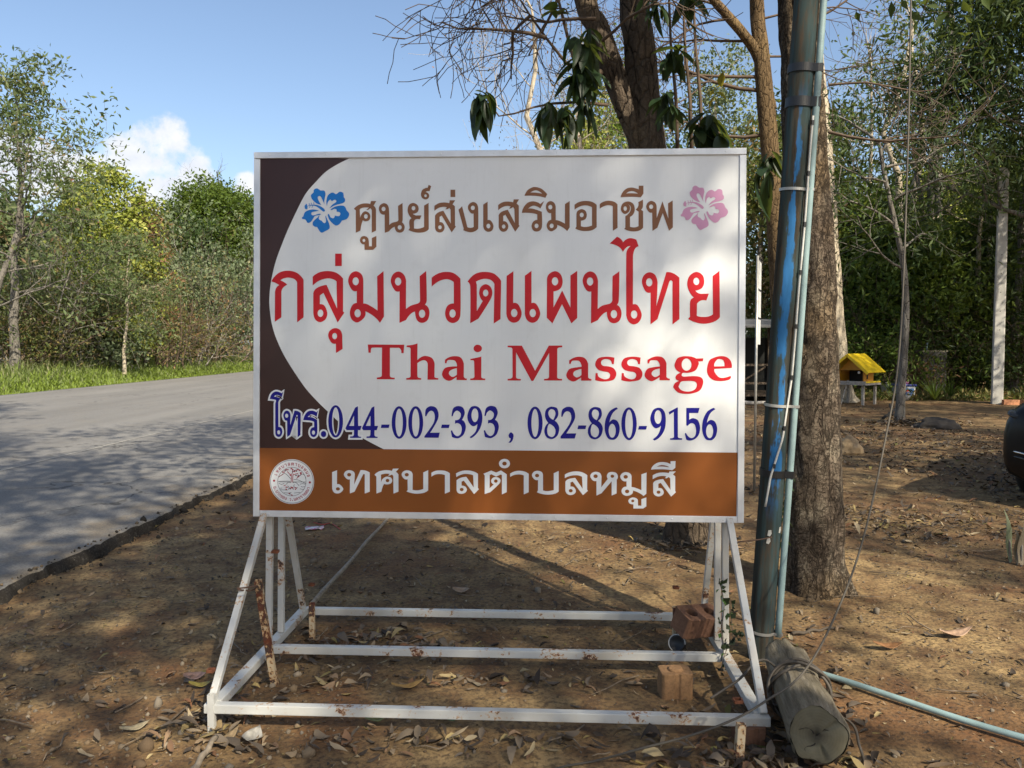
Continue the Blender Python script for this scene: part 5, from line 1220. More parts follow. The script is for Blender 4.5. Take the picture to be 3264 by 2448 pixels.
def tree(name, label, base, height, lean=(0, 0), r=0.2, crown=(3, 3), nleaf=6000, lsize=0.14, asp=0.5, lm=None, bm_=None, seed=1, kids=(6, 5, 4), spread=0.8, clump=0.55, crown_from=0.4, sq=0.7, group=None, up=0.08, wig=0.16, down=0.3, cat='tree', leaf_frac=1.0, shell=0, tonew=0.6):
    """tapered trunk and limbs grown at random, leaves in clumps round the branch ends"""
    rg = np.random.default_rng(seed)
    o = empty(name, base, label, cat, group)
    T = Tubes(); tips = []
    H = height; n = 9; P = []
    for i in range(n):
        t = i / (n - 1)
        P.append(np.array([lean[0] * t + 0.04 * H * t * rg.normal(0, 0.35), lean[1] * t + 0.04 * H * t * rg.normal(0, 0.35), H * 0.86 * t - 0.1]))
    rad = [r * (1 - 0.75 * (i / (n - 1))) * (1.35 if i == 0 else 1) for i in range(n)]
    T.add(P, rad, 14, cap=False)
    nb = kids[0] + 3
    for j in range(nb):
        t = crown_from + (1 - crown_from) * (j + rg.uniform(0, 1)) / nb; f = t * (n - 1); i = min(int(f), n - 2)
        q = P[i] + (P[i + 1] - P[i]) * (f - i); a = j * 2.4 + rg.uniform(-0.5, 0.5)
        el = 0.15 + 0.8 * (t - crown_from) / (1 - crown_from) * 0.9
        nd = np.array([math.cos(a) * math.cos(el), math.sin(a) * math.cos(el), math.sin(el)])
        Lb = crown[0] * rg.uniform(0.65, 1.05) * (1.0 - 0.45 * max(0, t - 0.6) / 0.4)
        grow_branch(T, q, nd, Lb, max(0.012, r * 0.34 * (1.15 - t)), 1, rg, tips, kids, spread, up, wig)
    grow_branch(T, P[-1], np.array([lean[0] * 0.1, lean[1] * 0.1, 1.0]) / 1.0, H * 0.14, r * 0.22, 1, rg, tips, kids, spread, up, wig)
    T.obj('trunk', bm_ or M_GREYB, o)
    if nleaf and lm:
        tp = np.array([t[0] for t in tips]); keep = rg.random(len(tp)) < leaf_frac; tp = tp[keep]
        if shell:
            u = rg.normal(size=(shell, 3)); u /= np.linalg.norm(u, axis=1)[:, None]
            lump = 0.80 + (0.34 if lsize != 0.30 else 0.14) * np.array([noise.noise((q[0] * 2.3 + seed, q[1] * 2.3, q[2] * 2.3)) for q in u])
            zc, rz = H * (crown_from + 1) / 2, H * (1 - crown_from) / 2
            sp_ = u * (rg.uniform(0.6, 1.0, shell) * lump)[:, None] * np.array([crown[0], crown[0], rz]) + np.array([lean[0] * 0.7, lean[1] * 0.7, zc])
            tp = sp_ if lsize == 0.30 else np.vstack([tp[rg.random(len(tp)) < 0.4], sp_])
        wgt = rg.gamma(0.8, 1.0, len(tp)) + 0.05; idx = rg.choice(len(tp), nleaf, p=wgt / wgt.sum())
        Pl = tp[idx] + rg.normal(0, clump, (nleaf, 3)) * np.array([1, 1, sq])
        V, Fq, A = leaf_arrays(Pl, lsize, asp, rg, down)
        tone = rg.random(len(tp)); A = np.clip(tonew * np.repeat(tone[idx], 4) + (1 - tonew) * A, 0, 1)
        me_obj('crown', arr_mesh('crown', V, Fq, lm, False, A), o)
    return o
def shrub(name, label, base, rx, h, nleaf, lsize, asp, lm, seed, nst=9, clump=0.3, group=None, down=0.1, cat='shrub', bm_=None, low=0.08):
    rg = np.random.default_rng(seed); o = empty(name, base, label, cat, group); T = Tubes(); tips = []
    for j in range(nst):
        a = rg.uniform(0, 6.28); el = rg.uniform(0.6, 1.45)
        nd = np.array([math.cos(a) * math.cos(el), math.sin(a) * math.cos(el), math.sin(el)])
        grow_branch(T, np.array([rg.normal(0, rx * 0.3), rg.normal(0, rx * 0.3), -0.05]), nd, h * rg.uniform(0.5, 0.95), 0.012 + 0.008 * h, 1, rg, tips, (0, 5, 4), 0.75, 0.06, 0.14)
    T.obj('stems', bm_ or M_TWG, o)
    tp = np.array([t[0] for t in tips]); s_ = np.array([rx, rx, 1.0])
    nc = max(40, len(tp)); u = rg.normal(size=(nc, 3)); u /= np.linalg.norm(u, axis=1)[:, None]
    lump = 0.72 + 0.30 * np.array([noise.noise((q[0] * 2.1 + seed, q[1] * 2.1, q[2] * 2.1)) for q in u])
    sh = u * (rg.uniform(0.55, 1.0, nc) * lump)[:, None] * np.array([rx, rx, h * 0.5]) + np.array([0, 0, h * 0.5])
    C_ = np.vstack([tp[(tp[:, 2] > low * h)], sh])
    wgt = rg.gamma(0.9, 1.0, len(C_)) + 0.05; idx = rg.choice(len(C_), nleaf, p=wgt / wgt.sum()); Pl = C_[idx] + rg.normal(0, clump, (nleaf, 3)); Pl[:, 2] = np.abs(Pl[:, 2] - 0.03) + 0.03
    V, Fq, A = leaf_arrays(Pl, lsize, asp, rg, down); tone = rg.random(len(C_)); A = np.clip(0.55 * np.repeat(tone[idx], 4) + 0.45 * A, 0, 1)
    me_obj('foliage', arr_mesh('foliage', V, Fq, lm, False, A), o); return o

M_LF_DARK = leaf_mat('dark_green_leaf', [(0, (0.016, 0.030, 0.010)), (0.5, (0.035, 0.062, 0.018)), (1, (0.070, 0.105, 0.028))], 0.25)
M_LF_DOME = leaf_mat('olive_green_leaf', [(0, (0.040, 0.068, 0.010)), (0.5, (0.075, 0.12, 0.016)), (1, (0.13, 0.175, 0.028))], 0.3)
M_LF_LIME = leaf_mat('yellow_green_leaf', [(0, (0.10, 0.14, 0.018)), (0.5, (0.24, 0.28, 0.04)), (1, (0.46, 0.45, 0.12))], 0.3)
M_LF_GREY = leaf_mat('grey_green_leaf', [(0, (0.060, 0.085, 0.045)), (0.5, (0.13, 0.165, 0.085)), (0.85, (0.21, 0.25, 0.14)), (1, (0.24, 0.15, 0.07))], 0.25)
M_LF_RUST = leaf_mat('rusty_leaf', [(0, (0.06, 0.07, 0.025)), (0.35, (0.11, 0.10, 0.04)), (0.6, (0.20, 0.105, 0.05)), (1, (0.30, 0.15, 0.085))], 0.25)
M_LF_MIX = leaf_mat('brown_green_leaf', [(0, (0.06, 0.08, 0.022)), (0.4, (0.11, 0.14, 0.035)), (0.7, (0.19, 0.15, 0.055)), (1, (0.29, 0.185, 0.085))], 0.25)
M_LF_FEATH = leaf_mat('feathery_leaf', [(0, (0.055, 0.085, 0.032)), (0.5, (0.105, 0.145, 0.055)), (0.8, (0.17, 0.185, 0.085)), (1, (0.32, 0.15, 0.10))], 0.3)
M_LF_MID = leaf_mat('mid_green_leaf', [(0, (0.028, 0.055, 0.010)), (0.5, (0.085, 0.14, 0.022)), (1, (0.21, 0.27, 0.05))], 0.35)
M_LF_SHADE = leaf_mat('canopy_leaf', [(0, (0.03, 0.05, 0.015)), (1, (0.08, 0.12, 0.03))], 0.3)

# ---- left of the road
def LX(px, Y): return ((px - CX) / F_PX) * Y
def lb(px, Y): return (LX(px, Y), Y, 0.14)
def top_h(py, Y): return D(CX, py, Y).z - 0.14
GL = 'trees beyond the road'
tree('acacia_tree', 'tall sparse feathery tree with reddish tips at the far left', lb(40, 31), top_h(240, 31), (0.6, 0), 0.20, (4.2, 3), 5200, 0.24, 0.35, M_LF_FEATH, M_GREYB, 4, (7, 5, 4), 0.8, 0.30, 0.34, 0.6, GL, 0.05)
tree('acacia_tree', 'thin bare-limbed tree leaning in at the left edge', lb(-90, 29), top_h(420, 29), (2.0, 0.3), 0.16, (4.0, 3), 2600, 0.22, 0.35, M_LF_FEATH, M_GREYB, 14, (7, 5, 4), 0.8, 0.30, 0.3, 0.6, GL, 0.02)
tree('lime_tree', 'yellow green bushy tree below the white cloud', lb(345, 38), top_h(530, 38), (0, 0), 0.2, (2.5, 3), 13000, 0.20, 0.62, M_LF_LIME, M_GREYB, 5, (7, 5, 4), 0.8, 0.34, 0.25, 0.8, GL, shell=160)
tree('dome_tree', 'large dense olive green tree with a rounded dome, left of the sign', lb(690, 64), top_h(540, 64), (0, 0), 0.4, (5.0, 4), 36000, 0.30, 0.5, M_LF_DOME, M_GREYB, 6, (7, 5, 4), 0.8, 0.50, 0.30, 0.8, GL, shell=520, tonew=0.45)
tree('rusty_tree', 'small tree with rusty brown drooping leaves beside the dome tree', lb(465, 39), top_h(690, 39), (0, 0), 0.12, (1.5, 2), 3000, 0.26, 0.3, M_LF_RUST, M_GREYB, 7, (6, 5, 4), 0.8, 0.30, 0.45, 0.8, GL, 0.04, down=0.9)
tree('feathery_tree', 'small feathery green tree with a pale slender trunk by the verge', lb(395, 34), top_h(760, 34), (0.25, 0), 0.09, (1.9, 2), 5200, 0.17, 0.3, M_LF_FEATH, M_PALE, 8, (6, 5, 4), 0.85, 0.26, 0.5, 0.55, GL, 0.02)
GS = 'bushes beyond the road'
SHR = [(-40, 29, 2.4, 830, M_LF_MIX, 'brown green bush at the left edge of the picture'), (90, 30, 2.2, 770, M_LF_FEATH, 'feathery bush below the tall sparse tree'), (200, 32, 2.0, 840, M_LF_MIX, 'tangled brown bush below the yellow green tree'),
       (300, 33, 1.9, 880, M_LF_GREY, 'grey green bush left of the pale slender trunk'), (480, 36, 1.9, 880, M_LF_MIX, 'brown tangled bush right of the pale slender trunk'), (560, 40, 2.3, 760, M_LF_GREY, 'grey leaved bush below the rusty tree'),
       (650, 43, 2.4, 790, M_LF_GREY, 'grey leaved bush below the dome tree'), (745, 48, 2.6, 760, M_LF_GREY, 'grey leaved bush touching the left edge of the sign'), (830, 55, 3.0, 780, M_LF_MIX, 'bush half hidden behind the left edge of the sign'),
       (600, 39, 1.5, 960, M_LF_RUST, 'low rusty bush on the verge'), (700, 44, 1.6, 950, M_LF_MIX, 'low brown green bush near the sign'), (150, 30, 1.5, 960, M_LF_MIX, 'low dry bush at the left of the verge'), (420, 35, 1.3, 1000, M_LF_MID, 'low green bush at the foot of the pale trunk')]
for i, (px, Y, rx, py, m, lbl) in enumerate(SHR):
    Y *= 1.10; rx *= 1.08
    shrub('roadside_bush', lbl, lb(px, Y), rx, top_h(py, Y), 5200 if py < 900 else 2400, 0.15 if m is not M_LF_GREY else 0.22, 0.6 if m is M_LF_GREY else 0.4, m, 40 + i, 9, 0.28, GS, bm_=M_TWGG if i % 2 else M_TWG)
GLB = GL
BK = [(0, 40, 660, M_LF_FEATH, 'grey green tree behind the tall sparse tree'), (170, 48, 690, M_LF_GREY, 'pale tree behind the left bushes'), (260, 50, 700, M_LF_MID, 'green tree behind the yellow green tree'), (470, 54, 690, M_LF_MIX, 'brownish tree between the yellow green tree and the dome tree'), (600, 56, 720, M_LF_DARK, 'dark tree at the foot of the dome tree'), (760, 66, 700, M_LF_DARK, 'dark tree behind the grey leaved bushes')]
for i, (px, Y, py, m, lbl) in enumerate(BK):
    tree('backing_tree', lbl, lb(px, Y), top_h(py, Y), (0, 0), 0.16, (3.4, 3), 9000, 0.34, 0.5, m, M_TWGG, 60 + i, (6, 4, 3), 0.8, 0.5, 0.06, 0.8, GL, shell=260)
# grass verge
def grass():
    n = 52000; rg = np.random.default_rng(77)
    y = 14 + 56 * rg.random(n) ** 1.3; off = rg.gamma(1.5, 1.3, n)
    x = road_x(y, E_FAR) - 0.08 - off
    h = np.clip(0.14 + 0.24 * off, 0.14, 1.05) * rg.uniform(0.5, 1.2, n)
    a = rg.uniform(0, 6.28, n); lean = rg.uniform(0.1, 0.7, n) * h; w = 0.012 + 0.02 * rg.random(n)
    z0 = ground_z(x, y)
    ca, sa = np.cos(a), np.sin(a)
    B = np.stack([x, y, z0 - 0.02], 1); s_ = np.stack([-sa * w, ca * w, 0 * w], 1)
    M_ = np.stack([x + ca * lean * 0.35, y + sa * lean * 0.35, z0 + h * 0.6], 1); Tp = np.stack([x + ca * lean, y + sa * lean, z0 + h * rg.uniform(0.7, 1.0, n)], 1)
    V = np.stack([B - s_, B + s_, M_ + s_ * 0.8, M_ - s_ * 0.8, Tp], 1).reshape(-1, 3); b = np.arange(n)[:, None] * 5
    A = np.clip(rg.normal(0.35, 0.2, n) + 0.12 * np.clip(off, 0, 3), 0, 1)
    m = leaf_mat('verge_grass', [(0, (0.17, 0.24, 0.03)), (0.4, (0.20, 0.27, 0.04)), (0.7, (0.19, 0.24, 0.09)), (1, (0.30, 0.28, 0.16))], 0.35)
    tag(me_obj('verge_grass', arr_mesh('verge_grass', V, [b + np.array([[0, 1, 2, 3]]), b + np.array([[3, 2, 4]])], m, False, np.repeat(A, 5))), 'rough green grass along the far side of the road', 'grass', kind='stuff')
grass()
# dry dust strip between asphalt and grass is the ground itself

# ---- near trees with measured trunks
def trunk_mesh(name, path, m, parent, org, k=36, step=0.03, amp=0.012, seed=0, flare=0.0):
    """path: (px, py, Y, radius) from the foot upwards; bark relief pushed into the surface"""
    pts = [tuple(D(px, py, Y)) + (r,) for px, py, Y, r in path]
    P4 = spline([p[:3] + (p[3],) for p in pts], 14)
    seg = np.linalg.norm(np.diff(P4[:, :3], axis=0), axis=1); s = np.concatenate([[0], np.cumsum(seg)])
    n = max(12, int(s[-1] / step)); si = np.linspace(0, s[-1], n)
    P = np.stack([np.interp(si, s, P4[:, i]) for i in range(4)], 1)
    T = np.gradient(P[:, :3], axis=0); T /= np.linalg.norm(T, axis=1)[:, None]
    A = np.cross(T, np.array([0, 1.0, 0])); A /= np.linalg.norm(A, axis=1)[:, None]; B = np.cross(T, A)
    th = np.arange(k) * 2 * math.pi / k
    S_, TH = np.meshgrid(si, th, indexing='ij')
    rad = P[:, 3:4] * np.ones((1, k))
    u = TH * P[:, 3:4].mean() * 1.0
    cx_ = np.minimum(TH, 2 * math.pi - TH)
    lum = fbm(np.cos(TH) * 1.3 + seed + 10, S_ * 1.2 + np.sin(TH) * 1.3, 3, seed) * 0.35
    pl = fbm(TH / (2 * math.pi) * 9 % 9 + 40, S_ * 7, 3, seed + 3) 
    rdg = 1 - np.abs(2 * vnoise(TH / (2 * math.pi) * 11 % 11 + 70 + 0.8 * fbm(TH * 2, S_ * 4, 2, seed), S_ * 3.2, seed + 8) - 1)
    rad = rad * (1 + lum * 0.5) + amp * pl - amp * 0.9 * np.clip(rdg - 0.75, 0, 1) * 4
    if flare: rad = rad * (1 + flare * np.exp(-S_ / 0.16) * (1 + 0.5 * np.sin(TH * 4 + seed)))
    V = P[:, None, :3] + rad[:, :, None] * (np.cos(TH)[:, :, None] * A[:, None] + np.sin(TH)[:, :, None] * B[:, None]) - np.array(org)
    i = np.arange(n - 1)[:, None] * k; j = np.arange(k)[None]; j2 = (j + 1) % k
    q = np.stack([i + j, i + j2, i + k + j2, i + k + j], -1).reshape(-1, 4)
    return me_obj(name, arr_mesh(name, V.reshape(-1, 3), q, m, True), parent), P
def crown_part(parent, org, tips, n, size, asp, m, clump, seed, down=0.4, name='crown'):
    rg = np.random.default_rng(seed); tp = np.array(tips); idx = rg.integers(0, len(tp), n)
    V, Fq, A = leaf_arrays(tp[idx] + rg.normal(0, clump, (n, 3)), size, asp, rg, down)
    me_obj(name, arr_mesh(name, V, Fq, m, False, A), parent)

# main trunk right of the pole
o = Vector(G(2596, 1880)); main = empty('cracked_bark_tree', o, 'thick tree trunk with deeply cracked bark behind the blue pole', 'tree')
YT = o.y
_, PM1 = trunk_mesh('trunk', [(2594, 1905, YT, 0.178), (2596, 1780, YT, 0.172), (2598, 1500, YT, 0.168), (2592, 1150, YT, 0.160), (2580, 800, YT, 0.150), (2562, 450, YT, 0.138), (2545, 0, YT + 0.05, 0.130), (2530, -500, YT + 0.1, 0.12), (2515, -1000, YT + 0.2, 0.10)], M_BARK1, main, o, 72, 0.013, 0.014, 3, 0.42)
T = Tubes(); tips = []
rg = np.random.default_rng(21)
topp = PM1[-1, :3] - np.array(o)
for j in range(9):
    a = j * 0.75 + rg.uniform(-0.3, 0.3); el = rg.uniform(0.35, 1.0)
    q = PM1[int(len(PM1) * rg.uniform(0.80, 0.995)), :3] - np.array(o)
    grow_branch(T, q, np.array([math.cos(a) * math.cos(el), math.sin(a) * math.cos(el), math.sin(el)]), rg.uniform(2.0, 3.2), 0.06, 1, rg, tips, (0, 5, 4), 0.75, 0.06, 0.14)
T.obj('limbs', M_TWG, main); crown_part(main, o, [t[0] for t in tips], 5200, 0.15, 0.45, M_LF_SHADE, 0.30, 5)

# forked tree behind the sign
o = Vector(G(2196, 1722)); fork = empty('forked_tree', o, 'forked brown tree rising behind the top edge of the sign', 'tree'); YT = o.y
_, PA = trunk_mesh('trunk', [(2200, 1740, YT, 0.185), (2190, 1600, YT, 0.165), (2160, 1200, YT, 0.155), (2110, 800, YT, 0.150), (2068, 520, YT, 0.150), (2050, 330, YT, 0.142), (2040, 150, YT, 0.128), (2022, 0, YT, 0.120), (2010, -500, YT, 0.10), (2000, -1000, YT, 0.08)], M_BARK2, fork, o, 48, 0.02, 0.018, 7, 0.35)
_, PB_ = trunk_mesh('limb', [(2050, 470, YT - 0.02, 0.10), (2005, 360, YT - 0.03, 0.100), (1955, 230, YT - 0.03, 0.095), (1905, 90, YT - 0.02, 0.090), (1866, 0, YT, 0.085), (1810, -300, YT, 0.07), (1760, -700, YT, 0.05)], M_BARK2, fork, o, 36, 0.02, 0.012, 9)
T = Tubes(); T.add([Vector(D(*q)) - o for q in ((1915, 235, YT - 0.05), (1880, 225, YT - 0.12), (1850, 232, YT - 0.16), (1835, 205, YT - 0.18), (1815, 140, YT - 0.2), (1790, 40, YT - 0.2), (1770, -40, YT - 0.2))], [0.035, 0.03, 0.028, 0.018, 0.014, 0.012, 0.010], 8)
T.add([Vector(D(*q)) - o for q in ((1850, 232, YT - 0.16), (1800, 195, YT - 0.2), (1740, 120, YT - 0.25), (1690, 50, YT - 0.3), (1640, -30, YT - 0.3))], [0.016, 0.012, 0.010, 0.008, 0.006], 6)
T.add([Vector(D(*q)) - o for q in ((1935, 335, YT - 0.05), (1850, 325, YT - 0.2), (1760, 330, YT - 0.35), (1700, 342, YT - 0.4), (1640, 362, YT - 0.5), (1590, 370, YT - 0.55), (1545, 305, YT - 0.55))], [0.014, 0.012, 0.010, 0.008, 0.007, 0.006, 0.004], 6)
for sx_, y0_ in ((2150, 470), (2195, 475), (2228, 470)):     # straight water shoots
    T.add([Vector(D(*q)) - o for q in ((sx_ + 10, y0_ + 30, YT - 0.15), (sx_ + 4, y0_ - 160, YT - 0.2), (sx_ - 12, y0_ - 330, YT - 0.22), (sx_ - 20, -60, YT - 0.25))], [0.017, 0.014, 0.011, 0.009], 7)
tips = []; rg = np.random.default_rng(33)
for (px, py, Y, dx, dz, L) in ((1900, 60, 6.2, -1, 0.1, 0.8), (1870, -50, 6.2, -1, -0.05, 0.85), (1830, -200, 6.2, -1, -0.15, 0.9), (1690, 50, 5.9, -0.9, 0.0, 0.6), (1740, 120, 5.95, -0.9, 0.3, 0.8), (1780, -500, 6.3, -0.6, 0.6, 1.6), (2000, -600, 6.3, 0.6, 0.5, 2.0), (2010, -900, 6.2, -0.2, 0.9, 2.0), (1790, -600, 6.3, -0.3, 0.7, 2.0), (1880, 0, 6.2, -1, 0.35, 0.9), (1850, -80, 6.2, -1, -0.3, 0.8), (1920, 130, 6.15, 0.8, 0.2, 0.9), (1840, -150, 6.1, -0.9, -0.45, 1.0)):
    d = np.array([dx, rg.normal(0, 0.3), dz]); d /= np.linalg.norm(d)
    grow_branch(T, np.array(D(px, py, Y) - o), d, L, 0.016, 1, rg, tips, (0, 7, 5), 0.7, 0.0, 0.20, 0.62, 0.0028)
T.obj('twigs', M_TWG, fork)
hi = [t[0] for t in tips if t[0][2] > 6.5]
if hi: crown_part(fork, o, hi, 3000, 0.13, 0.42, M_LF_SHADE, 0.30, 6)
# large drooping leaves of the forked tree, each a blade of its own
M_BIGLEAF = leaf_mat('large_glossy_leaf', [(0, (0.010, 0.022, 0.010)), (0.7, (0.022, 0.046, 0.016)), (0.9, (0.06, 0.10, 0.02)), (1, (0.33, 0.28, 0.03))], 0.3, 0.45, 0.35)
def blade(L, w, bend, val):
    n = 8; V = []; Fq = []
    for i in range(n):
        t = i / (n - 1); ww = w * (math.sin(math.pi * t ** 0.9) ** 0.8 if 0 < t < 1 else 0.02)
        x = L * t; z = -bend * L * t * t
        for s_ in (-1, 0, 1): V.append((x, s_ * ww, z + abs(s_) * ww * 0.30 + 0.05 * ww * math.sin(8 * t + s_)))
    for i in range(n - 1):
        for j in (0, 1): b = i * 3 + j; Fq.append((b, b + 3, b + 4, b + 1))
    return arr_mesh('leaf', np.array(V), np.array(Fq), M_BIGLEAF, True, np.full(len(V), val))
BL_ = [blade(0.20, 0.030, 0.25, 0.1), blade(0.23, 0.034, 0.35, 0.4), blade(0.17, 0.030, 0.15, 0.7), blade(0.12, 0.035, 0.2, 0.85), blade(0.10, 0.022, 0.2, 1.0)]
rb_ = random.Random(12)
def leaf_cluster(px, py, Y, n, kinds=(0, 1, 2), spread=1.3, droop=0.85, sc=1.0):
    sc *= 1.05; n = int(n * 1.3)
    c = Vector(D(px, py, Y)) - o
    for i in range(n):
        l_ = me_obj('leaf', BL_[rb_.choice(kinds)], fork)
        a = 2 * math.pi * i / n + rb_.uniform(-0.4, 0.4); el = -droop + rb_.uniform(-0.45, 0.45) * spread
        l_.location = c + Vector((rb_.uniform(-0.03, 0.03), rb_.uniform(-0.03, 0.03), rb_.uniform(-0.04, 0.03)))
        l_.rotation_euler = (rb_.uniform(-0.5, 0.5), -el, a); q_ = sc * rb_.uniform(0.55, 1.2); l_.scale = (q_, q_ * rb_.uniform(0.75, 1.25), q_ * rb_.uniform(0.4, 2.2))
leaf_cluster(1540, 305, 5.9, 15, sc=1.2); leaf_cluster(1535, 300, 5.9, 4, (3, 2), droop=-0.2, sc=0.6)
leaf_cluster(1745, 335, 6.0, 13, sc=1.15); leaf_cluster(1800, 345, 6.05, 10, sc=1.1); leaf_cluster(1860, 130, 6.1, 12, sc=1.1); leaf_cluster(1845, 215, 6.1, 12, sc=1.1); leaf_cluster(1830, 120, 6.05, 7); leaf_cluster(1850, 180, 6.1, 10); leaf_cluster(1870, 90, 6.15, 6); leaf_cluster(1880, 240, 6.1, 9); leaf_cluster(1840, 250, 6.05, 7); leaf_cluster(1865, 320, 6.1, 9)
leaf_cluster(1770, 30, 6.0, 4, (3,), 1.5, 0.0, 1.0)
leaf_cluster(2105, 20, 6.1, 8); leaf_cluster(2080, -10, 6.1, 6); leaf_cluster(2190, -10, 6.1, 8); leaf_cluster(2140, 170, 6.1, 10); leaf_cluster(2165, 150, 6.0, 5, (2, 3), 1.2, 0.1); leaf_cluster(2120, 300, 6.1, 10); leaf_cluster(2150, 340, 6.0, 9)
leaf_cluster(2255, 370, 6.0, 12, sc=1.2); leaf_cluster(2230, 410, 6.0, 10, sc=1.25); leaf_cluster(2290, 430, 6.0, 10, sc=1.15); leaf_cluster(2270, 300, 6.0, 4, (4,), 1.5, 0.2); leaf_cluster(2292, 285, 6.0, 3, (4,), 1.5, -0.3)
leaf_cluster(2455, 495, 6.0, 10, sc=1.1); leaf_cluster(2440, 540, 6.0, 6, sc=1.1)

# dark trunk between sign and pole, with bare twigs
o = Vector(G(2500, 1425)); mid = empty('bare_branched_tree', o, 'slender yellow brown tree with bare twigs left of the blue pole', 'tree'); YT = o.y
_, PC = trunk_mesh('trunk', [(2502, 1435, YT, 0.17), (2500, 1300, YT, 0.15), (2485, 900, YT, 0.145), (2462, 560, YT, 0.140), (2440, 330, YT, 0.130), (2425, 150, YT, 0.115), (2412, 0, YT, 0.105), (2400, -500, YT, 0.08)], M_BARK3, mid, o, 28, 0.05, 0.01, 11, 0.2)
trunk_mesh('limb', [(2455, 350, YT, 0.10), (2420, 190, YT, 0.085), (2370, 110, YT - 0.1, 0.075), (2310, 40, YT - 0.2, 0.07), (2262, -20, YT - 0.3, 0.06), (2200, -150, YT - 0.3, 0.05)], M_BARK3, mid, o, 20, 0.05, 0.006, 12)
T = Tubes(); tips = []; rg = np.random.default_rng(55)
for (px, py, dx, dz, L, r_) in ((2440, 290, -1, -0.03, 2.4, 0.035), (2435, 245, -1, 0.12, 2.2, 0.03), (2400, 130, -1, -0.1, 1.7, 0.025), (2330, 60, -1, -0.15, 1.6, 0.022), (2300, 20, -1, 0.1, 1.5, 0.022), (2260, -20, -1, 0.0, 1.5, 0.02), (2430, 430, -1, -0.25, 1.6, 0.03), (2450, 180, 1, 0.1, 1.5, 0.02), (2430, 60, 1, 0.25, 1.6, 0.02), (2600, 60, 1, 0.3, 1.7, 0.02), (2420, 20, -0.5, 0.6, 1.5, 0.02), (2640, 270, 1, 0.05, 1.6, 0.02), (2640, 420, 0.9, -0.3, 1.8, 0.025)):
    d = np.array([dx, rg.normal(0, 0.25), dz]); d /= np.linalg.norm(d)
    grow_branch(T, np.array(D(px, py, YT) - o), d, L, r_, 1, rg, tips, (0, 8, 6), 0.7, 0.02, 0.13, 0.6, 0.0035)
T.obj('bare_twigs', M_TWG, mid)

# pale smooth trunk behind the main tree
o = Vector(G(2690, 1288)); o.y += 1.0; pale = empty('pale_trunk_tree', o, 'tall tree with a pale smooth trunk directly behind the cracked tree', 'tree'); YT = o.y
trunk_mesh('trunk', [(2682, 1290, YT, 0.40), (2666, 1200, YT, 0.37), (2648, 1000, YT, 0.34), (2630, 700, YT, 0.33), (2612, 400, YT, 0.30), (2588, 150, YT, 0.26), (2570, -200, YT, 0.22), (2560, -700, YT, 0.15)], M_PALE, pale, o, 28, 0.12, 0.02, 13, 0.35)
T = Tubes(); tips = []; rg = np.random.default_rng(66)
for j in range(8):
    a = rg.uniform(0, 6.28); grow_branch(T, np.array(D(2568 - 0.01 * j, -250 - 60 * j, YT) - o), np.array([math.cos(a) * 0.8, math.sin(a) * 0.8, 0.6]), rg.uniform(3, 5), 0.09, 1, rg, tips, (0, 5, 4), 0.75, 0.05, 0.14)
T.obj('limbs', M_PALE, pale); crown_part(pale, o, [t[0] for t in tips], 3500, 0.24, 0.4, M_LF_MID, 0.5, 7)
# small leaning tree in the clearing
o = Vector(G(2868, 1345)); sm = empty('slender_tree', o, 'slender grey tree standing alone in the clearing', 'tree'); YT = o.y
_, PS = trunk_mesh('trunk', [(2866, 1352, YT, 0.10), (2872, 1250, YT, 0.085), (2882, 1120, YT, 0.075), (2888, 1000, YT, 0.068), (2880, 850, YT, 0.06), (2850, 700, YT, 0.05), (2820, 560, YT, 0.042), (2800, 440, YT, 0.03)], M_GREYB, sm, o, 20, 0.06, 0.008, 17, 0.2)
T = Tubes(); tips = []; rg = np.random.default_rng(67)
for f_, dx, dz in ((0.55, -0.9, 0.4), (0.62, 0.9, 0.4), (0.7, -0.7, 0.5), (0.78, 0.8, 0.5), (0.85, -0.8, 0.3), (0.95, 0.4, 0.8), (0.98, -0.4, 0.7), (0.9, 0.7, 0.2)):
    d = np.array([dx, rg.normal(0, 0.4), dz]); d /= np.linalg.norm(d)
    grow_branch(T, PS[int(f_ * (len(PS) - 1)), :3] - np.array(o), d, 1.7, 0.03, 1, rg, tips, (0, 5, 4), 0.75, 0.02, 0.15)
T.obj('limbs', M_GREYB, sm); crown_part(sm, o, [t[0] for t in tips], 2600, 0.17, 0.25, M_LF_DARK, 0.26, 8, 0.6)

# ---- forest beyond the clearing
def rb2(px, Y): return (LX(px, Y), Y, 0.0)
GR = 'trees at the edge of the clearing'
def th(py, Y): return D(CX, py, Y).z
tree('tall_grey_tree', 'tall grey forked tree with thin crown right of the slender tree', rb2(2935, 33), th(-420, 33), (0.9, 0), 0.42, (5.5, 4), 900, 0.20, 0.4, M_LF_GREY, M_GREYB, 81, (7, 5, 4), 0.7, 0.6, 0.42, 0.8, GR, 0.06)
tree('tall_grey_tree', 'second tall pale trunk just left of the forked grey tree', rb2(2880, 30), th(60, 30), (0.2, 0), 0.26, (2.6, 3), 700, 0.20, 0.4, M_LF_MID, M_PALE, 82, (6, 5, 4), 0.7, 0.5, 0.5, 0.8, GR, 0.06)
tree('leafy_tree', 'leafy mid green tree behind the yellow house', rb2(2790, 29), th(640, 29), (0, 0), 0.2, (2.6, 3), 13300, 0.26, 0.5, M_LF_MID, M_GREYB, 83, (7, 5, 4), 0.8, 0.45, 0.15, 0.8, GR, shell=240)
tree('leafy_tree', 'bright lime tree in sun left of the concrete post', rb2(3040, 35), th(560, 35), (0, 0), 0.2, (3.0, 3), 14250, 0.28, 0.5, M_LF_LIME, M_GREYB, 84, (7, 5, 4), 0.8, 0.5, 0.15, 0.8, GR, shell=240)
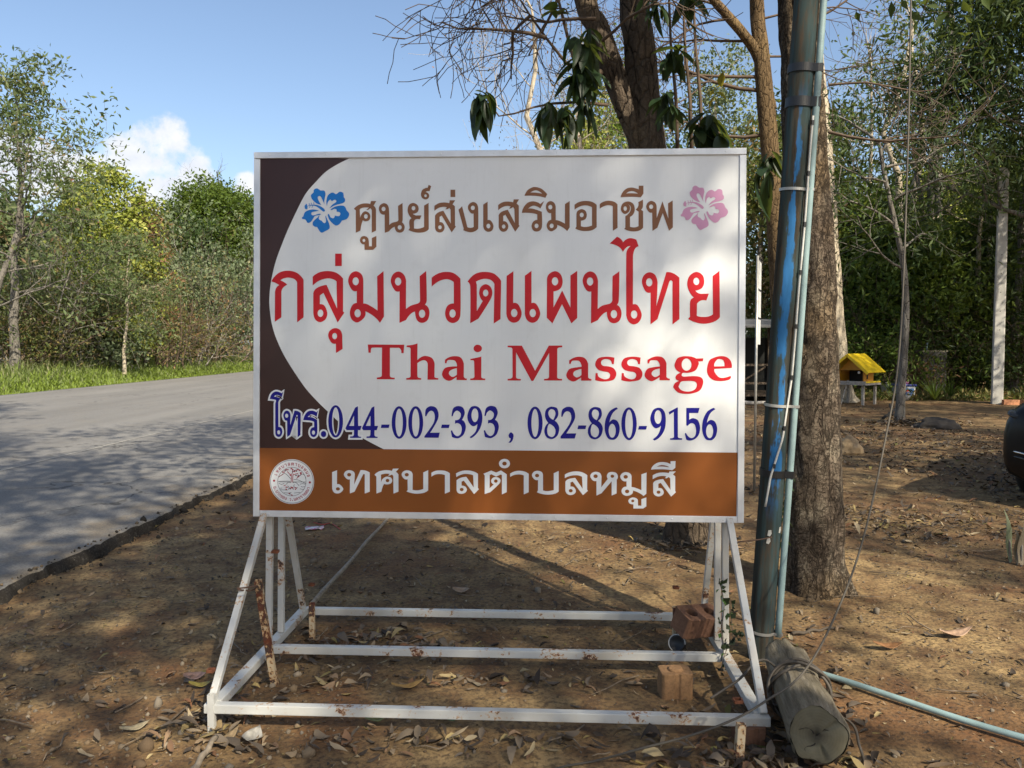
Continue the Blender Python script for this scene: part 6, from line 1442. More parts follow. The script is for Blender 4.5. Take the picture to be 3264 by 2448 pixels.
tree('dense_dark_tree', 'dense dark tree filling the upper right corner', rb2(3330, 21), th(-330, 21), (-0.2, 0), 0.3, (3.5, 4), 30400, 0.26, 0.22, M_LF_DARK, M_GREYB, 85, (8, 6, 4), 0.8, 0.48, 0.38, 0.8, GR, 0.0, down=0.7, shell=420)
tree('dense_dark_tree', 'dark overhanging tree right of the concrete post', rb2(3420, 26), th(420, 26), (-0.4, 0), 0.3, (4.0, 4), 17100, 0.26, 0.25, M_LF_DARK, M_GREYB, 86, (8, 5, 4), 0.8, 0.5, 0.1, 0.8, GR, 0.0, down=0.6, shell=240)
tree('leafy_tree', 'dark green tree behind the slender tree', rb2(2900, 27), th(760, 27), (0, 0), 0.2, (2.4, 3), 12350, 0.24, 0.45, M_LF_MID, M_GREYB, 87, (7, 5, 4), 0.8, 0.45, 0.1, 0.8, GR, shell=240)
tree('leafy_tree', 'dark green tree behind the concrete post', rb2(3170, 29), th(720, 29), (0, 0), 0.22, (3.0, 3), 14250, 0.24, 0.45, M_LF_MID, M_GREYB, 88, (7, 5, 4), 0.8, 0.5, 0.1, 0.8, GR, shell=240)
tree('thin_pale_tree', 'thin pale leaning trunk between lime tree and concrete post', rb2(3080, 28), th(500, 28), (0.9, 0), 0.16, (1.8, 2), 1400, 0.2, 0.4, M_LF_MID, M_PALE, 89, (5, 4, 4), 0.7, 0.4, 0.6, 0.8, GR)
tree('leafy_tree', 'tree seen in the gap between sign and blue pole', rb2(2420, 30), th(420, 30), (0, 0), 0.2, (3.0, 3), 11400, 0.24, 0.5, M_LF_MIX, M_GREYB, 90, (7, 5, 4), 0.8, 0.5, 0.1, 0.8, GR, shell=240)
tree('leafy_tree', 'dark tree behind the pale trunk', rb2(2600, 34), th(380, 34), (0, 0), 0.22, (3.4, 3), 13300, 0.26, 0.5, M_LF_DARK, M_GREYB, 91, (7, 5, 4), 0.8, 0.55, 0.1, 0.8, GR, shell=240)
for px_, Y_, top_, r_, sd_, lb_ in ((2862, 27.5, -60, 0.20, 301, 'pale straight trunk left of the forked grey tree'), (2905, 29, 120, 0.16, 302, 'slim pale trunk behind the slender tree'), (3105, 26.5, 330, 0.13, 303, 'tan trunk lit by sun left of the concrete post'), (3228, 25.5, 200, 0.16, 304, 'pale trunk just right of the concrete post'), (2765, 31, 80, 0.15, 305, 'thin grey trunk above the yellow house'), (2990, 31, -100, 0.18, 306, 'grey trunk above the concrete tank')):
    tree('slim_trunk_tree', lb_, rb2(px_, Y_), th(top_, Y_), (0.3 * math.sin(sd_), 0), r_, (2.2, 3), 500, 0.2, 0.4, M_LF_MID, M_PALE if sd_ % 2 else M_GREYB, sd_, (5, 5, 4), 0.7, 0.4, 0.62, 0.8, 'slim trunks beyond the clearing', 0.10)
tree('far_tree', 'far dark tree closing the gap behind the clearing', rb2(2980, 46), th(640, 46), (0, 0), 0.25, (5.0, 4), 15200, 0.37, 0.5, M_LF_DARK, M_GREYB, 92, (7, 5, 4), 0.8, 0.8, 0.08, 0.8, GR, shell=240)
tree('far_tree', 'far dark tree behind the yellow house', rb2(2740, 48), th(700, 48), (0, 0), 0.25, (5.0, 4), 15200, 0.37, 0.5, M_LF_DARK, M_GREYB, 93, (7, 5, 4), 0.8, 0.8, 0.08, 0.8, GR, shell=240)
tree('far_tree', 'far dark tree at the right edge', rb2(3280, 46), th(560, 46), (0, 0), 0.25, (5.0, 4), 15200, 0.37, 0.5, M_LF_DARK, M_GREYB, 94, (7, 5, 4), 0.8, 0.8, 0.08, 0.8, GR, shell=240)
# above the sign
tree('bare_pale_tree', 'bare pale tree spreading above the middle of the sign', rb2(1830, 27), th(-150, 27), (-1.6, 0), 0.20, (3.6, 3), 900, 0.10, 0.5, M_LF_RUST, M_PALE, 95, (7, 6, 5), 0.65, 0.35, 0.45, 0.8, GR, 0.10)
tree('bare_pale_tree', 'second bare pale tree just above the sign', rb2(1880, 31), th(60, 31), (-0.5, 0), 0.20, (3.4, 3), 900, 0.10, 0.5, M_LF_RUST, M_PALE, 96, (6, 6, 5), 0.65, 0.4, 0.5, 0.8, GR, 0.10)
tree('green_crown_tree', 'sunlit green crown above the top edge of the sign', rb2(1880, 46), th(330, 46), (0, 0), 0.25, (3.0, 3), 10400, 0.26, 0.55, M_LF_LIME, M_GREYB, 97, (7, 5, 4), 0.8, 0.55, 0.3, 0.8, GR, shell=240)
tree('green_crown_tree', 'pale green crown behind the forked tree', rb2(2010, 50), th(180, 50), (0, 0), 0.25, (3.6, 3), 9100, 0.26, 0.55, M_LF_MID, M_PALE, 98, (7, 5, 4), 0.8, 0.6, 0.35, 0.8, GR, shell=240)
tree('green_crown_tree', 'pale green crown right of the forked tree', rb2(2280, 48), th(200, 48), (0, 0), 0.25, (3.6, 3), 8450, 0.26, 0.55, M_LF_GREY, M_PALE, 99, (7, 5, 4), 0.8, 0.6, 0.3, 0.8, GR, shell=240)
GH = 'shrubs at the edge of the clearing'
for i, (px, Y, rx, py, m, lbl) in enumerate([(2700, 25.5, 1.6, 1000, M_LF_MID, 'shiny green shrub behind the yellow house'), (2790, 25, 1.5, 1060, M_LF_MID, 'green shrub right of the yellow house'), (2890, 26, 1.7, 960, M_LF_DARK, 'dark shrub behind the plastic bin'), (2985, 27, 1.8, 930, M_LF_DARK, 'dark shrub behind the concrete tank'), (3080, 26, 1.7, 1010, M_LF_MID, 'green shrub between tank and concrete post'), (3140, 25.5, 1.4, 1070, M_LF_DARK, 'low dark shrub left of the concrete post'), (3240, 26.5, 1.8, 1000, M_LF_MID, 'green shrub right of the concrete post'), (3320, 25, 1.8, 960, M_LF_DARK, 'dark shrub at the right edge of the picture'), (2560, 27, 1.8, 980, M_LF_DARK, 'dark shrub behind the cracked tree'), (2450, 26, 1.8, 1000, M_LF_DARK, 'dark shrub behind the timber shelter'), (2925, 24.2, 0.35, 1150, M_LF_RUST, 'orange brown withered shrub left of the concrete tank')]):
    shrub('clearing_shrub', lbl, rb2(px, Y), rx, th(py, Y), 2600 if rx > 1 else 500, 0.17, 0.35, m, 120 + i, 8, 0.24, GH)
def spiky(px, Y, n, L, label, seed, lean=0.9):
    rg = np.random.default_rng(seed); ob = empty('strap_leaf_plant', rb2(px, Y), label, 'plant', 'strap-leaved plants at the clearing edge'); V = []; Fq = []
    for i in range(n):
        a = rg.uniform(0, 6.28); l_ = L * rg.uniform(0.6, 1.1); e = rg.uniform(0.2, lean); w = 0.022
        for t in (0, 0.35, 0.7, 1):
            x = math.cos(a) * e * l_ * t; y = math.sin(a) * e * l_ * t; z = l_ * (t - 0.45 * e * t * t) + 0.05; ww = w * (1 - t) + 0.002
            V += [(x - math.sin(a) * ww, y + math.cos(a) * ww, z), (x + math.sin(a) * ww, y - math.cos(a) * ww, z)]
        b = i * 8
        for j in range(3): Fq.append((b + 2 * j, b + 2 * j + 1, b + 2 * j + 3, b + 2 * j + 2))
    me_obj('leaves', arr_mesh('leaves', np.array(V), np.array(Fq), M_LF_MID, False, np.repeat(rg.random(n), 8)), ob)
spiky(2850, 23.5, 26, 0.9, 'spiky strap-leaved plant left of the slender tree', 1)
spiky(2982, 22.6, 34, 0.85, 'spiky strap-leaved plant in front of the concrete tank', 2)
spiky(3030, 23.0, 24, 0.8, 'strap-leaved plant right of the concrete tank', 3)
# low weeds along the edge
rg = np.random.default_rng(88); n = 5200
wx = rg.uniform(8.0, 17, n); wy = 22.6 + rg.gamma(1.4, 0.9, n); P_ = np.stack([wx, wy, rg.uniform(0.02, 0.28, n) * rg.random(n)], 1)
V, Fq, A = leaf_arrays(P_, 0.16, 0.3, rg, -0.4)
tag(me_obj('weeds', arr_mesh('weeds', V, Fq, M_LF_MIX, False, A)), 'low mixed weeds along the far edge of the clearing', 'weeds', kind='stuff')

# ---- trees behind the photographer: they stand outside the picture and throw the dappled shade
GSH = 'shade trees along the roadside behind the camera'
for i, (x, y, h, r_, nl, lf, lbl) in enumerate([(7.2, -7.0, 14.5, 3.8, 7000, 0.42, 'tall tree behind and right of the camera'), (3.0, -7.6, 14.5, 4.0, 3400, 0.20, 'tall roadside tree straight behind the camera'), (12.4, -5.5, 14.5, 4.0, 2600, 0.16, 'tall tree right of and behind the camera'), (13.0, 0.2, 13.5, 3.8, 4600, 0.34, 'tall tree right of the clearing out of the picture'), (14.6, 5.2, 14, 4.0, 6500, 0.45, 'leafy tree far right of the parked car'), (-0.6, -3.0, 17, 4.6, 15000, 0.75, 'very tall roadside tree left of the camera'), (-3.0, 0.5, 19, 4.4, 14000, 0.75, 'very tall tree at the road edge beside the camera'), (15.5, 12.0, 13, 3.6, 3600, 0.35, 'leafy tree at the right side of the clearing'), (20.5, 21.0, 17, 4.8, 5000, 0.3, 'dense tree far beyond the right edge of the picture'), (18.5, 8.5, 15, 4.4, 4000, 0.3, 'dense tree right of the parked car'), (23.0, 13.0, 18, 5.0, 5000, 0.3, 'dense tall tree far right of the parked car')]):
    tree('shade_tree', lbl, (x, y, 0), h, (0, 0), 0.18, (r_, 3), nl, 0.22, 0.45, M_LF_SHADE, M_GREYB, 200 + i, (7, 5, 4), 0.8, 0.40, 0.4 if h < 18 else 0.55, 0.6, GSH, leaf_frac=lf)

# ------------------------------------------------------------------ things in the clearing
M_YEL = plain('yellow_paint', (0.72, 0.50, 0.010), 0.5, 0, 0.06, 4); M_ORA = plain('orange_paint', (0.50, 0.22, 0.008), 0.55, 0, 0.08, 4)
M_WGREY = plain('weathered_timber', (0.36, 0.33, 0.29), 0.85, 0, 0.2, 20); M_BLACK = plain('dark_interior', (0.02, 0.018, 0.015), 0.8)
M_CONC = plain('pale_concrete', (0.50, 0.48, 0.43), 0.85, 0, 0.10, 6, bump=0.2); M_CONCD = plain('mossy_concrete', (0.12, 0.115, 0.10), 0.9, 0, 0.3, 4, bump=0.3)

# yellow spirit house on stilts
p = G(2726, 1288)
hs = empty('spirit_house', p, 'small yellow spirit house with plank roof on thin stilts', 'spirit house', rz=R(40))
fl = 0.56; Wd, Dp = 0.66, 0.62       # local x = along the ridge (away from the camera), y = across
box('floor', (0, 0, fl), (Dp + 0.26, Wd + 0.30, 0.05), M_WGREY, hs)
box('floor_rail', (-Dp / 2 - 0.10, 0, fl + 0.055), (0.03, Wd + 0.30, 0.045), M_WGREY, hs)
box('floor_rail', (0, -Wd / 2 - 0.13, fl + 0.055), (Dp + 0.22, 0.03, 0.045), M_YEL, hs)
for sx, sy in ((-1, -1), (1, -1), (-1, 1), (1, 1)):
    box('leg', (sx * (Dp / 2 + 0.02), sy * (Wd / 2 + 0.04), fl / 2 - 0.04), (0.06, 0.06, fl - 0.03), M_WGREY, hs)
beam('brace', (-Dp / 2 - 0.12, Wd / 2 - 0.15, 0), (-Dp / 2 - 0.05, Wd / 2 - 0.30, fl + 0.1), 0.04, 0.03, M_WGREY, hs)
wz = fl + 0.025; wh = 0.34
box('side_wall', (0.02, -Wd / 2, wz + wh / 2), (Dp - 0.08, 0.025, wh), M_ORA, hs); box('side_wall', (0.02, Wd / 2, wz + wh / 2), (Dp - 0.08, 0.025, wh), M_ORA, hs)
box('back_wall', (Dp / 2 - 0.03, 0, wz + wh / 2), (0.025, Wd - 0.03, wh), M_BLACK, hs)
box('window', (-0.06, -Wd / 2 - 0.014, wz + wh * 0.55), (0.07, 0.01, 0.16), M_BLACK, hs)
rh = 0.50
bm = bmesh.new(); gx_ = -Dp / 2 + 0.06
tri = [bm.verts.new((gx_, y, z)) for y, z in ((-Wd / 2, wz + wh), (Wd / 2, wz + wh), (0, wz + wh + 0.34))]; bm.faces.new(tri)
o = bm_obj('gable', bm, M_ORA, hs); md = o.modifiers.new('t', 'SOLIDIFY'); md.thickness = 0.02
for sy in (-1, 1):
    # each roof side is made of lapped planks
    e0 = Vector((0, 0, wz + wh + 0.42)); e1 = Vector((0, sy * (Wd / 2 + 0.24), wz + wh - 0.06)); n = 7
    sl = (e1 - e0); L = sl.length; d = sl.normalized(); nrm = Vector((0, -d.z * sy, d.y * sy)).normalized()
    if nrm.z < 0: nrm = -nrm
    for i in range(n):
        c = e0 + d * (L * (i + 0.5) / n) + nrm * (0.012 + 0.004 * (i % 2))
        rot = Matrix((Vector((1, 0, 0)), d, nrm if Vector((1, 0, 0)).cross(d).dot(nrm) > 0 else -nrm)).transposed()
        box('roof_plank', c, (Dp + 0.34, L / n + 0.012, 0.016), M_YEL, hs, rot)
    c = e0 + d * (L / 2); rot = Matrix((Vector((1, 0, 0)), d, Vector((1, 0, 0)).cross(d))).transposed()
    box('barge_board', c + Vector((-Dp / 2 - 0.18, 0, -0.02)), (0.02, L, 0.07), M_YEL, hs, rot)
bm = bmesh.new(); bmesh.ops.create_uvsphere(bm, u_segments=14, v_segments=8, radius=0.035); o = bm_obj('lamp_globe', bm, plain('white_globe', (0.8, 0.8, 0.78), 0.3), hs, True); o.location = (-Dp / 2 + 0.02, -Wd / 2 + 0.10, wz + wh - 0.06)
# concrete post
p = G(3177, 1288)
post = empty('concrete_post', p, 'tall square pale concrete utility post at the clearing edge', 'post', rz=R(-24))
bm = bmesh.new(); rows = []
for h, w in ((-0.2, 0.135), (2.0, 0.128), (4.0, 0.12), (5.0, 0.115), (6.3, 0.11)):
    ch = w * 0.86; rows.append([bm.verts.new((x, y, h)) for x, y in ((-ch, -w), (ch, -w), (w, -ch), (w, ch), (ch, w), (-ch, w), (-w, ch), (-w, -ch))])
for a_, b_ in zip(rows, rows[1:]):
    for i in range(8): bm.faces.new((a_[i], a_[(i + 1) % 8], b_[(i + 1) % 8], b_[i]))
bm.faces.new(rows[-1]); bm_obj('shaft', bm, M_CONC, post)
for h in np.arange(0.5, 6, 0.5): box('bolt_hole', (0, -0.1315 + 0.0035 * h, h), (0.02, 0.012, 0.02), M_BLACK, post)
bm = bmesh.new(); bm_box(bm, (0, 0, 0.07), (0.50, 0.13, 0.14), None, 0.008)
o = bm_obj('hollow_brick', bm, plain('orange_brick', (0.45, 0.20, 0.10), 0.9, 0, 0.25, 14, bump=0.3), None); q = G(3220, 1290); o.location = (q.x, q.y - 0.1, 0); o.rotation_euler = (0, 0, -0.1); tag(o, 'long orange brick lying at the foot of the concrete post', 'brick')
# power lines from the post
M_LINE = plain('black_wire', (0.012, 0.012, 0.012), 0.5)
for i, (a, b, lbl) in enumerate((((3195, 520, 21.7), (2560, 760, 23), 'uppermost black wire running left from the concrete post'), ((3195, 545, 21.7), (2560, 800, 23), 'middle black wire running left from the concrete post'), ((3195, 575, 21.7), (2560, 850, 23), 'lowest black wire running left from the concrete post'))):
    A_, B_ = D(*a), D(*b); pts = [A_.lerp(B_, t) - Vector((0, 0, 0.5 * 4 * t * (1 - t) * 0.3)) for t in np.linspace(0, 1, 16)]
    tag(tube_obj('power_line', pts, 0.010, M_LINE, None, 5), lbl, 'wire', 'wires from the concrete post')
# concrete tank with tap
p = G(2972, 1262); tank = empty('water_tank', (p.x, p.y + 0.4, 0), 'dark mossy square concrete tank with a pipe stub on top', 'tank', rz=0.15); tank.scale = (1, 1, 1.22)
for c, s_ in (((0, -0.36, 0.55), (0.80, 0.07, 1.15)), ((0, 0.36, 0.55), (0.80, 0.07, 1.15)), ((-0.365, 0, 0.55), (0.07, 0.648, 1.15)), ((0.365, 0, 0.55), (0.07, 0.648, 1.15))): box('tank_wall', c, s_, M_CONCD, tank)
box('rim_slab', (0, 0, 1.15), (0.88, 0.80, 0.05), plain('lichen_concrete', (0.30, 0.27, 0.19), 0.9, 0, 0.3, 7), tank)
tube_obj('pipe_stub', [(-0.15, -0.2, 1.17), (-0.15, -0.2, 1.36)], 0.03, M_PVC, tank, 10)
# plastic bins
p = G(2895, 1275); bn = empty('drinks_cooler', (p.x, p.y + 0.3, 0), 'white drinks cooler box with blue lid and a round logo', 'cooler')
box('cooler_body', (0, 0, 0.20), (0.52, 0.36, 0.38), plain('cooler_white', (0.55, 0.56, 0.58), 0.5), bn, None, 0.02); box('cooler_lid', (0, 0, 0.42), (0.58, 0.42, 0.055), plain('cooler_blue', (0.02, 0.035, 0.22), 0.4), bn, None, 0.015)
box('logo_panel', (0.06, -0.182, 0.22), (0.30, 0.006, 0.22), plain('logo_blue', (0.10, 0.22, 0.50), 0.4), bn)
for col_, a0, a1 in (((0.6, 0.03, 0.03), 0.15, math.pi - 0.15), ((0.02, 0.06, 0.35), math.pi + 0.15, 2 * math.pi - 0.15)):
    bm = bmesh.new(); vs_ = [bm.verts.new((0.03 + 0.075 * math.cos(a), -0.187, 0.23 + 0.055 * math.sin(a))) for a in np.linspace(a0, a1, 14)]; bm.faces.new(vs_); bm_obj('logo_mark', bm, plain('logo_mark', col_, 0.4), bn)
bm = bmesh.new(); vs_ = [bm.verts.new((0.03 + 0.085 * math.cos(a), -0.186, 0.23 + 0.062 * math.sin(a))) for a in np.linspace(0, 2 * math.pi, 25)[:-1]]; bm.faces.new(vs_); bm_obj('logo_ring', bm, plain('logo_white', (0.7, 0.7, 0.7), 0.4), bn)
p = G(2852, 1270); b2 = empty('plastic_bin', (p.x, p.y + 0.4, 0), 'pale grey plastic bin with a black lid left of the cooler', 'bin')
box('bin_body', (0, 0, 0.22), (0.34, 0.34, 0.40), plain('bin_grey', (0.42, 0.43, 0.42), 0.5), b2, None, 0.02); box('bin_lid', (0, 0, 0.45), (0.38, 0.38, 0.05), M_RUB, b2, None, 0.012)
def bowl(name, loc, r, h, m, label, cat):
    bm = bmesh.new(); pr = [(0.6 * r, 0), (0.85 * r, h * 0.5), (r, h), (r * 0.94, h), (0.8 * r, h * 0.5), (0.55 * r, 0.02)]
    rv = [[bm.verts.new((a_ * math.cos(t), a_ * math.sin(t), z_)) for t in np.linspace(0, 2 * math.pi, 21)[:-1]] for a_, z_ in pr]
    for a_, b_ in zip(rv, rv[1:]):
        for i in range(20): bm.faces.new((a_[i], a_[(i + 1) % 20], b_[(i + 1) % 20], b_[i]))
    bm.faces.new(rv[0][::-1]); bm.faces.new(rv[-1]); o = bm_obj(name, bm, m, None, True); o.location = loc; return tag(o, label, cat)
p = G(2895, 1275); bowl('pink_bowl', (p.x + 0.05, p.y + 0.3, 0.448), 0.10, 0.07, plain('pink_plastic', (0.6, 0.22, 0.42), 0.4), 'pink plastic bowl on top of the cooler', 'bowl')
p = G(2872, 1278); bowl('grey_basin', (p.x, p.y - 0.05, 0.0), 0.24, 0.17, plain('grey_plastic', (0.14, 0.14, 0.14), 0.5), 'dark grey basin in front of the cooler', 'basin')
# lump of wood beside the trunk, grey sheet by the slender tree
def lump(name, loc, s_, m, seed, label, cat, rot=0.0, sub=4):
    bm = bmesh.new(); bmesh.ops.create_icosphere(bm, subdivisions=sub, radius=1.0)
    for v in bm.verts:
        k_ = 1 + 0.30 * noise.noise(v.co * 1.3 + Vector((seed, 0, 0))) + 0.14 * noise.noise(v.co * 3.5 + Vector((seed, 2, 0))) + 0.05 * noise.noise(v.co * 9)
        v.co = Vector((v.co.x * s_[0], v.co.y * s_[1], max(-0.25, v.co.z) * s_[2])) * k_
    o = bm_obj(name, bm, m, None, True); o.location = loc; o.rotation_euler = (0, 0, rot); return tag(o, label, cat)
p = G(2712, 1447); lump('wood_chunk', (p.x, p.y + 0.1, 0.05), (0.20, 0.16, 0.20), plain('split_wood', (0.38, 0.27, 0.15), 0.9, 0, 0.25, 8, bump=0.4), 3, 'pale split chunk of wood right of the cracked tree', 'wood')
p = G(2985, 1365); lump('grey_sheet', (p.x, p.y, 0.03), (0.36, 0.24, 0.17), plain('grey_plastic_sheet', (0.060, 0.050, 0.040), 0.9, 0, 0.3, 6, bump=0.6), 8, 'crumpled dark grey sheet on the ground beside the slender tree', 'sheet', -0.3)
p = G(2868, 1352); lump('soil_mound', (p.x + 0.2, p.y + 0.15, -0.02), (1.0, 0.40, 0.07), M_SOIL, 5, 'low mound of soil round the slender tree', 'mound')
rg = np.random.default_rng(4); q = np.stack([p.x + 0.2 + rg.normal(0, 0.55, 420), p.y - 0.15 + rg.normal(0, 0.3, 420)], 1); V, Fq, A = litter_arrays(q, 0.12, 0.03)
V[:, 2] += np.repeat(0.04 * np.exp(-((q[:, 0] - p.x - 0.2) / 0.8) ** 2 - ((q[:, 1] - p.y) / 0.4) ** 2), 11)
tag(me_obj('mound_litter', arr_mesh('mound_litter', V, Fq, M_LITTER, True, A)), 'dead leaves heaped round the slender tree', 'leaf litter', kind='stuff')
for i, (a, b, lbl) in enumerate((((2815, 1342), (2865, 1325), 'dark broken branch left of the slender tree'), ((2845, 1330), (2835, 1318), 'short dark stub left of the slender tree'))):
    A_, B_ = G(*a), G(*b); A_.z = 0.06; B_.z = 0.22; stick('broken_branch', A_, B_, 0.03, plain('black_branch', (0.03, 0.025, 0.02), 0.9), lbl, 'branch')
# white panel seen nearly edge-on behind the pole
A_ = D(2414, 960, 8.8); pn = empty('side_board', (A_.x, A_.y, 0), 'white board seen edge-on between the sign and the blue pole', 'board', rz=R(68))
zt_, zb_ = D(2414, 822, 8.8).z, D(2414, 1098, 8.8).z
box('board', (0.16, 0, (zt_ + zb_) / 2), (0.36, 0.02, zt_ - zb_), plain('white_board', (0.74, 0.74, 0.72), 0.4), pn); tube_obj('edge_pole', [(-0.035, 0, 0), (-0.035, 0, zt_ + 0.02)], 0.014, M_STEEL, pn, 10)
for f_ in (0.0, 0.35, 0.68): box('strap', (0.15, -0.002, zt_ - f_ * (zt_ - zb_) - 0.012), (0.38, 0.028, 0.016), M_TAPE, pn)
# timber shelter behind the sign edge
p = G(2400, 1285); sh = empty('timber_shelter', (p.x, p.y, 0), 'dark open timber shelter glimpsed between sign and pole', 'shelter')
for x, y in ((-1.4, 0), (1.0, 0), (-1.4, 1.8), (1.0, 1.8)): box('post', (x, y, 1.05), (0.10, 0.10, 2.2), M_BARK2, sh)
box('roof', (-0.2, 0.9, 2.22), (3.2, 2.6, 0.05), plain('grey_sheet_roof', (0.09, 0.09, 0.09), 0.9), sh, Matrix.Rotation(0.10, 3, 'X'))
for z_ in (0.55, 1.05): box('rail', (-0.2, -0.02, z_), (2.3, 0.05, 0.06), M_BARK2, sh)
beam('diagonal', (-0.4, -0.08, 0.55), (0.3, -0.08, 1.0), 0.05, 0.04, M_BARK2, sh)
box('back_panel', (-0.2, 1.87, 0.9), (2.4, 0.03, 1.8), plain('black_netting', (0.012, 0.013, 0.012), 0.9), sh); box('deck', (-0.2, 0.9, 0.22), (2.5, 1.9, 0.06), M_BARK2, sh)
for i, (px, c_, lbl) in enumerate(((2390, (0.45, 0.45, 0.45), 'grey bucket in front of the timber shelter'), (2418, (0.62, 0.45, 0.5), 'white and pink tub in front of the timber shelter'))):
    q = G(px, 1262); bowl('bucket', (q.x, q.y - 0.3, 0.0), 0.14, 0.24, plain('tub', c_, 0.4), lbl, 'bucket')
q = G(2395, 1292); stick('timber_plank', (q.x - 0.7, q.y, 0.06), (q.x + 0.5, q.y + 0.1, 0.06), 0.06, M_WGREY, 'pale plank lying in front of the timber shelter', 'plank')
# upright shoots at the right edge
def shoot(px, py, H, lean, w, m, label):
    q = G(px, py); o = empty('leaf_shoot', q, label, 'plant'); V = []; Fq = []
    for i in range(9):
        t = i / 8; ww = w * (0.45 + 0.9 * math.sin(math.pi * min(1, t * 0.95 + 0.05))) * (1 - t ** 4)
        for s_ in (-1, 0, 1): V.append((lean * t * t + s_ * ww, 0.02 * math.sin(6 * t) - 0.3 * ww * (s_ == 0), H * t))
    for i in range(8):
        for j in (0, 1): b = i * 3 + j; Fq.append((b, b + 1, b + 4, b + 3))
    me_obj('blade', arr_mesh('blade', np.array(V), np.array(Fq), m, True, np.full(len(V), 0.8)), o)
    q_ = Tubes(); q_.add([(0, 0.01, -0.05), (lean * 0.1, 0.01, H * 0.35), (lean * 0.5, 0.01, H * 0.7)], [0.008, 0.007, 0.003], 6); q_.obj('stalk', M_TWGG, o)
M_SH = leaf_mat('pale_shoot', [(0, (0.16, 0.19, 0.11)), (1, (0.27, 0.30, 0.19))], 0.2); M_SHB = leaf_mat('dry_shoot', [(0, (0.20, 0.16, 0.10)), (1, (0.28, 0.23, 0.16))], 0.1)
shoot(3222, 1790, 0.40, -0.07, 0.018, M_SH, 'pale green upright shoot at the right edge'); shoot(3258, 1800, 0.36, 0.0, 0.022, M_SHB, 'dry brown upright shoot at the right edge'); shoot(3245, 1795, 0.26, -0.03, 0.020, M_SHB, 'short dry shoot between two taller ones at right')
# leafy sprig at the foot of the cracked tree
sg = empty('leafy_sprig', G(2500, 1790), 'dark leafy sprig growing beside the cracked tree', 'plant'); so = Vector(sg.location); rs = random.Random(8)
st_ = spline([D(2505, 1780, 5.0), D(2498, 1650, 4.98), D(2508, 1560, 4.97), D(2515, 1500, 4.97)], 6)
tube_obj('stem', [Vector(q) - so for q in st_], 0.004, M_TWG, sg, 5)
for q in st_[2:]:
    for _ in range(2):
        o = me_obj('leaf', BL_[rs.choice((0, 2, 3))], sg); o.location = Vector(q) - so; o.rotation_euler = (rs.uniform(-0.5, 0.5), rs.uniform(0.4, 1.3), rs.uniform(0, 6.28)); o.scale = (rs.uniform(0.3, 0.5),) * 3

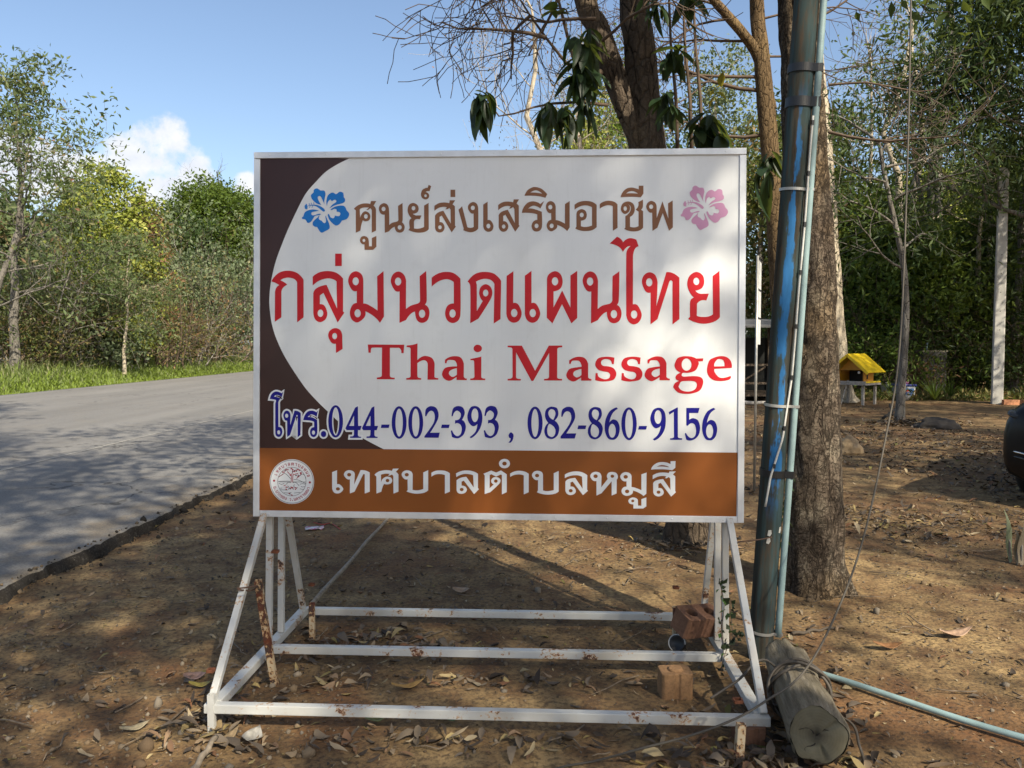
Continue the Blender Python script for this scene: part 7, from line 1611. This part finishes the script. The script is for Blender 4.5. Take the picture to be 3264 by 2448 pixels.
# black car at the right edge
def car():
    h = Vector((-0.8, -0.6, 0)); C0 = Vector((7.24, 8.66, 0))
    c = empty('parked_car', C0, 'black car parked at the right edge of the picture', 'car', rz=math.atan2(h.y, h.x)); c.scale = (1.06, 1.06, 1.24)
    k = NT('black_car_paint'); k.col((0.005, 0.005, 0.006)).set(Roughness=0.35, Specular_IOR_Level=0.25, Coat_Weight=0.12, Coat_Roughness=0.1); MP = k.m
    MG = NT('dark_car_glass').col((0.01, 0.012, 0.013)).set(Roughness=0.05, Specular_IOR_Level=0.8).m
    MC = plain('chrome', (0.6, 0.6, 0.6), 0.15, 1.0); ML = NT('headlamp_glass').col((0.02, 0.022, 0.025)).set(Roughness=0.12, Specular_IOR_Level=0.4).m
    def loft(name, stations, m, cap=True):
        bm = bmesh.new(); rows = []
        for x, prof in stations:
            full = [(y, z) for y, z in prof] + [(-y, z) for y, z in prof[::-1]]
            rows.append([bm.verts.new((x, y, z)) for y, z in full])
        n = len(rows[0])
        for a_, b_ in zip(rows, rows[1:]):
            for i in range(n): bm.faces.new((a_[i], a_[(i + 1) % n], b_[(i + 1) % n], b_[i]))
        if cap: bm.faces.new(rows[0][::-1]); bm.faces.new(rows[-1])
        o = bm_obj(name, bm, m, c, True); md = o.modifiers.new('s', 'SUBSURF'); md.levels = 1; md.render_levels = 1; return o
    def sec(w, zt, zs, zb=0.2): return [(0.02, zt), (w * 0.72, zt - 0.01), (w * 0.93, zs), (w, zs - 0.18), (w * 0.985, zb + 0.12), (w * 0.90, zb), (0.02, zb - 0.02)]
    loft('body', [(2.13, sec(0.76, 0.76, 0.70, 0.24)), (2.10, sec(0.82, 0.82, 0.75, 0.20)), (1.98, sec(0.86, 0.87, 0.80, 0.18)), (1.6, sec(0.88, 0.93, 0.85)), (1.0, sec(0.87, 0.99, 0.88)), (0.4, sec(0.88, 1.0, 0.92)), (-0.6, sec(0.88, 1.0, 0.93)), (-1.5, sec(0.87, 1.0, 0.93)), (-1.95, sec(0.82, 0.98, 0.90)), (-2.1, sec(0.70, 0.92, 0.84, 0.26))], MP)
    def cab_(w, z0, z1): return [(0.02, z1), (w * 0.70, z1 - 0.02), (w * 0.80, z1 - 0.08), (w * 0.98, z0 + 0.05), (w, z0), (0.02, z0 - 0.05)]
    loft('cabin_glass', [(1.05, cab_(0.74, 0.95, 0.99)), (0.55, cab_(0.78, 0.95, 1.30)), (0.15, cab_(0.80, 0.95, 1.46)), (-0.8, cab_(0.80, 0.95, 1.47)), (-1.5, cab_(0.76, 0.95, 1.30)), (-1.9, cab_(0.72, 0.93, 0.99))], MG)
    loft('roof', [(0.25, [(0.02, 1.475), (0.52, 1.46), (0.58, 1.42), (0.02, 1.40)]), (-0.2, [(0.02, 1.49), (0.54, 1.475), (0.60, 1.43), (0.02, 1.42)]), (-0.9, [(0.02, 1.485), (0.53, 1.47), (0.59, 1.42), (0.02, 1.42)]), (-1.35, [(0.02, 1.40), (0.50, 1.38), (0.55, 1.33), (0.02, 1.33)])], MP)
    for s_ in (-1, 1):
        bm = bmesh.new(); bmesh.ops.create_uvsphere(bm, u_segments=16, v_segments=10, radius=1.0); o = bm_obj('headlight', bm, ML, c, True); o.location = (2.0, s_ * 0.70, 0.74); o.scale = (0.12, 0.11, 0.032); o.rotation_euler = (0, 0.25, -s_ * 0.7)
        t_ = Tubes(); t_.add([(2.17 - 0.10 * t * t, s_ * (0.42 + 0.36 * t), 0.42 + 0.03 * t) for t in np.linspace(0, 1, 8)], [0.01] * 8, 6); t_.obj('fog_trim', MC, c)
        t_ = Tubes(); t_.add([(2.18 - 0.12 * t * t, s_ * (0.42 + 0.36 * t), 0.38 + 0.03 * t) for t in np.linspace(0, 1, 8)], [0.012] * 8, 6); t_.obj('fog_trim', ML, c)
        bm = bmesh.new(); bm_box(bm, (0.72, s_ * 0.95, 1.02), (0.10, 0.16, 0.11), None, 0.03); bm_obj('mirror', bm, MP, c, True)
        for x in (1.32, -1.32):
            bm = bmesh.new(); pr = [(0.20, -0.10), (0.30, -0.10), (0.325, -0.06), (0.325, 0.06), (0.30, 0.10), (0.20, 0.10)]
            rv = [[bm.verts.new((r_ * math.cos(t), y_, r_ * math.sin(t))) for t in np.linspace(0, 2 * math.pi, 29)[:-1]] for r_, y_ in pr]
            for a_, b_ in zip(rv, rv[1:]):
                for i in range(28): bm.faces.new((a_[i], a_[(i + 1) % 28], b_[(i + 1) % 28], b_[i]))
            w_ = bm_obj('wheel', bm, M_RUB, c, True); w_.location = (x, s_ * 0.79, 0.325)
            bm = bmesh.new(); bmesh.ops.create_cone(bm, cap_ends=True, segments=24, radius1=0.20, radius2=0.17, depth=0.16)
            r2 = bm_obj('rim', bm, MC, w_); r2.rotation_euler = (R(90) * s_, 0, 0)
    box('grille', (2.125, 0, 0.56), (0.03, 0.75, 0.10), M_RUB, c, None, 0.01); box('chrome_bar', (2.138, 0, 0.60), (0.02, 0.70, 0.02), MC, c, None, 0.006)
    box('bumper_intake', (2.13, 0, 0.33), (0.03, 0.70, 0.12), M_RUB, c, None, 0.01)
car()
